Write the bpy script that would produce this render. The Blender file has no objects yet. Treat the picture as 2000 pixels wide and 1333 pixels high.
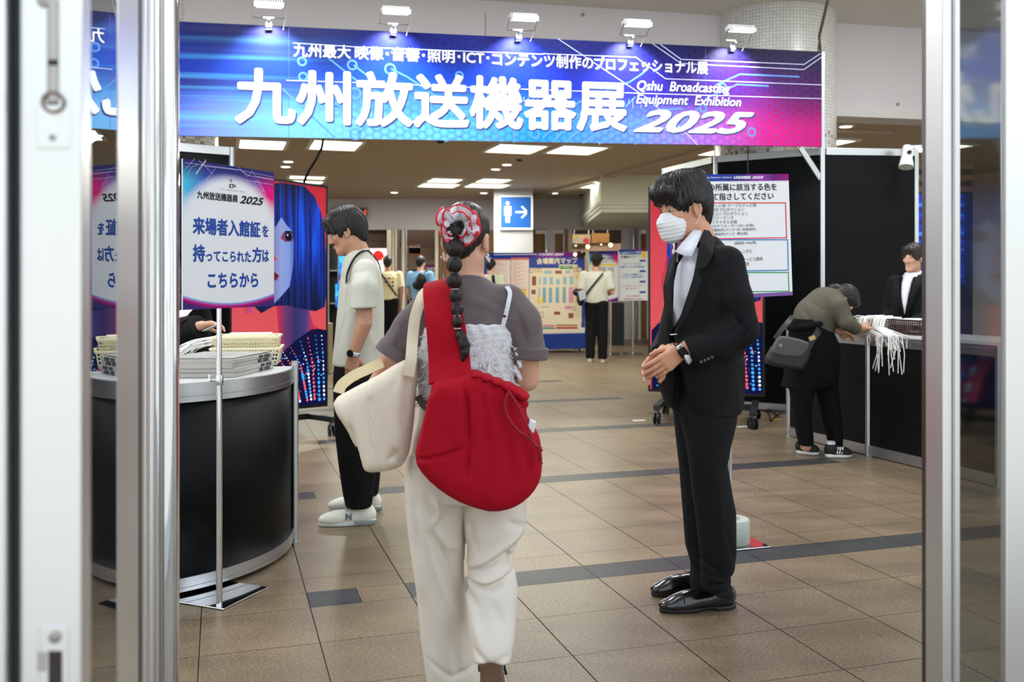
import bpy, math, random
import numpy as np
from mathutils import Vector, Matrix

# ------------------------------------------------------------------ camera, sky, exposure
SC = bpy.context.scene
COL = SC.collection
FPX, HZN, EYE = 1820.0, 550.0, 1.30          # focal length and horizon in pixels of a 2000x1333 frame, eye height
TH = math.radians(17.4)                      # the hall is turned by this angle against the view axis
CT, ST = math.cos(TH), math.sin(TH)
cam_d = bpy.data.cameras.new('camera'); cam = bpy.data.objects.new('camera', cam_d); COL.objects.link(cam)
cam.location = (0, 0, EYE); cam.rotation_euler = (math.pi/2, 0, 0)
cam_d.sensor_width = 36; cam_d.lens = 36*FPX/2000; cam_d.shift_y = -(666.5-HZN)/2000
cam_d.clip_start = 0.05; cam_d.clip_end = 200
cam_d.dof.use_dof = True; cam_d.dof.focus_distance = 3.8; cam_d.dof.aperture_fstop = 4.0
SC.camera = cam
SC.view_settings.view_transform = 'Standard'; SC.view_settings.look = 'None'
SC.view_settings.exposure = 0.0; SC.view_settings.gamma = 1.0; SC.view_settings.use_curve_mapping = False
try:
    SC.cycles.use_denoising = True
    SC.cycles.max_bounces = 8; SC.cycles.glossy_bounces = 6; SC.cycles.transmission_bounces = 6; SC.cycles.transparent_max_bounces = 8
    SC.cycles.sample_clamp_indirect = 6.0; SC.cycles.caustics_reflective = False; SC.cycles.caustics_refractive = False
except Exception:
    pass
W = bpy.data.worlds.new('world'); SC.world = W; W.use_nodes = True
wn = W.node_tree.nodes; wl = W.node_tree.links; wn.clear()
w_out = wn.new('ShaderNodeOutputWorld'); w_bg = wn.new('ShaderNodeBackground'); w_tc = wn.new('ShaderNodeTexCoord')
w_sep = wn.new('ShaderNodeSeparateXYZ'); w_rmp = wn.new('ShaderNodeValToRGB')
wl.new(w_tc.outputs['Generated'], w_sep.inputs[0]); wl.new(w_sep.outputs['Z'], w_rmp.inputs[0])
e = w_rmp.color_ramp.elements
e[0].position = 0.0; e[0].color = (.72, .76, .74, 1); e[1].position = .7; e[1].color = (.62, .78, 1.0, 1)
x = e.new(.12); x.color = (1.0, 1.0, .98, 1)
wl.new(w_rmp.outputs[0], w_bg.inputs['Color']); wl.new(w_bg.outputs[0], w_out.inputs[0])
w_bg.inputs['Strength'].default_value = 2.1

sun_d = bpy.data.lights.new('sun', 'SUN'); sun_d.energy = 4.5; sun_d.angle = .02; sun_d.color = (1, .96, .88)
sun = bpy.data.objects.new('sun', sun_d); COL.objects.link(sun)
sun.rotation_euler = Vector((.15, -.42, -1)).to_track_quat('-Z', 'Y').to_euler()

# ------------------------------------------------------------------ helpers
def hall(u, v, z=0.0): return Vector((u*CT - v*ST, u*ST + v*CT, z))
EU, EV, EZ = Vector((CT, ST, 0)), Vector((-ST, CT, 0)), Vector((0, 0, 1))
def P(px, py, Y): return Vector(((px-1000)/FPX*Y, Y, EYE-(py-HZN)/FPX*Y))
def FP(px, py, z=0.0):
    Y = (EYE-z)*FPX/(py-HZN); return Vector(((px-1000)/FPX*Y, Y, z))
def CP(px, py, z):
    Y = (z-EYE)*FPX/(HZN-py); return Vector(((px-1000)/FPX*Y, Y, z))
def lin(c): c /= 255.0; return c/12.92 if c <= .04045 else ((c+.055)/1.055)**2.4
def C3(r, g, b): return (lin(r), lin(g), lin(b), 1)

MATS = {}
def mat(name, col=(128,128,128), rough=.5, metal=0.0, spec=.5, emit=None, es=1.0, noise=None, bump=None, sheen=0, coat=0, trans=0, alpha=1, ior=1.45, stretch=None, sub=0):
    """principled material; noise=(scale, amount) varies the colour, bump=(scale, strength), stretch = scale of the texture space"""
    if name in MATS: return MATS[name]
    m = bpy.data.materials.new(name); m.use_nodes = True
    nt = m.node_tree; b = nt.nodes['Principled BSDF']; L = nt.links
    c = C3(*col)
    b.inputs['Base Color'].default_value = c
    b.inputs['Roughness'].default_value = rough; b.inputs['Metallic'].default_value = metal
    b.inputs['Specular IOR Level'].default_value = spec; b.inputs['IOR'].default_value = ior
    if sheen: b.inputs['Sheen Weight'].default_value = sheen; b.inputs['Sheen Roughness'].default_value = .5
    if coat: b.inputs['Coat Weight'].default_value = coat; b.inputs['Coat Roughness'].default_value = .08
    if trans: b.inputs['Transmission Weight'].default_value = trans
    if sub: b.inputs['Subsurface Weight'].default_value = sub; b.inputs['Subsurface Radius'].default_value = (.012,.004,.002); b.inputs['Subsurface Scale'].default_value = 1.0
    if alpha < 1: b.inputs['Alpha'].default_value = alpha
    if emit is not None:
        b.inputs['Emission Color'].default_value = C3(*emit); b.inputs['Emission Strength'].default_value = es
    if noise or bump:
        tc = nt.nodes.new('ShaderNodeTexCoord'); mp = nt.nodes.new('ShaderNodeMapping'); L.new(tc.outputs['Object'], mp.inputs[0])
        if stretch: mp.inputs['Scale'].default_value = stretch
    if noise:
        n = nt.nodes.new('ShaderNodeTexNoise'); n.inputs['Scale'].default_value = noise[0]; n.inputs['Detail'].default_value = 4
        L.new(mp.outputs[0], n.inputs['Vector'])
        mx = nt.nodes.new('ShaderNodeMix'); mx.data_type = 'RGBA'
        a = noise[1]
        mx.inputs[6].default_value = (c[0]*(1-a), c[1]*(1-a), c[2]*(1-a), 1)
        mx.inputs[7].default_value = (min(1,c[0]*(1+a)), min(1,c[1]*(1+a)), min(1,c[2]*(1+a)), 1)
        L.new(n.outputs[0], mx.inputs[0]); L.new(mx.outputs[2], b.inputs['Base Color'])
    if bump:
        n2 = nt.nodes.new('ShaderNodeTexNoise'); n2.inputs['Scale'].default_value = bump[0]; n2.inputs['Detail'].default_value = 3
        L.new(mp.outputs[0], n2.inputs['Vector'])
        bp = nt.nodes.new('ShaderNodeBump'); bp.inputs['Strength'].default_value = bump[1]; bp.inputs['Distance'].default_value = .01
        L.new(n2.outputs[0], bp.inputs['Height']); L.new(bp.outputs[0], b.inputs['Normal'])
    MATS[name] = m; return m
def glow(name, col, es=1.0):
    return mat(name, (0,0,0), .6, emit=col, es=es, spec=.1)

class Nodes:
    """small helper for hand made node materials"""
    def __init__(self, name, rough=.4, spec=.5):
        self.m = bpy.data.materials.new(name); self.m.use_nodes = True; self.t = self.m.node_tree
        self.b = self.t.nodes['Principled BSDF']; self.b.inputs['Roughness'].default_value = rough; self.b.inputs['Specular IOR Level'].default_value = spec
        MATS[name] = self.m
    def n(self, kind, **kw):
        x = self.t.nodes.new('ShaderNode'+kind)
        for k, v in kw.items(): setattr(x, k, v)
        return x
    def l(self, a, b): self.t.links.new(a, b)
    def val(self, s, v):
        if hasattr(v, 'links') or hasattr(v, 'is_linked'): self.l(v, s)
        else: s.default_value = v
    def math(self, op, a, b=0.0, c=None):
        x = self.n('Math', operation=op); self.val(x.inputs[0], a); self.val(x.inputs[1], b)
        if c is not None: self.val(x.inputs[2], c)
        return x.outputs[0]
    def mix(self, f, a, b, blend='MIX'):
        x = self.n('Mix', data_type='RGBA', blend_type=blend); self.val(x.inputs[0], f); self.val(x.inputs[6], a); self.val(x.inputs[7], b); return x.outputs[2]
    def ramp(self, f, stops, interp='LINEAR'):
        x = self.n('ValToRGB'); cr = x.color_ramp; cr.interpolation = interp
        self.l(f, x.inputs[0])
        for i, (p, c) in enumerate(stops):
            el = cr.elements[i] if i < 2 else cr.elements.new(p)
            el.position = p; el.color = C3(*c) if len(c) == 3 else c
        return x.outputs[0]

def tag(o, label=None, cat=None, group=None, kind=None):
    if label: o['label'] = label
    if cat: o['category'] = cat
    if group: o['group'] = group
    if kind: o['kind'] = kind
    return o
def thing(name, label, cat, loc=(0,0,0), group=None):
    o = bpy.data.objects.new(name, None); o.empty_display_size = .05; COL.objects.link(o); o.location = loc
    return tag(o, label, cat, group)
def copy_tree(o, off=(0,0,0), parent=None):
    c = o.copy(); COL.objects.link(c)
    if parent: c.parent = parent
    else: c.location = Vector(o.location)+Vector(off)
    for ch in list(o.children): copy_tree(ch, parent=c)
    return c

class MB:
    def __init__(self): self.v = []; self.f = []; self.mi = []; self.uv = {}
    def add(self, vs, fs, m=0):
        o = len(self.v); self.v += [tuple(p) for p in vs]
        for f in fs: self.f.append([i+o for i in f]); self.mi.append(m)
        return self
    def poly(self, pts, m=0): return self.add(pts, [list(range(len(pts)))], m)
    def box(self, c, ex, ey, ez, m=0):
        """half-extent vectors"""
        c, ex, ey, ez = Vector(c), Vector(ex), Vector(ey), Vector(ez)
        vs = [c+sx*ex+sy*ey+sz*ez for sz in (-1,1) for sy in (-1,1) for sx in (-1,1)]
        return self.add(vs, [(0,2,3,1),(4,5,7,6),(0,1,5,4),(2,6,7,3),(0,4,6,2),(1,3,7,5)], m)
    def abox(self, x0, x1, y0, y1, z0, z1, m=0):
        return self.box(((x0+x1)/2,(y0+y1)/2,(z0+z1)/2), ((x1-x0)/2,0,0), (0,(y1-y0)/2,0), (0,0,(z1-z0)/2), m)
    def hbox(self, u0, u1, v0, v1, z0, z1, m=0):
        return self.box(hall((u0+u1)/2,(v0+v1)/2,(z0+z1)/2), EU*((u1-u0)/2), EV*((v1-v0)/2), EZ*((z1-z0)/2), m)
    def bar(self, a, b, w, d, m=0, up=None):
        """box beam from a to b; w = width across, d = depth"""
        a, b = Vector(a), Vector(b); t = (b-a); l = t.length; t.normalize()
        up = Vector(up) if up is not None else (Vector((0,1,0)) if abs(t.y) < .9 else EZ)
        s = t.cross(up).normalized(); n = s.cross(t)
        return self.box((a+b)/2, t*(l/2), s*(w/2), n*(d/2), m)
    def tube(self, pts, r, n=8, m=0, cap=True, flat=None):
        pts = [Vector(p) for p in pts]; k = len(pts)
        rs = r if isinstance(r, (list, tuple)) else [r]*k
        prev = None; vs = []; fs = []
        for i, p in enumerate(pts):
            t = (pts[min(i+1,k-1)]-pts[max(i-1,0)]).normalized()
            if prev is None:
                a = Vector((0,0,1)) if abs(t.z) < .9 else Vector((0,1,0)); s = t.cross(a).normalized()
            else:
                s = prev - t*prev.dot(t)
                s = s.normalized() if s.length > 1e-6 else t.orthogonal().normalized()
            prev = s; q = t.cross(s)
            for j in range(n):
                an = 2*math.pi*j/n
                vs.append(p+(s*math.cos(an)+q*math.sin(an)*(flat or 1))*rs[i])
        for i in range(k-1):
            for j in range(n):
                j2 = (j+1) % n; fs.append((i*n+j, i*n+j2, (i+1)*n+j2, (i+1)*n+j))
        if cap: fs.append(tuple(reversed(range(n)))); fs.append(tuple((k-1)*n+j for j in range(n)))
        return self.add(vs, fs, m)
    def lathe(self, c, prof, n=24, m=0, axis=EZ, cap=True):
        """prof: (radius, height) along axis from c"""
        c = Vector(c); ax = Vector(axis).normalized(); s = ax.orthogonal().normalized(); q = ax.cross(s)
        vs = []; fs = []; k = len(prof)
        for r, h in prof:
            for j in range(n):
                an = 2*math.pi*j/n; vs.append(c+ax*h+(s*math.cos(an)+q*math.sin(an))*r)
        for i in range(k-1):
            for j in range(n):
                j2 = (j+1) % n; fs.append((i*n+j, i*n+j2, (i+1)*n+j2, (i+1)*n+j))
        if cap: fs.append(tuple(reversed(range(n)))); fs.append(tuple((k-1)*n+j for j in range(n)))
        return self.add(vs, fs, m)
    def ball(self, c, r, n=12, m=0, R=None):
        c = Vector(c); rx, ry, rz = r if isinstance(r, (list, tuple)) else (r,r,r); vs = []; fs = []; k = n//2
        for i in range(k+1):
            ph = math.pi*i/k
            for j in range(n):
                an = 2*math.pi*j/n
                d = Vector((rx*math.sin(ph)*math.cos(an), ry*math.sin(ph)*math.sin(an), rz*math.cos(ph)))
                vs.append(c+(R @ d if R else d))
        for i in range(k):
            for j in range(n):
                j2 = (j+1) % n; fs.append((i*n+j, (i+1)*n+j, (i+1)*n+j2, i*n+j2))
        return self.add(vs, fs, m)
    def grid(self, rows, m=0, close=False):
        """rows of points joined to a sheet"""
        n = len(rows[0]); vs = [p for r in rows for p in r]; fs = []
        for i in range(len(rows)-1):
            for j in range(n if close else n-1):
                j2 = (j+1) % n; fs.append((i*n+j, i*n+j2, (i+1)*n+j2, (i+1)*n+j))
        return self.add(vs, fs, m)
    def build(self, name, mats, parent=None, smooth=None, bevel=0, thick=0, label=None, uv=None, sub=0):
        base = Vector((0,0,0))
        p = parent
        while p is not None: base += Vector(p.location); p = p.parent
        me = bpy.data.meshes.new(name)
        me.from_pydata([(a[0]-base.x, a[1]-base.y, a[2]-base.z) for a in self.v], [], self.f)
        for mm in (mats if isinstance(mats, (list, tuple)) else [mats]): me.materials.append(mm)
        if len(me.materials) > 1: me.polygons.foreach_set('material_index', self.mi)
        if uv is not None:
            lay = me.uv_layers.new(name='UVMap')
            for lp in me.loops: lay.data[lp.index].uv = uv[lp.vertex_index]
        if smooth is not None:
            me.polygons.foreach_set('use_smooth', [True]*len(me.polygons))
            if smooth < 180: me.set_sharp_from_angle(angle=math.radians(smooth))
        me.update()
        o = bpy.data.objects.new(name, me); COL.objects.link(o)
        if parent is not None: o.parent = parent
        if thick:
            md = o.modifiers.new('thickness', 'SOLIDIFY'); md.thickness = thick; md.offset = 0
        if bevel:
            md = o.modifiers.new('bevel', 'BEVEL'); md.width = bevel; md.segments = 2; md.limit_method = 'ANGLE'
        if sub:
            md = o.modifiers.new('subdivision', 'SUBSURF'); md.levels = sub; md.render_levels = sub
        if label: o['label'] = label
        return o

# ---- writing
_TXT = {}
def glyphs(body, bold=0.0):
    k = (body, bold)
    if k not in _TXT:
        c = bpy.data.curves.new('lettering', 'FONT'); c.body = body; c.resolution_u = 3
        o = bpy.data.objects.new('lettering', c); COL.objects.link(o)
        me = bpy.data.meshes.new_from_object(o.evaluated_get(bpy.context.evaluated_depsgraph_get()))
        vs = np.array([(v.co[0], v.co[1], 0.0) for v in me.vertices]) if len(me.vertices) else np.zeros((0,3))
        fs = [list(p.vertices) for p in me.polygons]
        bpy.data.meshes.remove(me); bpy.data.objects.remove(o); bpy.data.curves.remove(c)
        if bold and len(vs):      # a heavier weight: the strokes laid side by side around each letter
            n0 = len(vs); allv = [vs]; allf = list(fs); st = 8
            for j in range(st):
                an = 2*math.pi*j/st; allv.append(vs+np.array([bold*math.cos(an), bold*math.sin(an), (j+1)*-8e-5])); allf += [[q+n0*(j+1) for q in f] for f in fs]
            vs = np.concatenate(allv); fs = allf
        _TXT[k] = (vs, fs)
    return _TXT[k]

class Board:
    """a flat board given by its four corners; s runs left to right, t bottom to top, d = distance in front of its face"""
    def __init__(self, tl, tr, bl, br):
        self.c = [Vector(a) for a in (tl, tr, bl, br)]
        self.n = (self.c[3]-self.c[2]).cross(self.c[0]-self.c[2]).normalized()
        if self.n.y > 0: self.n = -self.n
    def pt(self, s, t, d=0.0):
        tl, tr, bl, br = self.c
        return (bl*(1-s)+br*s)*(1-t)+(tl*(1-s)+tr*s)*t + self.n*d
    def st(self, px, py):
        s, t = .5, .5
        def pr(s, t):
            q = self.pt(s, t); return np.array([1000+FPX*q.x/q.y, HZN-FPX*(q.z-EYE)/q.y])
        for _ in range(8):
            e0 = pr(s,t); J = np.c_[(pr(s+1e-3,t)-e0)/1e-3, (pr(s,t+1e-3)-e0)/1e-3]
            ds = np.linalg.solve(J, np.array([px,py])-e0); s += ds[0]; t += ds[1]
        return s, t
    def px(self, px, py, d=0.0): return self.pt(*self.st(px, py), d)
    def slab(self, mb, thick, m=0, mback=None):
        f = [self.pt(0,0), self.pt(1,0), self.pt(1,1), self.pt(0,1)]; b = [p-self.n*thick for p in f]
        mb.add(f, [(0,1,2,3)], m)
        mb.add(f+b, [(4,7,6,5),(0,4,5,1),(1,5,6,2),(2,6,7,3),(3,7,4,0)], m if mback is None else mback)
    def quad(self, mb, s0, s1, t0, t1, d=.001, m=0):
        mb.poly([self.pt(s0,t0,d), self.pt(s1,t0,d), self.pt(s1,t1,d), self.pt(s0,t1,d)], m)
    def qpx(self, mb, x0, x1, ya, yb, d=.001, m=0):
        mb.poly([self.px(x0,yb,d), self.px(x1,yb,d), self.px(x1,ya,d), self.px(x0,ya,d)], m)
    def line(self, mb, pts, w, d=.0015, m=0):
        """thin printed line through (s,t) points, width w in metres"""
        q = [self.pt(a, b, d) for a, b in pts]
        for a, b in zip(q, q[1:]):
            t = (b-a).normalized(); nn = self.n.cross(t)*(w/2); e = t*(w/2)
            mb.poly([a-nn-e, b-nn+e, b+nn+e, a+nn-e], m)
    def lpx(self, mb, pts, w, d=.0015, m=0): self.line(mb, [self.st(*p) for p in pts], w, d, m)
    def ring(self, mb, px, py, r, w, d=.0015, m=0, n=14):
        s, t = self.st(px, py); o = self.pt(s, t, d); ex = (self.c[3]-self.c[2]).normalized(); ey = ex.cross(self.n)*-1
        if ey.z < 0: ey = -ey
        for i in range(n):
            a, b = 2*math.pi*i/n, 2*math.pi*(i+1)/n
            ca = ex*math.cos(a)+ey*math.sin(a); cb = ex*math.cos(b)+ey*math.sin(b)
            mb.poly([o+ca*(r-w), o+cb*(r-w), o+cb*r, o+ca*r], m)
    def text(self, mb, body, s0, s1, t0, t1, bold=0.0, d=.002, m=0, shear=0.0, taper=None):
        vs, fs = glyphs(body, bold)
        if not len(vs): return
        x0, y0 = vs.min(0)[:2]; x1, y1 = vs.max(0)[:2]
        a = (vs[:,0]-x0)/(x1-x0); b = (vs[:,1]-y0)/(y1-y0)
        if shear: k = shear*(y1-y0)/(x1-x0); a = (a+k*b)/(1+k)
        mb.add([self.pt(s0+(s1-s0)*p, t0+(t1-t0)*q, d+z) for p, q, z in zip(a, b, vs[:,2])], fs, m)
    def tpx(self, mb, body, xl, xr, yt, yb, bold=0.0, d=.002, m=0, shear=0.0):
        """text into a rectangle whose left edge runs from (xl,yt) to (xl,yb) and whose right end is xr"""
        s0, t0 = self.st(xl, yb); _, t1 = self.st(xl, yt); s1, _ = self.st(xr, yb)
        self.text(mb, body, s0, s1, t0, t1, bold, d, m, shear)
def board_px(xl, xr, ytl, ybl, ytr, ybr, Yl, Yr):
    return Board(P(xl,ytl,Yl), P(xr,ytr,Yr), P(xl,ybl,Yl), P(xr,ybr,Yr))
def spot(o, to, energy, size, col=(1,1,1), blend=.6, r=.03):
    d = bpy.data.lights.new('spot_lamp', 'SPOT'); d.energy = energy; d.spot_size = math.radians(size); d.spot_blend = blend; d.color = col; d.shadow_soft_size = r
    l = bpy.data.objects.new('spot_lamp', d); COL.objects.link(l); l.location = o
    l.rotation_euler = (Vector(to)-Vector(o)).to_track_quat('-Z', 'Y').to_euler(); return l
def area(o, to, energy, sx, sy, col=(1,1,1)):
    d = bpy.data.lights.new('area_lamp', 'AREA'); d.energy = energy; d.shape = 'RECTANGLE'; d.size = sx; d.size_y = sy; d.color = col
    l = bpy.data.objects.new('area_lamp', d); COL.objects.link(l); l.location = o
    l.rotation_euler = (Vector(to)-Vector(o)).to_track_quat('-Z', 'Y').to_euler(); return l

# common materials
M_alu = mat('anodised_aluminium', (200,204,208), .32, 1.0)
M_steel = mat('brushed_steel', (190,188,186), .28, 1.0, bump=(60,.05), stretch=(1,1,.02))
M_chrome = mat('polished_steel', (215,217,220), .06, 1.0)
M_black_panel = mat('black_laminate', (4,7,10), .5, spec=.18, noise=(3,.15))
M_black = mat('black_plastic', (14,14,16), .4)
M_blackmat = mat('matt_black', (12,12,13), .8)
M_white = mat('white_board', (232,235,240), .45)
M_wtext = mat('white_print', (246,248,252), .5)
M_btext = mat('black_print', (28,28,32), .5)
M_blue_text = mat('blue_print', (0,66,160), .5)
# ================================================================== the building
CEIL, HIGH = 3.15, 4.13
random.seed(5)
def stone(name, base, dark, light, rough, spec):
    N = Nodes(name, rough, spec)
    tc = N.n('TexCoord'); n1 = N.n('TexNoise'); n1.inputs['Scale'].default_value = 2.2; n1.inputs['Detail'].default_value = 5
    mp = N.n('Mapping'); mp.inputs['Scale'].default_value = (1, 2.4, 1); mp.inputs['Rotation'].default_value = (0,0,-TH)
    N.l(tc.outputs['Object'], mp.inputs[0]); N.l(mp.outputs[0], n1.inputs['Vector'])
    n2 = N.n('TexNoise'); n2.inputs['Scale'].default_value = 75; n2.inputs['Detail'].default_value = 6; n2.inputs['Roughness'].default_value = .75; N.l(mp.outputs[0], n2.inputs['Vector'])
    c1 = N.ramp(n1.outputs[0], [(.35, dark), (.65, base)])
    c2 = N.ramp(n2.outputs[0], [(.38, (132,126,120)), (.47, (180,178,175)), (.54, (193,192,189)), (.61, (240,236,222))])
    c = N.mix(.9, c1, c2, 'OVERLAY')
    at = N.n('Attribute', attribute_name='tone'); sc = N.math('MULTIPLY_ADD', at.outputs['Fac'], .10, .95)
    mul = N.n('Mix', data_type='RGBA', blend_type='MULTIPLY'); mul.inputs[0].default_value = 1
    N.l(c, mul.inputs[6]); cmb = N.n('CombineColor'); [N.l(sc, cmb.inputs[i]) for i in range(3)]; N.l(cmb.outputs[0], mul.inputs[7])
    N.l(mul.outputs[2], N.b.inputs['Base Color'])
    rr = N.math('MULTIPLY_ADD', n1.outputs[0], .12, rough-.06); N.l(rr, N.b.inputs['Roughness'])
    return N.m
M_tile = stone('granite_tile', (129,114,93), (111,97,79), (200,180,154), .36, .4)
M_dark_tile = stone('dark_granite_tile', (62,64,66), (52,54,56), (76,78,78), .42, .3)
M_grout = mat('grout', (62,56,50), .8)
def build_floor():
    mb = MB(); tone = []
    mb.poly([hall(-8,.6,-.004), hall(14,.6,-.004), hall(14,34,-.004), hall(-8,34,-.004)], 2); tone.append(.5)
    U0, V0 = .343, 3.78; PU, PV = .4125, 1.89
    rows = [(0,.185,'s'), (.185,.375,'h'), (.375,.754,'t'), (.754,1.133,'t'), (1.133,1.512,'t'), (1.512,1.89,'t')]
    def quad(u0,u1,v0,v1,m):
        mb.poly([hall(u0,v0), hall(u1,v0), hall(u1,v1), hall(u0,v1)], m); tone.append(random.random())
    for kv in range(-2, 16):
        for a, b, kind in rows:
            v0, v1 = V0+kv*PV+a, V0+kv*PV+b
            for ku in range(-20, 33):
                u0, u1 = U0+ku*PU, U0+(ku+1)*PU
                g, gv = .0022, .0014
                if kind == 's':
                    um = u0+PU/2
                    if 1 <= ku <= 8: quad(u0+g*.6,u1-g*.6,v0+gv,v1-gv,1)
                    elif ku in (0, 9): 
                        first = 1 if ku == 0 else 1
                        quad(u0+g,um-g/2,v0+gv,v1-gv,1); quad(um+g/2,u1-g,v0+gv,v1-gv,0)
                    else: quad(u0+g,u1-g,v0+gv,v1-gv,0)
                else: quad(u0+g,u1-g,v0+gv,v1-gv,0)
    o = mb.build('floor', [M_tile, M_dark_tile, M_grout]); tag(o, kind='structure')
    at = o.data.attributes.new('tone', 'FLOAT', 'FACE'); at.data.foreach_set('value', tone)
    mb = MB(); mb.poly([Vector((-30,-30,-.03)), Vector((30,-30,-.03)), hall(30,.62,-.03), hall(-30,.62,-.03)])
    tag(mb.build('floor_outside', mat('pavement', (176,172,164), .8, noise=(6,.12))), kind='structure')
build_floor()

M_wall = mat('painted_wall', (226,222,226), .75, bump=(40,.06))
M_soffit = mat('painted_soffit', (228,223,216), .8)
M_ceil = mat('ceiling_panel', (186,170,150), .8, noise=(1.2,.05))
def bulk(px):   # the line of the high front wall
    k = (px-1000)/FPX; Y = (9.90-.2126*2.16)/(1-.2126*k); return Vector((k*Y, Y, 0))
A, B = bulk(-700), bulk(3300)
bd = (B-A).normalized(); bn = Vector((-bd.y, bd.x, 0))
mb = MB(); mb.box((A+B)/2+bn*.15+EZ*((CEIL+.03+HIGH+.2)/2), bd*((B-A).length/2), bn*.15, EZ*((HIGH+.2-CEIL-.03)/2))
tag(mb.build('wall_front_upper', M_wall), kind='structure')
mb = MB(); mb.box((A+B)/2+bn*.16+EZ*(CEIL+.0), bd*((B-A).length/2), bn*.19, EZ*.045)
tag(mb.build('trim_1', mat('white_trim', (226,224,220), .5), bevel=.004), kind='structure')
for px, py in ((1138, 29), (1753, 204)):
    q = bulk(px); q.z = EYE-(py-HZN)/FPX*q.y
    mb = MB(); mb.lathe(q-bn*.012, [(.018,0),(.018,.012)], 16, axis=bn)
    tag(mb.build('wall_cap', mat('grey_plastic', (150,148,145), .5)), 'small grey round cap on the high wall ' + ('above the third lamp of the banner' if px < 1500 else 'at right of the right column'), 'cap')
q = bulk(948)
mb = MB(); mb.box(q-bn*.001+EZ*3.5, bd*.004, bn*.002, EZ*.5); tag(mb.build('trim_2', mat('wall_joint', (150,147,148), .8)), kind='structure')
q0, q1 = A, B
mb = MB(); mb.add([hall(-8,.9,HIGH), hall(14,.9,HIGH), B+EZ*HIGH+bn*.3, A+EZ*HIGH+bn*.3]+[hall(-8,.9,HIGH+.2), hall(14,.9,HIGH+.2), B+EZ*(HIGH+.2)+bn*.3, A+EZ*(HIGH+.2)+bn*.3], [(3,2,1,0),(4,5,6,7),(0,1,5,4),(1,2,6,5),(2,3,7,6),(3,0,4,7)])
tag(mb.build('ceiling_entrance', M_soffit), kind='structure')

# lower ceiling with troffers let into it
def ceil_lights():
    t = []
    # (px, py) of the near left and near right corner and py of the far edge, of each light
    for x0, x1, yn, yf in ((462,557,289,271),(597,697,291,272),(937,1041,297,280),(1055,1155,299,283),
                           (560,635,348,343.5),(556,631,356.5,351.5),(826,893,355,347),(809,888,364.5,357),(920,985,355.5,347.5),(899,983,365,357.5),
                           (1138,1215,356,349),(1124,1206,366.5,359),(1222,1298,357,350),(1208,1285,368,360),(1335,1395,301,291),
                           (1743,1835,295,279),(1588,1640,281,276)):
        a, b = CP(x0,yn,CEIL), CP(x1,yn,CEIL); c = CP((x0+x1)/2, yf, CEIL)
        t.append((a, b, a.y-c.y))
    return t
TROF = ceil_lights()
M_frame = mat('white_enamel', (240,238,228), .45)
M_tube = glow('lit_diffuser', (255,250,226), 7.0)
mb = MB()
mb.add([A+EZ*CEIL+bn*.3, B+EZ*CEIL+bn*.3, Vector((16,26,CEIL)), Vector((-12,26,CEIL))]+[A+EZ*(CEIL+.2)+bn*.3, B+EZ*(CEIL+.2)+bn*.3, Vector((16,26,CEIL+.2)), Vector((-12,26,CEIL+.2))], [(3,2,1,0),(4,5,6,7),(0,1,5,4),(1,2,6,5),(2,3,7,6),(3,0,4,7)])
tag(mb.build('ceiling', M_ceil), kind='structure')
rowname = ['leftmost in the nearest row, just under the banner', 'second in the nearest row, beside the black cable', 'third in the nearest row', 'fourth in the nearest row',
  'in the row behind the left screen, nearer', 'in the row behind the left screen, farther', 'farther left of the middle cluster of four', 'nearer left of the middle cluster of four', 'farther right of the middle cluster of four', 'nearer right of the middle cluster of four',
  'farther left of the cluster over the cornice', 'nearer left of the cluster over the cornice', 'farther right of the cluster over the cornice', 'nearer right of the cluster over the cornice', 'under the right end of the banner',
  'above the black partition at far right', 'just beside the right tiled column']
for i, (a, b, dy) in enumerate(TROF):
    w = (b-a).length; ex = EU; ey = EV
    dy = min(max(dy/.95,.5),.95)
    c = (a+b)/2-ey*(dy/2); c.z = CEIL
    t = thing('ceiling_light', 'square white ceiling light, ' + rowname[i], 'ceiling light', c, 'recessed ceiling lights')
    fr = MB(); fw = .05
    for s in (-1, 1):
        fr.box(c+ex*s*(w/2-fw/2)-EZ*.012, ex*(fw/2), ey*(dy/2), EZ*.014); fr.box(c+ey*s*(dy/2-fw/2)-EZ*.012, ex*(w/2-fw), ey*(fw/2), EZ*.014)
    fr.build('frame', M_frame, t, bevel=.004)
    df = MB(); df.box(c-EZ*.006, ex*(w/2-fw), ey*(dy/2-fw), EZ*.004); df.build('diffuser', M_tube, t)
    if i not in (4, 8, 12): area(c-EZ*.06, c-EZ*2, 50 if i < 14 else 42, w*.8, dy*.8, (.95,.97,.86))
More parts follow.
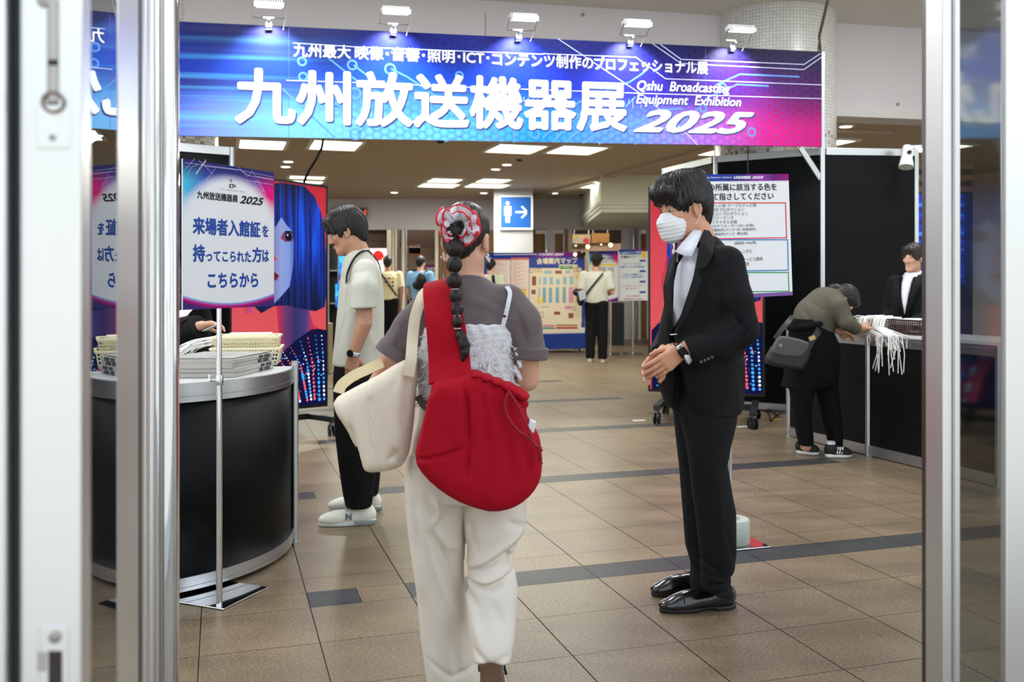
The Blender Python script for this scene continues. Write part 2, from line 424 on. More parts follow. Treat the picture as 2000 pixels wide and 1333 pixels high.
for i, (px, py, on) in enumerate(((563,315,1),(558,325,1),(990,321,1),(968,330,1),(770,375.5,1),(945,376.5,1),(1083,377,1),(1652,246,1),(1068,331,0),(567,302,0),(471,309,0))):
    c = CP(px, py, CEIL)
    nm = 'recessed_downlight' if on else 'ceiling_speaker'
    lab = ['small lit downlight, farther of the pair above the left sign','small lit downlight, nearer of the pair above the left sign','small lit downlight, right one of the pair near the ceiling middle','small lit downlight, left one of the pair near the ceiling middle',
      'small lit downlight before the back wall, above the man in the pale shirt','small lit downlight before the back wall, left of the blue pictogram','small lit downlight before the back wall, right of the blue pictogram','small lit downlight right of the right tiled column',
      'round pale ceiling speaker near the ceiling fold','round pale ceiling speaker above the left downlights','slotted round ceiling vent by the left partition'][i]
    t = thing(nm, lab, 'downlight' if on else 'ceiling fitting', c, 'recessed downlights' if on else 'round ceiling fittings')
    m1 = MB(); m1.lathe(c-EZ*.012, [(.075,0),(.095,.003),(.1,.012)] if on else [(.12,0),(.17,.004),(.18,.012)], 24); m1.build('trim_ring', M_frame if on else mat('dull_white', (178,165,150), .6), t, smooth=40)
    m2 = MB(); m2.lathe(c-EZ*.014, [(.07,0),(.07,.004)] if on else [(.02,0),(.1,.003)], 20); m2.build('lamp' if on else 'grille', glow('lit_lamp', (255,248,225), 7.0) if on else mat('dull_white', (178,165,150), .6), t)
for px, py in ((1014,312),(860,276),(1135,380)):
    c = CP(px, py, CEIL); m1 = MB(); m1.lathe(c-EZ*.03, [(.03,0),(.05,.02),(.05,.03)], 16)
    tag(m1.build('sprinkler', mat('dark_metal', (60,55,50), .4, .8), smooth=40), 'small dark sprinkler head in the ceiling ' + {1014:'beside the third light of the near row',860:'right under the banner edge',1135:'near the pictogram pillar'}[px], 'sprinkler', 'sprinklers')
# ceiling fold running back from the right, and the stepped cornice
mb = MB(); a, b = CP(1400,284,CEIL), CP(1040,383,CEIL)
mb.bar(a-EZ*.02, b-EZ*.02, .16, .05, up=EZ); tag(mb.build('trim_3', M_ceil, bevel=.01), kind='structure')
mb = MB(); a, b = CP(1628,253,CEIL), CP(1740,256,CEIL); mb.bar(a-EZ*.02, b-EZ*.02, .1, .05, up=EZ); tag(mb.build('trim_4', M_ceil, bevel=.01), kind='structure')
mb = MB(); ty = 16.2
def cx(px, Y): return (px-1000)/FPX*Y
x0 = cx(1174, ty)
for zt, zb, out in ((CEIL, 2.68, 0), (2.68, 2.625, .06), (2.62, 2.57, .03), (2.565, 2.50, 0)):
    mb.abox(x0-out, x0+7, ty-out, ty+5.2+out, zb, zt)
tag(mb.build('trim_5', mat('cornice_white', (222,222,205), .6)), kind='structure')

# tiled columns
def mosaic(name):
    N = Nodes(name, .25, .5)
    uv = N.n('UVMap'); sp = N.n('SeparateXYZ'); N.l(uv.outputs[0], sp.inputs[0])
    fx, fy = N.math('FRACT', sp.outputs[0]), N.math('FRACT', sp.outputs[1])
    ix, iy = N.math('FLOOR', sp.outputs[0]), N.math('FLOOR', sp.outputs[1])
    cb = N.n('CombineXYZ'); N.l(ix, cb.inputs[0]); N.l(iy, cb.inputs[1])
    wn_ = N.n('TexWhiteNoise'); wn_.noise_dimensions = '2D'; N.l(cb.outputs[0], wn_.inputs['Vector'])
    # brown tiles become common below about 2.9 m
    thr = N.math('MULTIPLY_ADD', sp.outputs[1], -1/17.3, 4.92)
    pick = N.math('LESS_THAN', wn_.outputs['Value'], thr)
    wn2 = N.n('TexWhiteNoise'); wn2.noise_dimensions = '2D'; ad = N.n('VectorMath', operation='ADD'); ad.inputs[1].default_value = (7.3,2.1,0); N.l(cb.outputs[0], ad.inputs[0]); N.l(ad.outputs[0], wn2.inputs['Vector'])
    br = N.ramp(wn2.outputs['Value'], [(0,(150,128,108)),(.5,(196,176,156)),(1,(226,214,200))], 'CONSTANT')
    wt = N.ramp(wn2.outputs['Value'], [(0,(222,222,219)),(1,(236,236,233))])
    c = N.mix(pick, wt, br)
    g = N.math('MAXIMUM', N.math('GREATER_THAN', fx, .88), N.math('GREATER_THAN', fy, .88))
    N.l(N.mix(g, c, C3(176,174,170)), N.b.inputs['Base Color'])
    return N.m
M_mos = mosaic('mosaic_tiles')
def column(name, cx_, cy_, r, z1, pitch=.034):
    mb = MB(); n = 96; uv = []
    for k, z in enumerate((0, z1)):
        for j in range(n+1):
            an = 2*math.pi*j/n; mb.v.append((cx_+r*math.cos(an), cy_+r*math.sin(an), z)); uv.append((r*an/pitch, z/pitch))
    mb.f = [(j, j+1, n+1+j+1, n+1+j) for j in range(n)]; mb.mi = [0]*n
    o = mb.build(name, M_mos, smooth=180, uv=uv); tag(o, kind='structure')
column('wall_column_right', 2.83, 10.06, .638, HIGH)
column('wall_column_left', -3.57, 9.20, .638, HIGH)

# far walls of the lobby
BY = 20.9
M_lilac = mat('lilac_grey_wall', (214,208,212), .75)
M_wood = mat('warm_wood', (140,92,46), .5, noise=(2,.2), stretch=(6,6,.6))
M_darkwood = mat('dark_wood', (110,86,64), .5, noise=(2,.2), stretch=(1,1,6))
mb = MB()
def back(x0, x1, yt, yb, Y=BY, t=.2, m=0): mb.abox(cx(x0,Y), cx(x1,Y), Y, Y+t, EYE-(yb-HZN)/FPX*Y, EYE-(yt-HZN)/FPX*Y, m)
back(-700, 3000, 385, 449)
tag(mb.build('wall_back_upper', M_lilac), kind='structure')
z_f = HZN+EYE*FPX/BY
def pier(nm, x0, x1, m, yt=449, Y=BY, t=.2):
    global mb
    mb = MB(); back(x0, x1, yt, HZN+EYE*FPX/Y, Y, t); tag(mb.build(nm, m), kind='structure')
pier('wall_back_left', -700, 640, M_lilac)
pier('wall_back_middle', 858, 1046, M_wood)
pier('wall_back_right', 1215, 1246, M_lilac); pier('wall_back_far_right', 1266, 3000, M_lilac)
# doors of the back wall: brown leaves in pale frames
M_cream = mat('cream_frame', (206,200,184), .5)
M_gold = mat('brass_tinted_steel', (190,176,156), .3, 1.0)
def backdoor(nm, x0, x1, leafs, posts, lab=None):
    t = bpy.data.objects.new(nm, None); COL.objects.link(t); t.location = (cx((x0+x1)/2,BY), BY, 0); tag(t, kind='structure')
    for a, b in leafs:
        m1 = MB(); m1.abox(cx(a,BY)+.01, cx(b,BY)-.01, BY-.02, BY+.05, .02, EYE+(HZN-457)/FPX*BY); m1.build('door_leaf', M_wood, t, bevel=.005)
    for a, b, mt in posts:
        m1 = MB(); m1.abox(cx(a,BY), cx(b,BY), BY-.14, BY+.02, 0, EYE+(HZN-449)/FPX*BY); m1.build('door_frame', mt, t, bevel=.006)
    return t
backdoor('door_3', 1043, 1118, [(1043,1065),(1083,1101)], [(1065,1068,M_chrome),(1068,1083,M_lilac),(1099,1101.5,M_chrome),(1101,1109,M_wood),(1109,1117,M_cream)])
backdoor('door_4', 1246, 1266, [(1250,1262)], [(1235,1236.5,M_chrome),(1245,1250,M_cream),(1262,1267,M_cream)])
backdoor('door_5', 765, 800, [], [(757,766,M_gold),(767,772,M_cream),(773,777,M_gold),(786,792,M_cream),(793,796,M_chrome)])
backdoor('door_6', 850, 862, [(858,866),(868,876)], [(850.5,857,M_cream),(866,868,M_chrome)])
# rooms seen through the openings
mb = MB(); mb.abox(-14, 9, 27, 27.2, 0, 3.2); tag(mb.build('wall_exhibition', mat('exhibition_wall', (150,132,116), .8)), kind='structure')
mb = MB(); mb.abox(cx(640,21.4), cx(760,21.4), 21.4, 21.5, EYE+(HZN-485)/FPX*21.4, 2.8); 
for k in range(2): mb.abox(cx(718+k*0,21.35), cx(756,21.35), 21.36-.01*k, 21.4, EYE+(HZN-(470-k*6))/FPX*21.4, EYE+(HZN-(456))/FPX*21.4)
tag(mb.build('wall_opening_left', M_darkwood), kind='structure')
mb = MB(); mb.abox(cx(780,22), cx(900,22), 22, 22.1, EYE+(HZN-508)/FPX*22, EYE+(HZN-484)/FPX*22); tag(mb.build('trim_6', mat('header_board', (150,122,104), .6)), kind='structure')
mb = MB(); mb.abox(cx(780,24), cx(900,24), 24, 24.1, EYE+(HZN-484)/FPX*24, EYE+(HZN-440)/FPX*24); tag(mb.build('trim_7', mat('dark_header', (60,44,36), .6)), kind='structure')
mb = MB(); mb.abox(cx(1100,25), cx(1240,25), 25, 25.1, 0, EYE+(HZN-476)/FPX*25); tag(mb.build('wall_booth', mat('booth_wall', (214,192,172), .7)), kind='structure')
mb = MB(); mb.abox(cx(1100,26), cx(1240,26), 26, 26.1, 2.0, EYE+(HZN-440)/FPX*26); tag(mb.build('trim_8', mat('dark_header', (60,44,36), .6)), kind='structure')
area((cx(1165,23),23,2.9), (cx(1165,23),24.5,0), 40, 1.5, .5, (1,.82,.62))
area((cx(790,23),23.5,2.95), (cx(790,23),23.5,0), 40, 2.5, 1, (1,.88,.75))
# side walls keep the lobby closed
mb = MB(); mb.box(hall(-7.0,17,1.6), EU*.1, EV*10.5, EZ*1.6); tag(mb.build('wall_left', M_lilac), kind='structure')
mb = MB(); mb.box(hall(12.5,14,1.6), EU*.1, EV*10, EZ*1.6); tag(mb.build('wall_right', M_lilac), kind='structure')
# white pictogram pillar
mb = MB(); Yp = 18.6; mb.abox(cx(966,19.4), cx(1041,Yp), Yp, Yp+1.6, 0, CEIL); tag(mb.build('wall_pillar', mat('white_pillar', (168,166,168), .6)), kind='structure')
t = thing('pictogram_sign', 'blue restroom sign with white man pictogram and arrow on the white pillar', 'sign', (cx(1008,Yp),Yp-.1,1.3))
b = board_px(975,1041,382,449,382,449,Yp-.06,Yp-.06); m1 = MB(); b.slab(m1, .055); m1.build('panel', mat('white_panel', (225,226,228), .5), t)
m1 = MB(); b.qpx(m1, 978, 1037, 385, 445, .002); m1.build('blue_field', mat('sign_blue', (10,86,170), .5), t)
m1 = MB()
b.ring(m1, 991.5, 397, .035, .035, .004); b.qpx(m1, 985,998.5,403,421,.004); b.qpx(m1, 987.5,991.3,420,435,.0045); b.qpx(m1, 992,995.8,420,435,.0045)
b.lpx(m1, [(1008.5,414.5),(1029,414.5)], .035, .004); b.lpx(m1, [(1020,404.5),(1030,414.5),(1020,424.5)], .035, .0045)
m1.build('pictogram', M_wtext, t)

# unseen area lamps added under the entrance ceiling to brighten the lobby front
for u, v, w_ in ((-1.5,3.2,26),(1.2,3.2,20),(4.0,3.2,30),(-2.2,5.4,95),(0.6,6.2,90),(3.0,6.2,80),(6.0,5.8,80)):
    area(hall(u,v,HIGH-.03), hall(u,v,0), w_, .9, .9, (.96,.98,.98))

# unseen wall added behind the viewer, green to white, mirrored by steel and glass
N_ = Nodes('mirror_backdrop', .9, .1); tc_ = N_.n('TexCoord'); n_ = N_.n('TexNoise'); n_.inputs['Scale'].default_value = .45; n_.inputs['Detail'].default_value = 5; N_.l(tc_.outputs['Object'], n_.inputs['Vector'])
N_.l(N_.ramp(n_.outputs[0], [(.36,(90,114,80)),(.42,(190,200,180)),(.47,(238,240,240)),(.62,(250,250,250))]), N_.b.inputs['Base Color'])
mb = MB(); mb.abox(-26, 26, -15, -14.6, -.03, 7.5); mb.abox(-26,-25.6,-15,-2,-.03,6); mb.abox(25.6,26,-15,-2,-.03,6)
tag(mb.build('wall_backdrop', N_.m), kind='structure')
# ================================================================== banner over the hall
def art_material(name, kind):
    """printed artwork of the event: navy top, cyan left, magenta right, on UV 0..1"""
    N = Nodes(name, .5, .15)
    uv = N.n('UVMap'); sp = N.n('SeparateXYZ'); N.l(uv.outputs[0], sp.inputs[0]); u, v = sp.outputs[0], sp.outputs[1]
    tc = N.n('TexCoord')
    if kind == 'banner':
        top = N.ramp(u, [(0,(10,26,108)),(.12,(14,22,76)),(.3,(12,18,90)),(.55,(8,20,106)),(.8,(24,18,58)),(1,(24,12,46))])
        mid = N.ramp(u, [(0,(6,34,160)),(.15,(26,60,150)),(.32,(16,66,168)),(.55,(4,40,176)),(.74,(50,32,140)),(.87,(84,24,108)),(1,(74,4,66))])
        bot = N.ramp(u, [(0,(20,64,186)),(.1,(112,134,212)),(.2,(108,172,228)),(.4,(96,178,232)),(.55,(16,130,222)),(.7,(100,132,220)),(.82,(170,90,185)),(.9,(200,20,116)),(1,(196,0,98))])
        w = N.n('TexNoise'); w.inputs['Scale'].default_value = 3; N.l(uv.outputs[0], w.inputs['Vector'])
        vv = N.math('ADD', v, N.math('MULTIPLY_ADD', w.outputs[0], .3, -.15))
        f1 = N.n('MapRange', interpolation_type='SMOOTHSTEP'); N.l(vv, f1.inputs[0]); f1.inputs[1].default_value = .12; f1.inputs[2].default_value = .55
        f2 = N.n('MapRange', interpolation_type='SMOOTHSTEP'); N.l(vv, f2.inputs[0]); f2.inputs[1].default_value = .5; f2.inputs[2].default_value = .95
        c = N.mix(f1.outputs[0], bot, mid); c = N.mix(f2.outputs[0], c, top)
        # honeycomb
        ax = N.math('MULTIPLY', u, 5.75*34*math.pi); ay = N.math('MULTIPLY', v, .9*34*math.pi)
        h = N.math('ADD', N.math('COSINE', ax), N.math('ADD', N.math('COSINE', N.math('ADD', N.math('MULTIPLY', ax, .5), N.math('MULTIPLY', ay, .866))), N.math('COSINE', N.math('SUBTRACT', N.math('MULTIPLY', ax, .5), N.math('MULTIPLY', ay, .866)))))
        hm = N.n('MapRange'); N.l(h, hm.inputs[0]); hm.inputs[1].default_value = -1.1; hm.inputs[2].default_value = .6; hm.inputs[3].default_value = .30; hm.inputs[4].default_value = 0
        msk = N.ramp(u, [(.2,(0,0,0,1)),(.32,(1,1,1,1))]); hv = N.math('MULTIPLY', hm.outputs[0], N.math('SUBTRACT', 1.25, v))
        c = N.mix(N.math('MULTIPLY', hv, msk), c, C3(20,60,170))
        # light streaks at the left end
        mp = N.n('Mapping'); mp.inputs['Scale'].default_value = (1.2, 9, 1); N.l(uv.outputs[0], mp.inputs[0])
        s = N.n('TexNoise'); s.inputs['Scale'].default_value = 1.0; s.inputs['Detail'].default_value = 2; N.l(mp.outputs[0], s.inputs['Vector'])
        sr = N.ramp(s.outputs[0], [(.50,(0,0,0,1)),(.72,(1,1,1,1))]); sm = N.ramp(u, [(.08,(1,1,1,1)),(.30,(0,0,0,1))])
        vm = N.ramp(v, [(.55,(1,1,1,1)),(.8,(.15,.15,.15,1))])
        c = N.mix(N.math('MULTIPLY', N.math('MULTIPLY', sr, sm), vm), c, C3(90,190,250))
        dk = N.n('TexNoise'); dk.inputs['Scale'].default_value = 1.0; mp2 = N.n('Mapping'); mp2.inputs['Scale'].default_value = (.8, 6, 1); mp2.inputs['Location'].default_value = (3,1.7,0); N.l(uv.outputs[0], mp2.inputs[0]); N.l(mp2.outputs[0], dk.inputs['Vector'])
        dr = N.ramp(dk.outputs[0], [(.52,(0,0,0,1)),(.68,(.75,.75,.75,1))]); c = N.mix(N.math('MULTIPLY', dr, sm), c, C3(44,42,92))
    elif kind == 'sign':
        a = N.math('ABSOLUTE', N.math('SUBTRACT', u, .5)); r = N.math('ADD', N.math('MULTIPLY', a, a), N.math('MULTIPLY', N.math('SUBTRACT', v, .60), N.math('MULTIPLY', N.math('SUBTRACT', v, .60), 2.4)))
        edge = N.ramp(u, [(0,(70,190,225)),(.22,(60,90,190)),(.5,(50,50,150)),(.75,(130,70,180)),(.9,(215,0,130)),(1,(225,0,120))])
        tp = N.ramp(v, [(.86,(0,0,0,1)),(.97,(1,1,1,1))]); c = N.mix(tp, edge, C3(38,34,110))
        up = N.n('MapRange', interpolation_type='SMOOTHSTEP'); N.l(r, up.inputs[0]); up.inputs[1].default_value = .17; up.inputs[2].default_value = .30
        body = N.ramp(v, [(.62,(0,0,0,1)),(.80,(1,1,1,1))])
        c = N.mix(N.math('MULTIPLY', up.outputs[0], body), C3(222,226,233), c)
        # foot of the artwork: an arc of blue, magenta and navy
        q = N.math('SUBTRACT', N.math('MULTIPLY', N.math('MULTIPLY', a, a), .24), N.math('SUBTRACT', v, .038))
        ft = N.ramp(q, [(.0,(200,215,238)),(.008,(120,150,215)),(.022,(190,20,130)),(.04,(120,10,100)),(.05,(60,40,110))])
        c = N.mix(N.math('GREATER_THAN', q, 0.0), c, ft)
    elif kind == 'bar':
        c = N.ramp(u, [(0,(40,50,150)),(.3,(30,60,160)),(.55,(60,40,130)),(.72,(150,60,170)),(.85,(100,30,120)),(1,(150,20,110))])
    N.l(c, N.b.inputs['Base Color'])
    return N.m
UVQ = [(0,0),(1,0),(1,1),(0,1)]
M_art = art_material('banner_artwork', 'banner'); M_sart = art_material('sign_artwork', 'sign'); M_bar_art = art_material('artwork_strip', 'bar')
def face(b, name, m, parent, d=0.0006):
    mb = MB(); mb.poly([b.pt(0,0,d), b.pt(1,0,d), b.pt(1,1,d), b.pt(0,1,d)]); return mb.build(name, m, parent, uv=UVQ)

def build_banner():
    yl, yr = 7.345, 8.806
    v0, v1 = P(353,42,yl), P(1605,101,yr); w0, w1 = P(353,265,yl), P(1605,287,yr)
    ext = .07
    b = Board(v0-(v1-v0)*ext, v1, w0-(w1-w0)*ext, w1)
    t = thing('banner', 'long blue and magenta event banner spanning the entrance under the high wall', 'banner', b.pt(.5,0))
    m = MB(); b.slab(m, .035); m.build('backing_board', M_alu, t)
    face(b, 'printed_face', M_art, t)
    m = MB()   # joints and circuit lines of the print
    for px in (564, 1378): b.lpx(m, [(px, 48 if px < 900 else 92), (px, 268 if px < 900 else 283)], .003, .0012, 0)
    m.build('joint', mat('joint_blue', (60,74,150), .5), t)
    m = MB()
    for pts in ([(573,84),(700,92),(1060,106)], [(560,157),(720,162),(930,171),(1240,182),(1605,193)], [(1090,76),(1260,189),(1345,265),(1362,283)], [(1060,105),(1242,112),(1300,154),(1605,166)],
                [(1275,86),(1330,124),(1570,136),(1604,112)], [(1290,87),(1330,116),(1570,126),(1602,105)]):
        b.lpx(m, pts, .006, .0016)
    for k in range(12): b.lpx(m, [(1005+k*9, 189+k*.4),(1005+k*9, (197 if k % 3 else 203)+k*.4)], .003, .0016)
    for k in range(5): b.lpx(m, [(1228+k*8, 194),(1228+k*8, 202+(k%2)*9)], .003, .0016)
    m.build('fine_line', mat('pale_line', (205,210,245), .5), t)
    m = MB()
    for pts in ([(548,170),(655,270)], [(643,115),(700,160),(740,180)], [(692,128),(745,170),(800,176)], [(765,135),(795,150),(840,180),(960,275)], [(640,207),(672,208),(700,240)], [(700,262),(712,250),(712,238)], [(748,250),(760,225),(800,200)],
                [(880,210),(960,245),(980,276)], [(1060,270),(1130,200),(1230,160),(1260,140)], [(1080,276),(1150,205)], [(1105,277),(1190,205)], [(1140,279),(1180,250),(1240,190)], [(1170,281),(1200,262),(1290,215),(1330,212)], [(1240,281),(1262,262)],
                [(1302,278),(1310,262),(1345,228),(1372,205)], [(1380,192),(1440,165),(1500,168)], [(1400,165),(1445,145),(1560,150)], [(870,276),(900,266),(905,255)], [(1003,277),(1004,255),(985,240)]):
        b.lpx(m, pts, .014, .0012)
    for px, py, r in ((688,127,.045),(762,135,.05),(694,182,.05),(656,217,.05),(694,262,.05),(592,150,.04),(735,248,.045),(1325,266,.045),(1412,170,.04),(1373,212,.04),(1468,258,.045),(897,148,.04),(1045,262,.045),(590,120,.04)):
        b.ring(m, px, py, r, .016, .0012)
    m.build('circuit_line', mat('circuit_print', (74,132,212), .5), t)
    m = MB(); dm = 1
    def both(body, xl, xr, yt, yb, bold, shear=0.0, sh=1.0):
        b.tpx(m, body, xl+1.6*sh, xr+1.6*sh, yt+2*sh, yb+2*sh, bold, .0024, 1, shear); b.tpx(m, body, xl, xr, yt, yb, bold, .005, 0, shear)
    both('九州最大', 573, 685, 84, 111, .018); both('映像･音響･照明･ICT･', 693, 955, 89, 116, .016)
    both('コンテンツ制作の', 961, 1158, 102, 128, .014); both('プロフェッショナル展', 1160, 1382, 111, 137, .016)
    both('九州放送機器展', 458, 1224, 130, 242, .027, 0, 1.6)
    both('Qshu  Broadcasting', 1241, 1427, 157, 182, .010, .22, .7); both('Equipment  Exhibition', 1241, 1449, 184, 208, .010, .22, .7)
    both('2025', 1234, 1478, 213, 258, .035, .45, 1.3)
    m.build('lettering', [M_wtext, mat('letter_shade', (40,60,120), .6)], t)
    # frame of aluminium profile with its post and brace
    m = MB(); q0, q1 = b.pt(1,0,-.02), b.pt(1,1,-.02)
    m.bar(b.pt(1.003,0,-.02)-EZ*q0.z, b.pt(1.003,1,-.02), .04, .04); m.bar(b.pt(.965,0,-.03), b.pt(1.001,0,-.03)-EZ*.30, .05, .03)
    m.build('support_post', M_alu, t, bevel=.004)
    m = MB(); a = b.pt(1,1,-.02); m.tube([a, P(1600,70,8.7), P(1622,-25,8.3)], .012, 8); m.tube([b.pt(.995,1,-.02), P(1600,78,8.72), P(1625,-25,8.3)], .006, 6)
    m.build('hanging_wire', mat('wire', (120,116,108), .4, .6), t, smooth=60)
    # clip-on floodlights
    nth = ['leftmost of the five', 'second from left of the five', 'middle one of the five', 'fourth from left of the five', 'rightmost of the five']
    for i, (px, py) in enumerate(((525,47),(767,58),(1011,68),(1228,81),(1427,92))):
        s, _ = b.st(px, py+20); o = b.pt(s, 1, .0)
        ex = (v1-v0).normalized(); out = b.n
        f = thing('floodlight', 'white floodlight clamped on the banner top, %s in the row' % nth[i], 'lamp', o, 'floodlights along the banner')
        c = o+out*.19+EZ*.115
        m = MB(); m.box(c, ex*.115, out*.075-EZ*.02, EZ*.02+out*.0053)
        for k in range(12): m.box(c+EZ*.028+out*.008+ex*(-.1+k*.018), ex*.004, out*.06-EZ*.016, EZ*.012)
        m.build('lamp_housing', mat('lamp_white', (236,238,238), .4), f, bevel=.006)
        m = MB(); m.box(c-EZ*.022-out*.006, ex*.095, out*.058-EZ*.0155, EZ*.003); m.build('lamp_glass', glow('lamp_lens', (235,240,255), 4), f)
        m = MB()
        for sgn in (-1, 1): m.bar(c+ex*.122*sgn, o+out*.10+EZ*.035+ex*.122*sgn, .016, .006, up=ex)
        m.bar(o+out*.10+EZ*.035-ex*.125, o+out*.10+EZ*.035+ex*.125, .02, .006, up=EZ)
        m.build('bracket', M_chrome, f)
        m = MB(); m.bar(o+out*.10+EZ*.03, o+out*.03+EZ*.01, .02, .02); m.box(o+out*.01-EZ*.01, ex*.022, out*.03, EZ*.03); m.tube([o+out*.05-EZ*.025-ex*.025, o+out*.05-EZ*.025+ex*.025], .008, 8)
        m.build('clamp', M_alu, f)
        m = MB(); m.tube([c+ex*.118-out*.02, c+ex*.13-out*.1-EZ*.06, o+ex*.1-out*.08-EZ*.1], .004, 6); m.build('cord', M_white, f)
        spot(c-EZ*.05+out*.02, b.pt(s, .66, 0), 74, 105, (.93,.95,1.0), .7, .04)
    return b
BAN = build_banner()

# ================================================================== sign stand at left
def hashlines(b, m, pts_list, w, d=.0012):
    for pts in pts_list: b.lpx(m, pts, w, d)
def build_left_sign():
    b = board_px(357,535,310,606,337,598,3.511,3.98)
    ctr = FP(428,1186)
    t = thing('sign_stand', 'upright sign on a thin silver pole reading 来場者入館証を in blue, before the left counter', 'sign', (ctr.x, ctr.y, 0))
    m = MB(); b.slab(m, .006, 0); m.build('board', M_white, t); face(b, 'poster', M_sart, t)
    m = MB(); b.tpx(m, '九州放送機器展', 384, 464, 372, 388, .03); b.tpx(m, '2025', 467, 516, 381.5, 397.5, .035, shear=.3)
    b.ring(m, 450.5, 353, .006, .0022, .002); b.qpx(m, 447.5, 455, 359.5, 367, .002); b.tpx(m, 'E', 456.5, 460.5, 361, 366, .02)
    m.build('title_lettering', M_btext, t)
    m = MB(); b.tpx(m, 'B', 449.5, 453, 361, 365.8, .02, .003); m.build('logo_letter', M_wtext, t)
    m = MB(); b.tpx(m, 'Qshu  Broadcasting  Equipment  Exhibition', 431, 478, 368.2, 371, 0); m.build('small_lettering', mat('grey_print', (130,130,140), .5), t)
    B_ = .034
    m = MB(); b.tpx(m, '来場者入館証', 376, 508, 423, 458, B_); b.tpx(m, 'を', 511.5, 524, 440, 463, B_); m.build('blue_lettering', M_blue_text, t)
    m = MB(); b.tpx(m, '持', 376, 400, 477, 512, B_); b.tpx(m, 'ってこられた', 402, 490, 489, 511, B_); b.tpx(m, '方', 492, 511, 482.5, 513, B_); b.tpx(m, 'は', 512, 524.5, 488, 512, B_); m.build('blue_lettering', M_blue_text, t)
    m = MB(); b.tpx(m, 'こちらから', 405, 504, 533, 563, B_)
    m.build('blue_lettering', M_blue_text, t)
    m = MB()
    hashlines(b, m, [[(360,318),(395,322),(455,330),(533,346)], [(400,325),(470,333),(485,343),(533,352)], [(362,330),(380,310)], [(388,313),(415,340)], [(465,327),(483,345),(490,338)], [(490,333),(500,345),(533,350)], [(480,352),(533,361)],
                     [(366,340),(374,326),(386,322)], [(402,352),(420,330)]], .0011)
    for k in range(7): b.lpx(m, [(492+k*2.2,356+k*3.4),(503+k*2,352+k*3.6),(507+k*2,357+k*3.6)], .001)
    m.build('fine_line', mat('pale_line', (205,210,245), .5), t)
    m = MB(); vs, fs = glyphs('0010100010', .0); q0 = Vector(b.st(383,342)); q1 = Vector(b.st(402,316))
    x1 = vs[:,0].max(); dv = q1-q0; nv = Vector((-.62*dv.y, .5*dv.x+.02))
    m.add([b.pt(q0.x+dv.x*a/x1+nv.x*c*.12, q0.y+dv.y*a/x1+nv.y*c*.35, .0016) for a, c, _ in vs], fs); m.build('binary_lettering', M_wtext, t)
    # mounting post, clamp, foot plate
    px_, py_ = ctr.x, ctr.y; bk = -b.n*.015
    top = Vector((px_, py_, 1.70))
    m = MB(); m.tube([Vector((px_,py_,.008)), Vector((px_,py_,.86))], .0128, 16); m.tube([Vector((px_,py_,.86)), top], .0105, 16)
    m.build('pole', M_chrome, t, smooth=40)
    m = MB(); zc = EYE-(743-HZN)/FPX*py_
    m.lathe(Vector((px_,py_,zc-.02)), [(.0155,0),(.0165,.004),(.0165,.036),(.0155,.04)], 16); m.tube([Vector((px_-.012,py_-.005,zc)), Vector((px_-.035,py_-.012,zc))], .005, 8); m.tube([Vector((px_-.035,py_-.012,zc-.004)), Vector((px_-.035,py_-.012,zc+.024))], .004, 8)
    m.build('height_clamp', M_chrome, t, smooth=40)
    e1 = (FP(524,1151)-FP(437,1194)).normalized(); e2 = Vector((-e1.y, e1.x, 0)); c0 = FP(437,1194)
    m = MB(); m.box(c0+e1*.142+e2*.142+EZ*.005, e1*.142, e2*.142, EZ*.004); m.build('foot_plate', M_chrome, t, bevel=.003)
    return b
SIGN = build_left_sign()

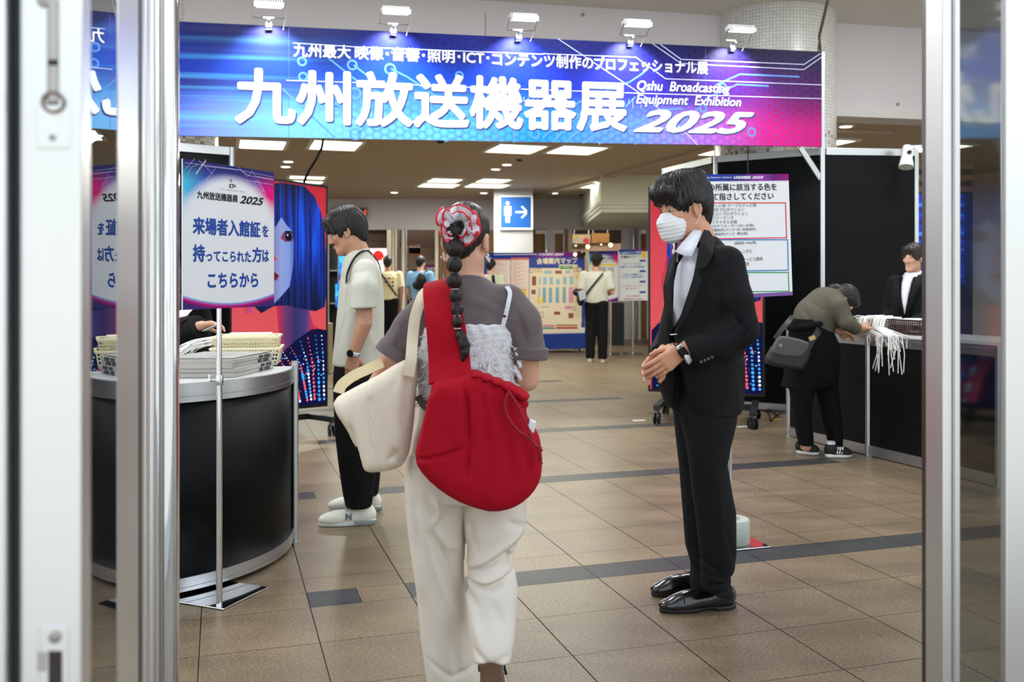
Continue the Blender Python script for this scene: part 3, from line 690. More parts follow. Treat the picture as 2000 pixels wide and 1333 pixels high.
# ================================================================== left round counter
def build_left_counter():
    cc = Vector((-1.849, 4.4386, 0)); R = .785; zt = .88
    t = thing('reception_counter', 'round fronted black reception counter with silver rims at left', 'counter', cc)
    a0, a1, n = math.radians(13.5), math.radians(-166), 64
    an = [a0+(a1-a0)*k/n for k in range(n+1)]
    def ring(r, z): return [cc+Vector((r*math.cos(a), r*math.sin(a), z)) for a in an]
    m = MB(); m.grid([ring(R-.012,.075), ring(R-.012,.805)]); m.build('curved_panel', M_black_panel, t, smooth=60, thick=.006)
    for nm, za, zb in (('top_rim',.80,.876),('bottom_rim',.022,.078)):
        m = MB(); m.grid([ring(R-.02,za), ring(R,za), ring(R,za+(zb-za)*.28), ring(R-.004,za+(zb-za)*.30), ring(R-.004,za+(zb-za)*.34), ring(R,za+(zb-za)*.36), ring(R,zb), ring(R-.02,zb)]); m.build(nm, M_alu, t, smooth=40)
    m = MB(); tp = ring(R-.004, zt); bt = ring(R-.004, zt-.012); k = len(tp)
    m.add(tp+bt, [tuple(range(k-1,-1,-1)), tuple(range(k,2*k))]+[(i,i+1,k+i+1,k+i) for i in range(k-1)]+[(k-1,0,k,2*k-1)]); m.build('counter_top', mat('grey_white_top', (206,208,210), .3), t)
    e = Vector((math.cos(a0), math.sin(a0), 0)); pc = cc+e*(R+.008)
    m = MB(); m.lathe(Vector((pc.x,pc.y,.0)), [(.018,0),(.018,.905)], 12); m.lathe(Vector((pc.x,pc.y,0)), [(.024,0),(.024,.012)], 12); m.build('corner_post', M_alu, t, smooth=40)
    for a in (math.radians(-70), math.radians(-166)):
        q = cc+Vector((math.cos(a), math.sin(a), 0))*(R-.03); m = MB(); m.lathe(Vector((q.x,q.y,0)), [(.016,0),(.016,.03)], 12); m.build('foot', M_black, t)
    m = MB(); ex = Vector((math.cos(a0), math.sin(a0), 0)); ey = Vector((-ex.y, ex.x, 0))
    for r_, (za, zb) in ((0,(.80,.876)), (0,(.022,.078))): m.box(cc+EZ*((za+zb)/2), ex*R, ey*.012, EZ*((zb-za)/2))
    m.build('back_rail', M_alu, t)
    m = MB(); m.box(cc+EZ*.44, ex*(R-.02), ey*.004, EZ*.36); m.build('back_panel', M_black_panel, t)
    return zt
ZC = build_left_counter()

# bundles of brochures on it
M_paper = mat('paper_edges', (172,169,163), .7, noise=(160,.25), stretch=(.05,.05,1))
M_print = mat('newsprint', (158,156,154), .65, noise=(22,.3))
M_dk = mat('print_block', (60,60,64), .7)
c0 = P(457,740,4.06); dr = (P(540,719,4.53)-c0); dr.z = 0; dr.normalize(); dl = Vector((-.995,-.1,0))
names = ['undermost', 'second from bottom', 'third from bottom', 'topmost']
for k in range(4):
    h = .0195; z = ZC+.0005+k*(h+.0004); j = [(0,0),(.006,-.004),(-.002,.006),(.004,.002)][k]
    o = c0+dr*(.0+j[0])+dl*j[1]; L_, W_ = .44, .33
    t = thing('brochure_bundle', 'flat bundle of grey brochures on the round counter, %s of its pile' % names[k], 'brochures', Vector((o.x,o.y,z)), 'bundles of brochures on the round counter')
    m = MB(); q = [Vector((o.x,o.y,z)), Vector((o.x,o.y,z))+dr*L_, Vector((o.x,o.y,z))+dr*L_+dl*W_, Vector((o.x,o.y,z))+dl*W_]
    m.add(q+[p+EZ*(h+.002*math.sin(i*2+k)) for i, p in enumerate(q)], [(3,2,1,0),(4,5,6,7),(0,1,5,4),(1,2,6,5),(2,3,7,6),(3,0,4,7)])
    for i in range(len(m.v)): pass
    m.build('page_block', M_paper, t, bevel=.003)
    m = MB(); nn = Vector((dr.y,-dr.x,0))
    for a, b_ in ((.27,.31),(.33,.39)): m.box(Vector((o.x,o.y,z))+dr*((a+b_)/2)+nn*.0012+EZ*h*.5, dr*((b_-a)/2), nn*.0012, EZ*h*.36)
    m.build('printed_mark', M_dk, t)
    if k == 3:
        m = MB(); c = (q[0]+q[2])/2+EZ*(h+.0035); m.box(c, dr*.21, dl*.155, EZ*.0012); m.box(c+EZ*.002+dl*.05-dr*.05, dr*.15, dl*.09, EZ*.0006); m.build('top_cover', M_print, t)

def basket(name, label, c, ex, ey, sx, sy, h, m, group=None, cells=(14,5)):
    """open plastic basket with pierced sides, tapering to its floor"""
    t = thing(name, label, 'basket', c, group)
    def ringz(z, f): return [c+ex*(a*sx*f)+ey*(b*sy*f)+EZ*z for a, b in ((-1,-1),(1,-1),(1,1),(-1,1))]
    lo, hi = ringz(.004,.92), ringz(h,1.0)
    mb = MB(); mb.add(lo, [(0,1,2,3)]); mb.build('basket_floor', m, t, thick=.004)
    mb = MB()
    for i in range(4):
        a, b_, a2, b2 = lo[i], lo[(i+1)%4], hi[i], hi[(i+1)%4]
        nx = cells[0] if i % 2 == 0 else max(4, int(cells[0]*sy/sx))
        def q(s, r): return (a*(1-s)+b_*s)*(1-r)+(a2*(1-s)+b2*s)*r
        nz = cells[1]; fr = .32
        for k in range(nz+1):
            r0, r1 = k/(nz+fr)*1.0, (k+fr)/(nz+fr); mb.poly([q(0,r0),q(1,r0),q(1,r1),q(0,r1)])
        for k in range(nx+1):
            s0, s1 = k/(nx+fr), (k+fr)/(nx+fr); mb.poly([q(s0,0),q(s1,0),q(s1,1),q(s0,1)])
    mb.build('pierced_side', m, t, thick=.003)
    mb = MB(); out = [c+(p-c)*1.0+((p-c-EZ*h).normalized())*.014 for p in hi]
    for i in range(4): mb.bar(hi[i], hi[(i+1)%4], .014, .012)
    mb.build('rim', m, t, bevel=.003); return t
M_creamp = mat('cream_plastic', (238,230,196), .45, sub=.1)
bc = P(484,706,4.72); bc.z = ZC+.001; bex = Vector((.985,.17,0)); bey = Vector((-.17,.985,0))
basket('basket', 'lower cream plastic basket of the pair stacked behind the brochures', bc, bex, bey, .165, .125, .085, M_creamp, 'stacked cream baskets', (22,4))
bc2 = bc+EZ*.05+bey*.02+bex*.0
basket('basket', 'upper cream plastic basket nested in the lower one behind the brochures', bc2+EZ*.005, bex, bey, .155, .118, .085, M_creamp, 'stacked cream baskets', (22,4))
def cords(name, label, cat, starts, seed, m, r=.0028, fall=.08, spread=.06, floor=None, parent=None, steps=7, dirv=None):
    random.seed(seed); mb = MB()
    for s in starts:
        p = Vector(s); pts = [p.copy()]; d = Vector(dirv) if dirv is not None else Vector((random.uniform(-1,1), random.uniform(-1,.2), 0)); d.normalize()
        for k in range(steps):
            f = k/steps
            p = p + d*spread/steps*(1.4-f) + Vector((random.gauss(0,.006), random.gauss(0,.006), 0)) - EZ*fall/steps*(.3+1.6*f) + EZ*random.gauss(0,.004)
            if floor is not None and p.z < floor+r: p.z = floor+r
            pts.append(p.copy())
        mb.tube(pts, r, 5)
    o = mb.build(name, m, parent, smooth=60)
    if parent is None: tag(o, label, cat)
    return o
M_cord = mat('white_cord', (236,238,236), .7)
random.seed(3)
sts = [bc-bex*(.15+random.uniform(0,.02))+bey*random.uniform(-.1,.05)+EZ*random.uniform(.10,.14) for _ in range(34)]
cords('lanyard_heap', 'tangle of white lanyard cords spilling left of the cream baskets', 'lanyards', sts, 11, M_cord, .0024, .075, .17, ZC, dirv=(-1,-.35,0))
sts = [bc2+bex*random.uniform(-.12,.12)+bey*random.uniform(-.09,.08)+EZ*.086 for _ in range(26)]
mb = MB(); c = bc2+EZ*.075; mb.box(c, bex*.13, bey*.09, EZ*.02); mb.box(c+EZ*.02+bex*.01, bex*.11, bey*.07, EZ*.012)
tag(mb.build('lanyard_pile', mat('cord_mass', (232,226,200), .7, noise=(60,.2), bump=(80,.5)), bevel=.01), 'pale pile of folded lanyards filling the upper cream basket', 'lanyards')

# ================================================================== big upright screens
M_scr_frame = mat('screen_bezel', (10,10,12), .3)
def emis(col, s=1.0): return glow('screen_%d_%d_%d' % col, col, s)
def hair_mat():
    N = Nodes('screen_hair', .5, .2); uv = N.n('UVMap'); mp = N.n('Mapping'); mp.inputs['Scale'].default_value = (34,1.6,1); N.l(uv.outputs[0], mp.inputs[0])
    n = N.n('TexNoise'); n.inputs['Scale'].default_value = 1; n.inputs['Detail'].default_value = 4; N.l(mp.outputs[0], n.inputs['Vector'])
    sp = N.n('SeparateXYZ'); N.l(uv.outputs[0], sp.inputs[0])
    hl = N.ramp(sp.outputs[1], [(.34,(.02,.02,.02,1)),(.52,(.25,.25,.25,1)),(.72,(.9,.9,.9,1)),(.86,(.75,.75,.75,1)),(1,(.06,.06,.06,1))])
    c = N.ramp(n.outputs[0], [(.3,(4,8,36)),(.5,(6,36,130)),(.66,(16,84,230)),(.8,(70,140,250))]); c = N.mix(1.0, c, hl, 'MULTIPLY')
    N.b.inputs['Base Color'].default_value = (0,0,0,1); N.l(c, N.b.inputs['Emission Color']); N.b.inputs['Emission Strength'].default_value = 1.7
    return N.m
def skin_mat():
    N = Nodes('screen_face', .5, .2); uv = N.n('UVMap'); sp = N.n('SeparateXYZ'); N.l(uv.outputs[0], sp.inputs[0])
    c = N.ramp(sp.outputs[0], [(.22,(130,60,90)),(.36,(100,96,150)),(.50,(150,166,226)),(.58,(130,160,232)),(.64,(60,80,170))])
    N.b.inputs['Base Color'].default_value = (0,0,0,1); N.l(c, N.b.inputs['Emission Color']); N.b.inputs['Emission Strength'].default_value = .9
    return N.m
def neck_mat():
    N = Nodes('screen_neck', .5, .2); uv = N.n('UVMap'); sp = N.n('SeparateXYZ'); N.l(uv.outputs[0], sp.inputs[0])
    c = N.ramp(sp.outputs[0], [(.44,(225,30,60)),(.54,(110,56,110)),(.64,(52,44,110)),(.76,(70,60,130)),(.86,(230,40,70))])
    N.b.inputs['Base Color'].default_value = (0,0,0,1); N.l(c, N.b.inputs['Emission Color']); N.b.inputs['Emission Strength'].default_value = .9
    return N.m
def red_mat():
    N = Nodes('screen_red', .5, .2); uv = N.n('UVMap'); sp = N.n('SeparateXYZ'); N.l(uv.outputs[0], sp.inputs[0])
    c = N.ramp(sp.outputs[1], [(0,(226,60,82)),(.35,(224,84,90)),(.7,(218,66,78)),(1,(196,30,52))])
    N.b.inputs['Base Color'].default_value = (0,0,0,1); N.l(c, N.b.inputs['Emission Color']); N.b.inputs['Emission Strength'].default_value = .95
    return N.m
M_scr = [red_mat(), hair_mat(), skin_mat(), neck_mat(), glow('screen_navy', (8,14,60), 1.0), glow('screen_dark', (6,6,22), 1.0), glow('screen_lip', (130,34,52), .8), glow('screen_white', (214,232,255), 1.3),
         glow('screen_pink', (255,90,120), 1.3), glow('screen_cyan', (70,160,255), 1.3), glow('screen_strand', (20,60,220), 1.0), glow('screen_line', (190,30,60), .9)]
def screen_art(b, parent, mirror=False):
    mb = MB(); UV = []
    def add(pts, m, d):
        mb.poly([b.pt((1-s) if mirror else s, t, d) for s, t in pts], m); UV.extend(pts)
    def disc(s, t, r, m, d, asp=1.78):
        add([(s+r*math.cos(2*math.pi*k/9), t+r/asp*math.sin(2*math.pi*k/9)) for k in range(9)], m, d)
    bx, by = .02, .012
    add([(bx,by),(1-bx,by),(1-bx,1-by),(bx,1-by)], 0, .0012)
    # clothes, neck, face, hair in layers
    add([(.03,.012),(.98,.012),(.98,.335),(.90,.345),(.80,.335),(.62,.285),(.40,.27),(.2,.31),(.1,.34),(.03,.30)], 4, .0016)
    add([(.50,.25),(.47,.36),(.44,.50),(.55,.56),(.80,.50),(.80,.42),(.84,.37),(.90,.352),(.74,.31),(.60,.265)], 3, .0020)
    add([(.52,.255),(.66,.305),(.82,.35),(.90,.352),(.98,.345),(.98,.33),(.88,.335),(.66,.27)], 4, .0023)
    add([(.16,.62),(.18,.47),(.30,.42),(.42,.45),(.56,.455),(.72,.44),(.86,.43),(.965,.45),(.98,.50),(.98,.68),(.965,.79),(.92,.88),(.85,.945),(.74,.984),(.50,.985),(.36,.97),(.24,.90),(.17,.78)], 1, .0024)
    add([(.20,.72),(.205,.63),(.24,.55),(.31,.49),(.41,.455),(.48,.485),(.584,.537),(.622,.627),(.632,.72),(.62,.82),(.5,.88),(.34,.88),(.23,.82)], 2, .0028)
    # fringe over the face
    add([(.19,.76),(.20,.86),(.34,.93),(.52,.93),(.66,.86),(.69,.74),(.675,.56),(.60,.50),(.628,.60),(.632,.72),(.615,.78),(.56,.80),(.50,.835),(.44,.79),(.36,.81),(.29,.785),(.25,.80)], 1, .0032)
    for s in (.285, .560):
        add([(s-.070,.744),(s-.03,.772),(s+.03,.775),(s+.070,.756),(s+.045,.735),(s-.02,.730)], 3, .0036); add([(s-.056,.746),(s-.02,.766),(s+.03,.768),(s+.058,.755),(s+.03,.741),(s-.02,.738)], 3, .0038); disc(s+.012,.754,.034,5,.004,1.9); disc(s+.004,.760,.007,7,.0042)
        add([(s-.074,.748),(s-.02,.778),(s+.04,.780),(s+.080,.758),(s+.035,.773),(s-.02,.771)], 5, .0041)
    add([(.385,.652),(.42,.642),(.452,.652),(.44,.664)], 3, .0036); add([(.36,.585),(.40,.598),(.415,.593),(.43,.598),(.478,.583),(.455,.565),(.41,.556),(.375,.568)], 6, .0036); add([(.362,.584),(.415,.582),(.476,.583),(.415,.576)], 5, .0038)
    random.seed(4)
    for k in range(6):     # loose strands at the left
        s0 = .17+.006*k; add([(s0,.66),(s0+.004,.66),(s0-.05+.010*k,.54),(s0-.02+.006*k,.42),(s0-.024+.006*k,.42),(s0-.056+.010*k,.54)], 11 if k < 3 else 10, .0027+.00002*k)
    # light dots in strings over the clothes
    for r, (s0, t0, ds, dt, cols) in enumerate((( .46,.235,.016,-.011,(8,)),(.52,.25,.017,-.012,(7,8)),(.60,.27,.017,-.013,(8,9)),(.70,.295,.012,-.016,(9,7)),(.78,.31,.008,-.018,(8,)),(.86,.32,.005,-.019,(9,)),(.93,.32,.003,-.019,(7,9)),
                                                (.12,.30,.004,-.018,(9,)),(.2,.29,.004,-.018,(8,)),(.28,.27,.004,-.018,(7,9)),(.36,.25,.006,-.017,(9,)))):
        for k in range(22):
            s, t = s0+ds*k*(1 if k < 6 else .35)+(0 if k < 6 else ds*6*.65), t0+dt*k
            if t < .03 or s > .97: break
            disc(s, t, .0045+.0006*min(k,12)+.003*(random.random() < .12), cols[(k//3) % len(cols)], .003)
    for k in range(170):
        disc(random.uniform(.05,.96), random.uniform(.03,.25), random.uniform(.002,.007), random.choice((9,10,10,10,8,7)), .0028)
    return mb.build('screen_image', M_scr, parent, uv=UV)
def caster(t, o, yaw=0.0, r=.055):
    ex = Vector((math.cos(yaw), math.sin(yaw), 0)); m = MB()
    for s in (-1, 1): m.lathe(o+EZ*r+ex*(s*.018-.009), [(r*.6,0),(r,.003),(r,.015),(r*.6,.018)], 16, axis=ex)
    w = m.build('caster', M_black, t, smooth=40)
    m = MB(); m.tube([o+EZ*r-ex*.03, o+EZ*r+ex*.03], .008, 8); m.box(o+EZ*(2*r+.004), ex*.016, Vector((-ex.y,ex.x,0))*.03, EZ*.012); m.bar(o+EZ*r, o+EZ*2*r, .014, .03); m.build('fork', mat('grey_metal', (120,122,126), .35, .9), w); return w
def build_display(name, label, b, mirror=False):
    o = b.pt(.5,0,-.3); t = thing(name, label, 'screen', (o.x,o.y,0))
    m = MB(); b.slab(m, .075); m.build('bezel', M_scr_frame, t, bevel=.004)
    screen_art(b, t, mirror)
    ex = (b.c[3]-b.c[2]).normalized(); back = -b.n; zb = b.pt(.5,0).z
    m = MB(); c = b.pt(.5,0,-.16)
    for s in (-.22, .22): m.bar(Vector((c.x,c.y,.12))+ex*s, Vector((c.x,c.y,1.7))+ex*s, .05, .05)
    m.box(Vector((c.x,c.y,1.15)), ex*.3, back*.03, EZ*.18); m.build('mount_column', M_blackmat, t)
    m = MB()
    for s in (-1, 1):
        a = Vector((c.x,c.y,.155))+ex*s*.42
        m.bar(a+back*.38, a-back*.34, .06, .045, up=EZ); 
    m.bar(Vector((c.x,c.y,.155))-ex*.42, Vector((c.x,c.y,.155))+ex*.42, .06, .05, up=EZ); m.build('base_frame', mat('graphite', (30,31,34), .45), t, bevel=.004)
    for s in (-1, 1):
        for q in (.33, -.30):
            p = Vector((c.x,c.y,0))+ex*s*.42+back*q; caster(t, p, .4*s)
    return t
DL = board_px(448,640,336,812,363,794,7.2,8.0)
build_display('screen_display', 'tall screen with blue haired face on red, beside the round counter at left', DL)
DR = board_px(1266,1494,366,765,356,776,8.6,8.3)
build_display('screen_display', 'tall screen with red picture mostly hidden behind the man in the black suit', DR)
# floor socket marks and cable behind the right screen
m = MB(); pts = [FP(1500,805), FP(1506,825), FP(1520,812), FP(1530,806), FP(1512,800), FP(1496,806), FP(1490,790)]
m.tube([p+EZ*.012 for p in pts], .008, 6); m.tube([FP(1503,790)+EZ*.012, FP(1520,797)+EZ*.012, FP(1541,801)+EZ*.012], .007, 6); m.tube([FP(1497,775)+EZ*.2, FP(1497,783)+EZ*.1, FP(1494,797)+EZ*.012, FP(1520,815)+EZ*.012], .007, 6)
tag(m.build('power_cable', M_black, smooth=60), 'coiled black power cable on the floor behind the right screen', 'cable')
m = MB(); p = FP(1500,795); m.box(p+EZ*.05, EU*.08, EV*.06, EZ*.045); m.box(p+EZ*.1+EU*.02, EU*.03, EV*.04, EZ*.02)
tag(m.build('power_adapter', M_black, bevel=.01), 'black power adapter block on the floor under the right screen', 'adapter')
m = MB(); p = FP(1513,820); m.box(p+EZ*.002, EU*.05, EV*.025, EZ*.0015); tag(m.build('floor_tape', mat('yellow_tape', (205,160,40), .6)), 'strip of yellow tape on the floor by the power cable', 'tape')
for px, py in ((1248,822),(1453,834)):
    m = MB(); p = FP(px,py); m.box(p+EZ*.0015, EU*.06, EV*.02, EZ*.001); tag(m.build('floor_sticker', M_white), 'small white tape mark on the floor by the %s caster of the right screen' % ('left' if px < 1300 else 'right'), 'tape')
# black cable hanging from the banner to the left screen
m = MB(); m.tube([P(632,268,7.7), P(628,290,7.7), P(617,312,7.8), P(603,334,7.85), P(597,347,7.9), P(594,356,7.95)], .011, 8)
tag(m.build('hanging_cable', M_black, smooth=60), 'black cable drooping from the banner down to the left screen', 'cable')

# ================================================================== partitions of black panels
def partition(name, label, A, B, h, posts=(0,1), rail=True, zb=.0, th=.02):
    A, B = Vector(A), Vector(B); ex = (B-A).normalized(); ey = Vector((-ex.y,ex.x,0)); L_ = (B-A).length
    t = thing(name, label, 'partition', (A+B)/2)
    m = MB(); m.box((A+B)/2+EZ*(h/2), ex*(L_/2-.02), ey*(th/2), EZ*(h/2-.06)); m.build('panel', M_black_panel, t)
    m = MB(); m.box((A+B)/2+EZ*(h-.035), ex*(L_/2-.02), ey*.022, EZ*.035); m.build('top_rail', M_alu, t, bevel=.003)
    m = MB(); m.box((A+B)/2+EZ*.045, ex*(L_/2-.02), ey*.022, EZ*.035); m.build('bottom_rail', M_alu, t, bevel=.003)
    for p in posts:
        c = A+(B-A)*p; m = MB(); m.lathe(Vector((c.x,c.y,0)), [(.026,0),(.026,h)], 8); m.build('post', M_alu, t)
    return t
a = P(452,0,7.64); b_ = P(354,0,7.41); a.z = b_.z = 0
partition('partition', 'black panel partition with silver rails behind the round counter', a, a+(b_-a)*5, 2.40)
pA = P(1398,0,9.66); pB = P(1606,0,9.07); pC = P(1789,0,9.16)
for p in (pA,pB,pC): p.z = 0
partition('partition', 'black panel partition behind the colour chart sign and right screen', pA, pB, 2.60)
partition('partition', 'black panel partition behind the right reception desk', pB+(pC-pB)*.012, pC, 2.60, (1,))
partition('partition', 'grey panel partition running back into the hall from the black one', pA+EV*.03, pA+EV*1.12-EU*.03, 2.60, (1,))
m = MB(); p = P(1461,340,9.2); m.tube([p+EZ*.5, p+EZ*.2, p-EZ*.2], .006, 6); tag(m.build('power_lead', M_black, smooth=60), 'thin dark lead hanging before the black partition above the colour chart sign', 'cable')
# arm spotlight on the partition
o = P(1772,292,9.10); t = thing('arm_spotlight', 'white arm spotlight clipped to the top of the black partition at right', 'lamp', o)
m = MB(); m.lathe(P(1772,292,8.95)+EZ*.03, [(.038,0),(.040,-.02),(.048,-.10),(.070,-.22)], 18, axis=Vector((.18,.3,1))); m.build('lamp_shade', mat('lamp_white', (236,238,238), .4), t, smooth=50)
m = MB(); m.bar(o+EZ*.02, P(1810,286,9.3), .03, .03); m.box(o-EZ*.03, EU*.03, EV*.04, EZ*.05); m.build('arm', mat('lamp_white', (236,238,238), .4), t)
m = MB(); m.lathe(P(1777,297,8.86), [(.02,0),(.02,.02)], 10, axis=Vector((0,1,0))); m.build('knob', M_black, t)
# shelf and blue screen beyond the partition
Yq = 11.6; t = thing('display_shelf', 'slatted brown wall display with blue screen glimpsed past the right partition', 'display', (cx(1830,Yq),Yq,0))
m = MB(); m.abox(cx(1786,Yq), cx(1900,Yq), Yq, Yq+.1, 0, 2.75); m.build('back_board', mat('dark_teal', (50,60,62), .5), t)
for k in range(3): 
    m = MB(); zc = EYE+(HZN-(326+k*22.3))/FPX*Yq; m.abox(cx(1787,Yq), cx(1900,Yq), Yq-.03, Yq, zc-.037, zc+.037); m.build('slat', mat('brown_slat', (140,110,78), .5), t)
N = Nodes('blue_screen', .4); uvn = N.n('TexCoord'); mp = N.n('Mapping'); mp.inputs['Scale'].default_value = (.6,1,14); N.l(uvn.outputs['Object'], mp.inputs[0]); n_ = N.n('TexNoise'); n_.inputs['Scale'].default_value = 1.0; N.l(mp.outputs[0], n_.inputs['Vector'])
c_ = N.ramp(n_.outputs[0], [(.4,(4,16,90)),(.55,(8,60,220)),(.68,(60,170,255))]); N.b.inputs['Base Color'].default_value = (0,0,0,1); N.l(c_, N.b.inputs['Emission Color']); N.b.inputs['Emission Strength'].default_value = 1.0
m = MB(); m.abox(cx(1786,Yq), cx(1880,Yq), Yq-.04, Yq-.005, EYE+(HZN-560)/FPX*Yq, EYE+(HZN-381)/FPX*Yq); m.build('lit_screen', N.m, t)

# ================================================================== colour chart sign on its stand
def build_right_sign():
    b = Board(P(1338,341,4.47), P(1540,340,4.62), P(1344,588,4.47), P(1548,577,4.62))
    fp = FP(1455,1066); t = thing('sign_stand', 'white colour chart sign with red, blue and green frames behind the suited man', 'sign', (fp.x, fp.y, 0))
    m = MB(); b.slab(m, .006); m.build('board', M_white, t)
    tt = b.st(1540,353)[1]
    hb = Board(b.pt(0,1,.001), b.pt(1,1,.001), b.pt(0,tt,.001), b.pt(1,tt,.001)); face(hb, 'header_strip', M_bar_art, t)
    fb = Board(b.pt(0,.03,.001), b.pt(1,.03,.001), b.pt(0,0,.001), b.pt(1,0,.001)); m = MB(); m.poly([fb.pt(0,0), fb.pt(1,0), fb.pt(1,1), fb.pt(0,1)]); m.build('foot_strip', mat('purple_print', (120,80,160), .5), t)
    m = MB(); b.tpx(m, 'Qshu Broadcasting  Equipment  Exhibition', 1350, 1429, 345.5, 349.5, .0); b.tpx(m, '九州放送機器展', 1432, 1466, 344, 350, .03); b.tpx(m, '2025', 1467, 1492, 344.5, 349.5, .035, shear=.4); b.lpx(m, [(1480,345),(1530,346)], .001); b.lpx(m, [(1495,351),(1540,351.5)], .001); m.build('header_lettering', M_wtext, t)
    m = MB(); b.tpx(m, 'の所属に該当する色を', 1384, 1517, 359, 373.5, .018); b.tpx(m, 'にて指さしてください', 1378, 1511, 377.5, 392, .018); m.build('title_lettering', M_btext, t)
    for nm, mm, x0, x1, ya, yb in (('red_frame', mat('red_print',(222,40,40),.5), 1352, 1535.5, 396.5, 464.5), ('blue_frame', mat('azure_print',(20,120,200),.5), 1352, 1539, 468.5, 528), ('green_frame', mat('green_print',(40,160,80),.5), 1352, 1540.5, 532.5, 569)):
        m = MB(); sx = (1.5 if ya < 465 else 1.0); b.lpx(m, [(x0,ya),(x1-sx,ya),(x1+sx*.5,yb),(x0+1,yb+3),(x0,ya)], .005); m.build(nm, mm, t)
    m = MB()
    for k, s in enumerate(('① テレビ局･ケーブルテレビ局','② 制作プロダクション','③ ポストプロダクション','④ フリーランス','⑤ ブライダル全般','⑥ CGクリエーター(2D･3D等)','⑦ 音響制作(ラジオ･PA･音楽制作)','⑧ 映像制作(テレビ･舞台等)')):
        w = (96,73,80,52,59,92,96,80)[k]; b.tpx(m, s, 1380.5, 1380.5+w, 399+k*8.05, 406+k*8.05, 0)
    for s, x0, x1, y in (('(紙媒体･Web等)',1434,1477,472),('レンタル',1444,1469,487.5),('サービス関係',1449,1490,503.5),('用紙',1452,1463,512),('自衛隊',1445,1463,537)):
        b.tpx(m, s, x0, x1, y, y+7.5, 0)
    m.build('list_lettering', mat('dark_grey_print', (70,72,76), .5), t)
    q = b.pt(.42,.5,-.02); base = FP(1437,1062)
    pole = FP(1425,1058)
    m = MB(); m.tube([Vector((pole.x,pole.y,.01)), Vector((pole.x,pole.y,1.75))], .012, 14); m.build('pole', M_chrome, t, smooth=40)
    pl = FP(1500,1071); e1 = EU
    m = MB(); m.box(FP(1500,1069)-EU*.15+EV*.12+EZ*.005, EU*.15, EV*.14, EZ*.004); m.build('foot_plate', M_chrome, t, bevel=.003)
    c = FP(1428,1064)+EZ*.01
    w = thing('sign_weight', 'round pale concrete weight on the foot plate behind the suited man', 'weight', c)
    m = MB(); m.lathe(c, [(.0,0),(.086,0),(.09,.006),(.09,.112),(.084,.12),(.045,.12),(.04,.106),(.0,.106)], 28, cap=False); m.build('weight_block', mat('worn_concrete', (176,180,174), .6, noise=(18,.15), bump=(30,.3)), w, smooth=40)
build_right_sign()

# ================================================================== right reception desk
M_desk_black = mat('desk_panel', (6,7,8), .45, spec=.3, noise=(3,.15))
def build_desk():
    A, Bq, Cq = FP(1541,852), FP(1688,891), FP(1800,916)
    d = (Cq-A).normalized(); A2 = A; B2 = A+d*((Bq-A).dot(d)); C2 = A+d*2.1; nn = Vector((-d.y, d.x, 0))
    if nn.x < 0: nn = -nn
    h = .90
    secs = ((A2,B2,'black desk panel with silver posts in front of the bent woman','reception_desk'),(B2,C2,'near black desk section with silver top edge under the brown basket','reception_desk'))
    for i, (a, b, lab, nm) in enumerate(secs):
        t = thing(nm, lab, 'desk', (a+b)/2, 'right reception desk sections'); L_ = (b-a).length
        m = MB(); m.box((a+b)/2+EZ*.45, d*(L_/2-.02), nn*.008, EZ*.38); m.build('panel', M_desk_black, t)
        for z, nm2 in ((.86,'top_rail'),(.045,'bottom_rail')):
            m = MB(); m.box((a+b)/2+EZ*z, d*(L_/2-.018), nn*.018, EZ*.036); m.box((a+b)/2+EZ*(z+.012)-nn*.0185, d*(L_/2-.018), nn*.001, EZ*.002); m.build(nm2, M_alu, t, bevel=.003)
        m = MB(); m.box((a+b)/2+nn*.25+EZ*(h+.006), d*(L_/2+.02), nn*.27, EZ*.01); m.build('desk_top', mat('grey_white_top', (206,208,210), .3), t)
        for p in ((a,b) if i == 0 else (b,)):
            m = MB(); m.lathe(Vector((p.x,p.y,0)), [(.024,0),(.024,h-.004)], 8); m.lathe(Vector((p.x,p.y,0)), [(.03,0),(.03,.012)], 10); m.build('post', M_alu, t)
    return A2, B2, C2, d, nn, h+.016
DA, DB, DC, Dd, Dn, DZ = build_desk()
def on_desk(px, off):       # point on the desk top seen at column px, off metres behind its front
    k = (px-1000)/FPX; o = DA+Dn*off
    s = (k*o.y-o.x)/(Dd.x-k*Dd.y); q = o+Dd*s; q.z = DZ; return q
q = on_desk(1727,.17); basket('basket', 'cream plastic basket with lanyards hanging over its side on the right desk', q, Dd, Dn, .17, .12, .10, mat('pale_plastic', (226,222,206), .45), None, (16,5))
q2 = on_desk(1787,.17); basket('basket', 'brown pierced plastic basket on the right desk before the receptionist', q2, Dd, Dn, .17, .12, .105, mat('brown_plastic', (70,48,44), .4), None, (16,6))
mb = MB(); mb.box(q2+EZ*.085, Dd*.15, Dn*.10, EZ*.02); mb.box(q2+EZ*.107+Dd*.04, Dd*.09, Dn*.06, EZ*.009); tag(mb.build('paper_slips', M_white, bevel=.006), 'white paper slips filling the brown basket', 'papers')
random.seed(8); sts = []
mb = MB()
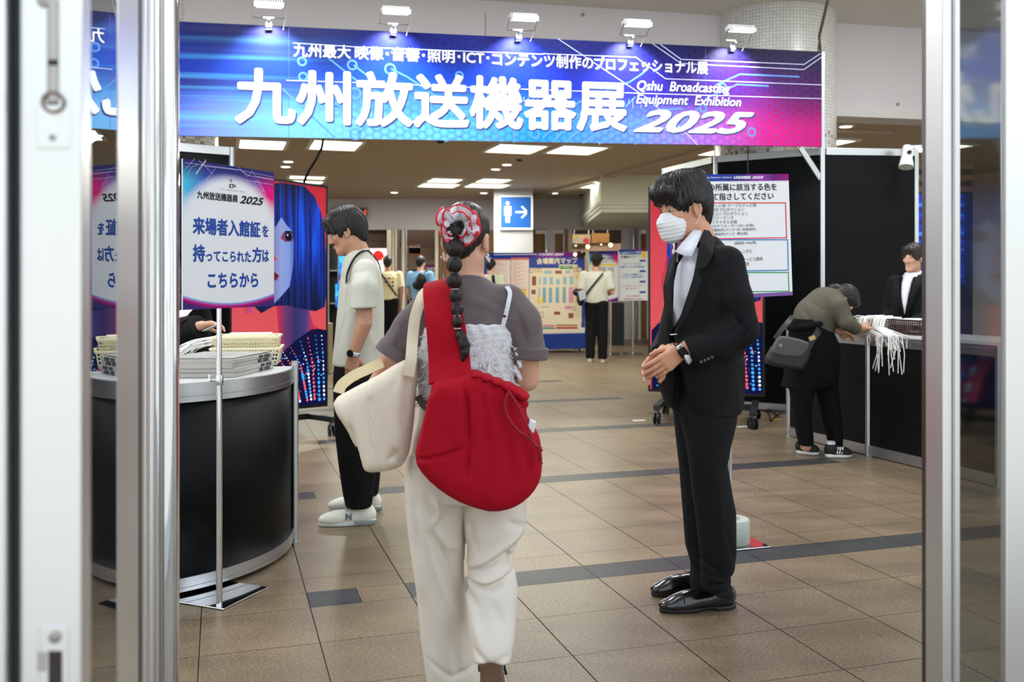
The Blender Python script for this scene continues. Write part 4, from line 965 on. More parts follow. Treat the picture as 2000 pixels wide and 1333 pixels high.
for k in range(46):       # lanyards draped over the basket edge
    s = random.uniform(-.17,.17); 
    if k < 18: s = random.uniform(.05,.16)
    elif k < 30: s = random.uniform(-.10,-.02)
    ln = random.uniform(.06,.30) if k < 30 else random.uniform(.02,.10)
    a = q+Dd*s+Dn*random.uniform(-.05,.06)+EZ*(.105+random.uniform(0,.02)); b1 = q+Dd*(s+random.gauss(0,.01))-Dn*.135+EZ*.108; b2 = b1-EZ*.06-Dn*.02; b3 = on_desk(1727,-.03)+Dd*(s+random.gauss(0,.02)); 
    pts = [a, (a+b1)/2+EZ*.008, b1, b2, b3-EZ*.02*random.random(), b3-EZ*ln*.5+Dd*random.gauss(0,.012), b3-EZ*ln+Dd*random.gauss(0,.015)]
    mb.tube(pts, .0034, 5)
mb.box(q+EZ*.095, Dd*.15, Dn*.10, EZ*.012)
tag(mb.build('lanyard_bunch', M_cord, smooth=60), 'bunch of white lanyard cords draped over the right desk edge', 'lanyards')
mb = MB()
for k in range(16):
    s = q+Dd*(-.17+random.uniform(-.06,.03))+Dn*random.uniform(-.16,-.02); s.z = DZ+.006
    mb.tube([s+EZ*random.uniform(0,.06), s-Dd*.03+EZ*.03*random.random(), s-Dd*.06+Dn*random.gauss(0,.02), s-Dd*(.09+random.random()*.03)+Dn*random.gauss(0,.02)], .0034, 5)
tag(mb.build('loose_lanyards', M_cord, smooth=60), 'loose white cord ends lying beside the cream basket near the bent woman\'s hand', 'lanyards')
mb = MB(); s = on_desk(1632,.16); mb.box(s+EZ*.002, Dd*.15, Dn*.11, EZ*.0015); tag(mb.build('form_sheet', M_white), 'white paper form on the desk under the bent woman\'s hands', 'paper')

# ================================================================== entrance doors in the foreground
PN, PC = Vector((CT, ST, 0)), -.136      # the opened left leaf stands in the plane PN.x = PC
def leaf(w, v, z): return PN*(PC+w)+EV*v+EZ*z        # w = distance off the leaf's face, v = along it
def vleaf(px):     # v where the leaf's face meets the column px
    k = (px-1000)/FPX; Y = PC/(PN.x*k+PN.y); return (Vector((k*Y,Y,0))-PN*PC).dot(EV)
v0, v1, v2, v3 = vleaf(160), vleaf(178), vleaf(231), vleaf(262)
DH = 2.35
M_edge = mat('satin_steel', (214,214,214), .34, 1.0, bump=(80,.04), stretch=(1,1,.02))
t = bpy.data.objects.new('door_1', None); COL.objects.link(t); t.location = leaf(-.03, v0+.3, 0); tag(t, kind='structure')
def lbox(nm, wa, wb, va, vb, za, zb, m, bev=.003):
    mb = MB(); mb.box(leaf((wa+wb)/2,(va+vb)/2,(za+zb)/2), PN*((wb-wa)/2), EV*((vb-va)/2), EZ*((zb-za)/2)); return mb.build(nm, m, t, bevel=bev)
lbox('edge_stile', -.058, 0, v0, v1, .02, DH, M_edge)
lbox('far_stile', -.05, 0, v2, vleaf(293), .02, DH, M_edge)
lbox('stile_groove', -.004, .001, vleaf(270), vleaf(277), .02, DH, mat('dark_gap_grey', (60,60,62), .6))  # dark strip on the stile face; its colour stands in for groove shade
lbox('cover_strip', -.02, .003, vleaf(283), vleaf(290), .02, DH, M_edge, .004)
lbox('bottom_rail', -.05, 0, v1, v2, .02, .14, M_edge); lbox('top_rail', -.05, 0, v1, v2, DH-.1, DH, M_edge)
N = Nodes('door_glass', .0); nt = N.t; gl = N.n('BsdfGlossy'); gl.inputs['Roughness'].default_value = .0; gl.inputs['Color'].default_value = (.86,.88,.9,1); tr = N.n('BsdfTransparent'); tr.inputs['Color'].default_value = (.55,.6,.6,1)
fr_ = N.n('Fresnel'); fr_.inputs['IOR'].default_value = 2.6; mx = N.n('MixShader'); N.l(fr_.outputs[0], mx.inputs[0]); N.l(tr.outputs[0], mx.inputs[1]); N.l(gl.outputs[0], mx.inputs[2])
N.l(mx.outputs[0], nt.nodes['Material Output'].inputs['Surface']); M_glass = N.m
M_glass2 = M_glass.copy(); M_glass2.name = 'tinted_glass'
for q_ in M_glass2.node_tree.nodes:
    if q_.type == 'FRESNEL': q_.inputs['IOR'].default_value = 1.75
    if q_.type == 'BSDF_TRANSPARENT': q_.inputs['Color'].default_value = (.34,.37,.35,1)
    if q_.type == 'BSDF_GLOSSY': q_.inputs['Roughness'].default_value = .05
mb = MB(); mb.poly([leaf(-.0012,v1,.14), leaf(-.0012,v2,.14), leaf(-.0012,v2,DH-.1), leaf(-.0012,v1,DH-.1)]); mb.build('glass_pane', M_glass, t)
# round pull pole standing off the far stile
k = (323-1000)/FPX; Yt = 2.06; pp = Vector((k*Yt, Yt, 0)); rt = 26*Yt/FPX
mb = MB(); mb.lathe(pp, [(rt,.03),(rt,2.6)], 32); mb.build('pull_pole', M_chrome, t, smooth=60)
mb = MB(); mb.lathe(Vector((cx(293,2.0),2.0,0)), [(.012,.03),(.012,2.6)], 12); mb.build('pivot_rod', M_edge, t, smooth=60)
# flush bolt let into the edge face
def edge(px, py, d=0.0):  # point on the edge face (it faces the viewer)
    Yb = leaf(0,v0,0).y; A_ = leaf(0,v0-d,0); k = (px-1000)/FPX; s = (k*A_.y-A_.x)/(PN.x-k*PN.y); q = A_+PN*s; q.z = EYE-(py-HZN)/FPX*q.y; return q
def epoly(nm, m, quads, d0=-.002, d1=.002, lab=None):
    mb = MB()
    for x0, x1, ya, yb in quads:
        f = [edge(x0,yb,d1), edge(x1,yb,d1), edge(x1,ya,d1), edge(x0,ya,d1)]; g = [edge(x0,yb,d0), edge(x1,yb,d0), edge(x1,ya,d0), edge(x0,ya,d0)]
        mb.add(f+g, [(0,1,2,3),(4,7,6,5),(0,4,5,1),(1,5,6,2),(2,6,7,3),(3,7,4,0)])
    return mb.build(nm, m, t, bevel=.0008)
M_slot = mat('bolt_shadow_gap', (44,32,30), .6); M_rod = mat('grey_zinc', (168,164,160), .4, .8)
pb = epoly('bolt_plate', M_edge, [(72,137,205,290)]); epoly('bolt_slot', M_slot, [(92,115,0,205)], -.002, .0006)
epoly('bolt_rod', M_rod, [(94,113,-20,117),(94,113,128,200)], -.002, .003)
mb = MB(); c = edge(104,200,.003); rr = 22*c.y/FPX
for k in range(24):
    a, b_ = 2*math.pi*k/24, 2*math.pi*(k+1)/24
    f = lambda an, r_: c+PN*(r_*math.cos(an))+EZ*(r_*math.sin(an))
    mb.poly([f(a,rr*.72), f(b_,rr*.72), f(b_,rr), f(a,rr)])
mb.build('bolt_ring', mat('aged_brass', (110,92,84), .4, .7), t, thick=.003)
def screw(px, py, r):
    mb = MB(); c = edge(px,py,.0015); mb.lathe(c, [(r,0),(r,.001),(r*.7,.0018)], 16, axis=-EV); mb.lathe(c, [(r*.3,.0018),(r*.25,.0022)], 8, axis=-EV); mb.build('screw', mat('screw_metal', (150,146,142), .4, .8), t, smooth=40)
screw(103,269,.0035); screw(84,2,.006); screw(108,1245,.0065)
epoly('strike_plate', M_edge, [(76,134,1224,1400)]); epoly('strike_slot', M_slot, [(94,122,1272,1400)], 0, .0026); epoly('strike_lip', M_rod, [(73,90,1275,1312)], 0, .004)
# second leaf folded behind it
t = bpy.data.objects.new('door_2', None); COL.objects.link(t); t.location = leaf(-.1, v0+.1, 0); tag(t, kind='structure')
lbox('edge_stile', -.115, -.0665, v0-.02, v0+.055, .02, DH, M_edge); lbox('gap_strip', -.0665, -.058, v0+.01, v0+.04, .02, DH, mat('dark_gap_grey', (60,60,62), .6))  # dark grey strip gives the gap between the leaves its shade
lbox('side_glass', -.11, -.10, v0+.055, v0+.6, .1, DH-.05, M_glass)
# right jamb and sidelight
t = bpy.data.objects.new('door_7', None); COL.objects.link(t); t.location = P(1850,550,2.0); t.location.z = 0; tag(t, kind='structure')
def rbox(nm, xa, xb, Ya, Yb, za, zb, m, bev=.003):
    """box on the hall axes whose front face spans columns xa..xb at depth Ya"""
    a = P(xa,HZN,Ya); b = P(xb,HZN,Ya); ua, va = a.dot(EU), a.dot(EV); k = (xb-1000)/FPX
    s = (k*a.y-a.x)/(EU.x-k*EU.y); mb = MB(); mb.box(a+EU*(s/2)+EV*((Yb-Ya)/2)+EZ*((za+zb)/2-EYE), EU*(s/2), EV*((Yb-Ya)/2), EZ*((zb-za)/2)); return mb.build(nm, m, t, bevel=bev)
a = P(1841,HZN,1.94); kk = (1800-1000)/FPX; s = (kk*a.y-a.x)/(EV.x-kk*EV.y); dpt = EV*s
mb = MB(); mb.box(a+dpt*.5+EU*.011+EZ*(DH/2+.15-EYE), EU*.011, dpt*.5, EZ*(DH/2+.15)); mb.build('jamb_face', mat('dull_steel', (112,107,105), .30, 1.0, bump=(60,.05), stretch=(1,1,.02)), t, bevel=.001)
rbox('jamb_trim', 1841.5, 1860, 1.935, 1.985, 0, 2.6, M_edge, .002)
rbox('gap_strip', 1859, 1867, 1.95, 1.97, 0, 2.6, mat('dark_gap_grey', (60,60,62), .6))  # dark strip coloured as the shaded gap beside the jamb trim
rbox('stile_trim', 1866, 1876, 1.935, 1.985, 0, 2.6, M_edge, .002)
mb = MB(); ga, gb = P(1873,HZN,2.16), P(1968,HZN,1.95); mb.poly([ga-EZ*1.2, gb-EZ*1.2, gb+EZ*1.2, ga+EZ*1.2]); mb.build('glass_pane', M_glass2, t)
rbox('stile', 1965, 2032, 1.90, 1.915, 0, 2.6, M_edge, .003)

# ================================================================== soft bodies: distance fields turned into one smooth mesh each
class F:
    def __init__(self, f, lo, hi): self.f = f; self.lo = np.array(lo, float); self.hi = np.array(hi, float)
    def __call__(self, p): return self.f(p)
def v3(p): return np.array(p, dtype=np.float32)
def cap(a, b, ra, rb=None):
    rb = ra if rb is None else rb; a, b = v3(a), v3(b); ab = b-a; L2 = max(float(ab@ab), 1e-9)
    def f(p):
        q = p-a; t = np.clip((q@ab)/L2, 0, 1); d = q-t[:,None]*ab
        return np.sqrt((d*d).sum(1))-(ra+(rb-ra)*t)
    r = max(ra, rb); return F(f, np.minimum(a,b)-r, np.maximum(a,b)+r)
def U(k, *fs):
    fs = [x for x in fs if x is not None]
    def f(p):
        d = fs[0](p)
        for g in fs[1:]:
            e = g(p)
            if k > 0:
                h = np.clip(.5+.5*(e-d)/k, 0, 1); d = e+(d-e)*h-k*h*(1-h)
            else: d = np.minimum(d, e)
        return d
    return F(f, np.min([x.lo for x in fs], 0), np.max([x.hi for x in fs], 0))
def Sub(a, b, k=.0):
    def f(p):
        d, e = a(p), -b(p)
        if k > 0:
            h = np.clip(.5-.5*(e-d)/k, 0, 1); return e+(d-e)*h+k*h*(1-h)
        return np.maximum(d, e)
    return F(f, a.lo, a.hi)
def Cut(a, pt, n, k=.0):
    """keep the side of the plane that n points away from"""
    pt, n = v3(pt), v3(n); n = n/np.linalg.norm(n)
    def f(p):
        d, e = a(p), (p-pt)@n
        if k > 0:
            h = np.clip(.5-.5*(e-d)/k, 0, 1); return e+(d-e)*h+k*h*(1-h)
        return np.maximum(d, e)
    return F(f, a.lo, a.hi)
def chain(pts, rs, k=.0):
    return U(k, *[cap(pts[i], pts[i+1], rs[i], rs[i+1]) for i in range(len(pts)-1)])
def ell(c, r, R=None):
    c, r = v3(c), v3(r); R = None if R is None else np.array(R, dtype=np.float32)
    def f(p):
        q = p-c
        if R is not None: q = q@R
        k0 = np.sqrt(((q/r)**2).sum(1)); k1 = np.sqrt(((q/(r*r))**2).sum(1)); return k0*(k0-1)/np.maximum(k1, 1e-6)
    m = r.max(); return F(f, c-m, c+m)
def rbox(c, half, rad, R=None):
    c, half = v3(c), v3(half); R = None if R is None else np.array(R, dtype=np.float32)
    def f(p):
        q = p-c
        if R is not None: q = q@R
        q = np.abs(q)-(half-rad); return np.sqrt((np.maximum(q,0)**2).sum(1))+np.minimum(q.max(1),0)-rad
    m = float(np.linalg.norm(half)); return F(f, c-m, c+m)
def rows(L, pw=2.0, k=.012, sm=.04):
    """vertical loft; L = list of (z, xc, yc, rx, ry)"""
    L = sorted(L); z = np.array([a[0] for a in L]); n = 240; zz = np.linspace(z[0], z[-1], n); w = max(1, int(sm*n)); ker = np.hanning(2*w+1)+1e-3; ker /= ker.sum()
    T = []
    for j in range(1, 5):
        y = np.interp(zz, z, [a[j] for a in L]); yp = np.concatenate([2*y[0]-y[w:0:-1], y, 2*y[-1]-y[-2:-w-2:-1]]); T.append(np.convolve(yp, ker, 'valid'))
    z0, z1 = z[0], z[-1]; zc_, zh = (z0+z1)/2, (z1-z0)/2
    def f(p):
        pz = p[:,2]; i = np.clip((pz-z0)/(z1-z0)*(n-1), 0, n-1.001); i0 = i.astype(np.int32); fr = (i-i0).astype(np.float32)
        xc, yc, rx, ry = [(t[i0]*(1-fr)+t[i0+1]*fr).astype(np.float32) for t in T]
        a, b = np.abs(p[:,0]-xc)/rx, np.abs(p[:,1]-yc)/ry
        r = np.sqrt(a*a+b*b) if pw == 2 else (a**pw+b**pw)**(1/pw)
        d = (r-1)*np.minimum(rx, ry); e = np.abs(pz-zc_)-zh
        h = np.clip(.5-.5*(e-d)/k, 0, 1); return e+(d-e)*h+k*h*(1-h)
    xs = [a[1]-a[3] for a in L]+[a[1]+a[3] for a in L]; ys = [a[2]-a[4] for a in L]+[a[2]+a[4] for a in L]
    return F(f, (min(xs)-.01, min(ys)-.01, z0-.005), (max(xs)+.01, max(ys)+.01, z1+.005))
def poly2(P2):
    """signed distance to a closed outline in the x-z plane"""
    P2 = np.array(P2, dtype=np.float32)
    def f(x, z):
        d = np.full(x.shape, 1e9, np.float32); s = np.ones(x.shape, np.float32); n = len(P2)
        for i in range(n):
            a, b = P2[i], P2[i-1]; ex, ez = b-a; wx, wz = x-a[0], z-a[1]
            t = np.clip((wx*ex+wz*ez)/(ex*ex+ez*ez+1e-12), 0, 1); d = np.minimum(d, (wx-ex*t)**2+(wz-ez*t)**2)
            c1, c2, c3 = z >= a[1], z < b[1], ex*wz > ez*wx
            s = np.where((c1 & c2 & c3) | (~c1 & ~c2 & ~c3), -s, s)
        return s*np.sqrt(d)
    return f
def pillow(P2, yc, T, R, slope=(0,0)):
    """rounded thick shape with the outline P2 (x, z), centred in depth on yc (+ slope), half thickness T, edge radius R"""
    g = poly2(P2); P2 = np.array(P2)
    def f(p):
        d2 = g(p[:,0], p[:,2])+R; y = np.abs(p[:,1]-yc-slope[0]*(p[:,0]-P2[:,0].mean())-slope[1]*(p[:,2]-P2[:,1].mean()))-(T-R)
        return np.sqrt(np.maximum(d2,0)**2+np.maximum(y,0)**2)+np.minimum(np.maximum(d2,y),0)-R
    e = abs(slope[0])*np.ptp(P2[:,0])+abs(slope[1])*np.ptp(P2[:,1])
    return F(f, (P2[:,0].min(), yc-T-e, P2[:,1].min()), (P2[:,0].max(), yc+T+e, P2[:,1].max()))
def folds(a, lines, pad=.01):
    """lines: (points in x,z or x,y,z; depth of the valley (+) or height of the ridge (-); width)"""
    def f(p):
        d = a(p)
        for pts, amp, w in lines:
            pts = [np.array(q, dtype=np.float32) for q in pts]; ax = [0,2] if len(pts[0]) == 2 else [0,1,2]; q = p[:,ax]; best = np.full(len(p), 1e9, np.float32); m = len(pts)-1; fade = np.zeros(len(p), np.float32)
            for i in range(m):
                e = pts[i+1]-pts[i]; wv = q-pts[i]; t = np.clip((wv@e)/(e@e+1e-12), 0, 1); dd = ((wv-t[:,None]*e)**2).sum(1)
                u = (i+t)/m; fade = np.where(dd < best, u, fade); best = np.minimum(best, dd)
            d = d+amp*np.exp(-best/(w*w))*np.clip(4*fade*(1-fade)+.25, 0, 1)
        return d
    return F(f, a.lo-pad, a.hi+pad)
def wrinkle(a, amp, fq=(30,30,18), seed=0):
    rs = np.random.RandomState(seed); ph = rs.rand(6)*6.28
    def f(p):
        x, y, z = p[:,0]*fq[0], p[:,1]*fq[1], p[:,2]*fq[2]
        u = np.sin(x+1.3*np.sin(z*.7+ph[0])+ph[1])+np.sin(z+1.5*np.sin(y*.6+x*.3+ph[2])+ph[3])+.7*np.sin(.8*x-1.2*z+y+ph[4])
        return a(p)+amp*u*.4
    return F(f, a.lo-amp*1.2, a.hi+amp*1.2)
def grow(a, r): return F(lambda p: a(p)-r, a.lo-r, a.hi+r)

def mesh_of(fn, h, b=6):
    lo = fn.lo-2*h; n = np.maximum(1, np.ceil((fn.hi+2*h-lo)/(h*b)).astype(int)); N_ = n*b
    g = [lo[i]+(np.arange(n[i])+.5)*b*h for i in range(3)]
    cb = np.stack(np.meshgrid(*g, indexing='ij'), -1).reshape(-1,3).astype(np.float32)
    dc = fn(cb).reshape(n); act = np.abs(dc) < .866*b*h*1.7+.004
    D = np.repeat(np.repeat(np.repeat(np.where(dc < 0, -1., 1.).astype(np.float32), b, 0), b, 1), b, 2)
    M = np.repeat(np.repeat(np.repeat(act, b, 0), b, 1), b, 2)
    I = np.argwhere(M)
    for s in range(0, len(I), 400000):
        ii = I[s:s+400000]; D[ii[:,0],ii[:,1],ii[:,2]] = fn((lo+ii*h).astype(np.float32))
    ins = D < 0
    cnt = np.zeros(np.array(D.shape)-1, np.int8)
    for dx in (0,1):
        for dy in (0,1):
            for dz in (0,1): cnt += ins[dx:D.shape[0]-1+dx, dy:D.shape[1]-1+dy, dz:D.shape[2]-1+dz]
    cells = np.argwhere((cnt > 0) & (cnt < 8)); idx = np.full(cnt.shape, -1, np.int32); idx[tuple(cells.T)] = np.arange(len(cells))
    if not len(cells): return [], []
    cor = [(0,0,0),(1,0,0),(0,1,0),(1,1,0),(0,0,1),(1,0,1),(0,1,1),(1,1,1)]
    V = np.stack([D[cells[:,0]+c[0], cells[:,1]+c[1], cells[:,2]+c[2]] for c in cor], 1); C = np.array(cor, np.float32)
    acc = np.zeros((len(cells),3), np.float32); num = np.zeros(len(cells), np.float32)
    for i, j in ((0,1),(2,3),(4,5),(6,7),(0,2),(1,3),(4,6),(5,7),(0,4),(1,5),(2,6),(3,7)):
        a, c = V[:,i], V[:,j]; m = (a < 0) != (c < 0); t = np.where(m, a/np.where(m, a-c, 1), 0)
        acc += np.where(m[:,None], C[i]+(C[j]-C[i])*t[:,None], 0); num += m
    P_ = lo+(cells+acc/num[:,None])*h
    quads = []
    sh = idx.shape
    for ax in range(3):
        o1, o2 = [(1,2),(2,0),(0,1)][ax]
        sl0 = [slice(0,s) for s in D.shape]; 
        A_ = ins[tuple(slice(0,D.shape[k]-1) if k == ax else slice(1,D.shape[k]-1) for k in range(3))]; B_ = ins[tuple(slice(1,D.shape[k]) if k == ax else slice(1,D.shape[k]-1) for k in range(3))]
        e = np.argwhere(A_ != B_)
        if not len(e): continue
        inside_first = A_[tuple(e.T)]
        base = e.copy(); base[:,o1] += 1; base[:,o2] += 1
        def cell(d1, d2):
            c = base.copy(); c[:,o1] -= d1; c[:,o2] -= d2; return idx[tuple(c.T)]
        q = np.stack([cell(1,1), cell(0,1), cell(0,0), cell(1,0)], 1); q[~inside_first] = q[~inside_first][:,::-1]; quads.append(q)
    Q = np.concatenate(quads); Q = Q[(Q >= 0).all(1)]
    return P_, Q
def soft(name, fn, h, m, parent=None, label=None, smooth_it=1):
    v, q = mesh_of(fn, h)
    base = Vector((0,0,0)); p = parent
    while p is not None: base += Vector(p.location); p = p.parent
    v = np.asarray(v, np.float64)-np.array(base); q = np.asarray(q)
    me = bpy.data.meshes.new(name); me.vertices.add(len(v)); me.vertices.foreach_set('co', v.ravel())
    me.loops.add(q.size); me.loops.foreach_set('vertex_index', q.ravel().astype(np.int32)); me.polygons.add(len(q))
    me.polygons.foreach_set('loop_start', np.arange(0, q.size, 4, dtype=np.int32)); me.polygons.foreach_set('use_smooth', np.ones(len(q), bool)); me.update(calc_edges=True)
    me.materials.append(m)
    o = bpy.data.objects.new(name, me); COL.objects.link(o)
    if parent is not None: o.parent = parent
    if label: o['label'] = label
    return o

class Loc:
    """local frame: x to the figure's right, y forward, z up"""
    def __init__(self, c, yaw=0.0, pitch=0.0, roll=0.0, s=1.0):
        # yaw: 0 looks along +Y, positive turns to the left (towards -X)
        self.R = (Matrix.Rotation(yaw, 3, 'Z') @ Matrix.Rotation(-pitch, 3, 'X') @ Matrix.Rotation(roll, 3, 'Y')); self.c = Vector(c); self.s = s
    def p(self, x, y, z): return self.c+self.R @ (Vector((x,y,z))*self.s)
    def d(self, x, y, z): return self.R @ Vector((x,y,z))
    def M(self): return np.array(self.R)
    def ell(self, c, r): return ell(self.p(*c), [a*self.s for a in r], self.M())
    def cap(self, a, b, ra, rb=None): return cap(self.p(*a), self.p(*b), ra*self.s, (ra if rb is None else rb)*self.s)

def head_shape(L, neck_to, neck_r=.05, female=False):
    """skull, face, ears and neck in one skin"""
    j = .92 if female else 1.0
    parts = [L.ell((0,-.014,.046), (.073,.093,.085)), L.ell((0,.018,-.015), (.063*j+.002,.074,.088))]
    a = U(.03, *parts)
    jaw = [L.cap((s*.050*j,-.004,-.062), (s*.018*j,.058,-.098), .022, .020) for s in (-1,1)]+[L.ell((0,.064,-.100), (.024*j,.022,.020))]
    a = U(.025, a, *jaw)
    a = U(.015, a, L.cap((-.036,.080,.027), (.036,.080,.027), .011), L.ell((-.038,.062,-.018), (.022,.022,.02)), L.ell((.038,.062,-.018), (.022,.022,.02)))
    for s in (-1, 1): a = Sub(a, L.ell((s*.031,.101,.008), (.019,.016,.011)), .010)
    a = U(.008, a, L.cap((0,.088,.018), (0,.109,-.030), .0085, .0125), L.ell((-.0115,.100,-.036), (.008,.011,.008)), L.ell((.0115,.100,-.036), (.008,.011,.008)))
    a = U(.006, a, L.ell((0,.089,-.063), (.022,.010,.0055)), L.ell((0,.087,-.074), (.019,.011,.0065)))
    for s in (-1, 1):
        e = L.ell((s*.079,-.010,.000), (.012,.021,.033)); e = Sub(e, L.ell((s*.090,-.004,.003), (.010,.012,.021)), .006); a = U(.006, a, e, L.ell((s*.080,-.002,-.030), (.007,.008,.008)))
    n0 = L.p(0,-.022,-.045); a = U(.03, a, cap(n0, neck_to, neck_r*L.s*.98, neck_r*1.08))
    return a
def face_bits(L, parent, female=False, closed=False):
    mb = MB()
    for s in (-1, 1): mb.ball(L.p(s*.031,.0795,.008), (.0118*L.s,.0112*L.s,.0085*L.s), 14, 0, L.R)
    e = mb.build('eyes', mat('eye_white', (176,164,156), .3), parent, smooth=180)
    mb = MB()
    for s in (-1, 1): mb.ball(L.p(s*.031,.0872,.0075), (.0058*L.s,)*3, 10)
    mb.build('iris', mat('iris_dark', (24,16,14), .2), e, smooth=180)
    mb = MB()
    for s in (-1, 1):
        mb.tube([L.p(s*.014,.0925,.026), L.p(s*.028,.0915,.031), L.p(s*.043,.081,.027)], [.0028*L.s,.0034*L.s,.0018*L.s], 6)
    mb.build('eyebrows', mat('hair_black', (24,20,20), .5), parent, smooth=180)
    mb = MB(); mb.tube([L.p(-.02,.0945,-.0685), L.p(0,.0985,-.0685), L.p(.02,.0945,-.0685)], [.001*L.s,.0022*L.s,.001*L.s], 6); mb.build('lips', mat('lip_tint', (168,96,88), .4), parent, smooth=180)
def hair_cap(L, extra=(), thick=.016, cut=(), k=.02, seed=1, strand=.0018):
    a = L.ell((0,-.016,.05), (.073+thick,.093+thick,.085+thick)); a = U(k, a, *extra) if extra else a
    for c in cut: a = Sub(a, c, .006)
    rs = np.random.RandomState(seed); ph = rs.rand(8)*6.28; Rm = L.M().astype(np.float32); c = v3(L.c); base = a
    def f(p):
        q = ((p-c)@Rm)/L.s; an = np.arctan2(q[:,0], q[:,1]); t = an*26+4*np.sin(q[:,2]*22+ph[0])+2*np.sin(an*5+ph[1]); t2 = an*61+3*np.sin(q[:,2]*31+ph[2])
        return base(p)+strand*L.s*(np.sin(t)+.6*np.sin(t2))
    return F(f, base.lo-.004, base.hi+.004)

def hand_shape(w, f, n, side, bends=(.25,.35,.25), spread=.06, s=1.0, thumb=(.55,.65,.45), per=None):
    """w wrist, f towards the fingers, n out of the palm; side = +1/-1 chooses where the thumb leaves"""
    f = Vector(f).normalized(); n = (Vector(n)-f*Vector(n).dot(f)).normalized(); t = f.cross(n)*side; w = Vector(w); parts = []
    offs = (.029,.0095,-.0105,-.0285); lens = (.068,.076,.070,.055); kn = []
    palm = []
    for i in range(4):
        k_ = w+f*(.088-.004*abs(i-1))*s+t*offs[i]*s-n*.002*s; kn.append(k_); palm.append(cap(w+f*.012*s+t*offs[i]*.62*s, k_, .0145*s, .0112*s))
    a = U(.014*s, *palm, cap(w-f*.03*s, w+f*.01*s, .026*s, .025*s))
    fing = []
    for i in range(4):
        b = bends if per is None else per[i]; d = (f+t*spread*(1.5-i)).normalized(); p = kn[i]; an = 0; L0 = lens[i]*s; pts = [p]
        for j, (fr, bb) in enumerate(zip((.44,.31,.25), b)):
            an += bb; p = p+(d*math.cos(an)+n*math.sin(an))*L0*fr*1.18; pts.append(p)
        rr = (.0098,.0090,.0082,.0070) if i < 3 else (.0084,.0077,.0070,.0060)
        fing.append(chain(pts, [r*s for r in rr], .002))
    a = U(.005*s, a, U(.0, *fing))
    b0 = w+f*.022*s+t*.022*s+n*.004*s; d1 = (t*thumb[0]+f*thumb[1]+n*thumb[2]).normalized(); b1 = b0+d1*.042*s; d2 = (f*.8+t*.25+n*.45).normalized(); b2 = b1+d2*.034*s; b3 = b2+(f*.9+n*.4).normalized()*.026*s
    a = U(.010*s, a, chain([b0,b1,b2,b3], [.0155*s,.0120*s,.0102*s,.0080*s], .004))
    return a
M_skin = mat('skin', (212,164,138), .5, sub=.12, noise=(25,.06))
M_skin_b = mat('skin_tan', (186,138,112), .5, sub=.12, noise=(25,.06))
M_hair = mat('hair_black', (24,20,20), .5)
# ================================================================== people
def rpx(L, Y0, **kw):
    out = []
    for py, xl, xr, dy, ry in L:
        Y = Y0+dy; a, b = P(xl,py,Y), P(xr,py,Y); out.append((a.z, (a.x+b.x)/2, Y, (b.x-a.x)/2, ry))
    return rows(out, **kw)
def fo(pts, amp, w, Y):
    q = [P(px,py,Y) for px, py in pts]; return ([(a.x,a.z) for a in q], amp, w)
def outl(pts, Y): return [(P(a,b,Y).x, P(a,b,Y).z) for a, b in pts]
def smooth_outline(pts, n=3):
    """rounds the corners of a closed outline"""
    for _ in range(n):
        q = []
        for i, a in enumerate(pts):
            b = pts[(i+1) % len(pts)]; q += [(a[0]*.75+b[0]*.25, a[1]*.75+b[1]*.25), (a[0]*.25+b[0]*.75, a[1]*.25+b[1]*.75)]
        pts = q
    return pts
def ribbon(pts, w, nrm, th=.003, wid=None):
    """flat strap through pts; w = width, nrm = outward directions"""
    mb = MB(); rows_ = []
    pts = [Vector(p) for p in pts]; k = len(pts)
    for i, p in enumerate(pts):
        t = (pts[min(i+1,k-1)]-pts[max(i-1,0)]).normalized(); n = Vector(nrm[i] if isinstance(nrm, list) else nrm).normalized(); n = (n-t*n.dot(t)).normalized(); s = t.cross(n); ww = (wid[i] if wid else w)/2
        rows_.append([p-s*ww-n*th/2, p+s*ww-n*th/2, p+s*ww+n*th/2, p-s*ww+n*th/2])
    mb.grid(rows_, close=True); mb.poly(list(reversed(rows_[0]))); mb.poly(rows_[-1]); return mb
def fine(pts, n=4):
    """Catmull-Rom refinement"""
    pts = [Vector(p) for p in pts]; out = []
    for i in range(len(pts)-1):
        p0, p1, p2, p3 = pts[max(i-1,0)], pts[i], pts[i+1], pts[min(i+2,len(pts)-1)]
        for j in range(n):
            t = j/n; out.append(.5*((2*p1)+(p2-p0)*t+(2*p0-5*p1+4*p2-p3)*t*t+(3*p1-p0-3*p2+p3)*t**3))
    out.append(pts[-1]); return out

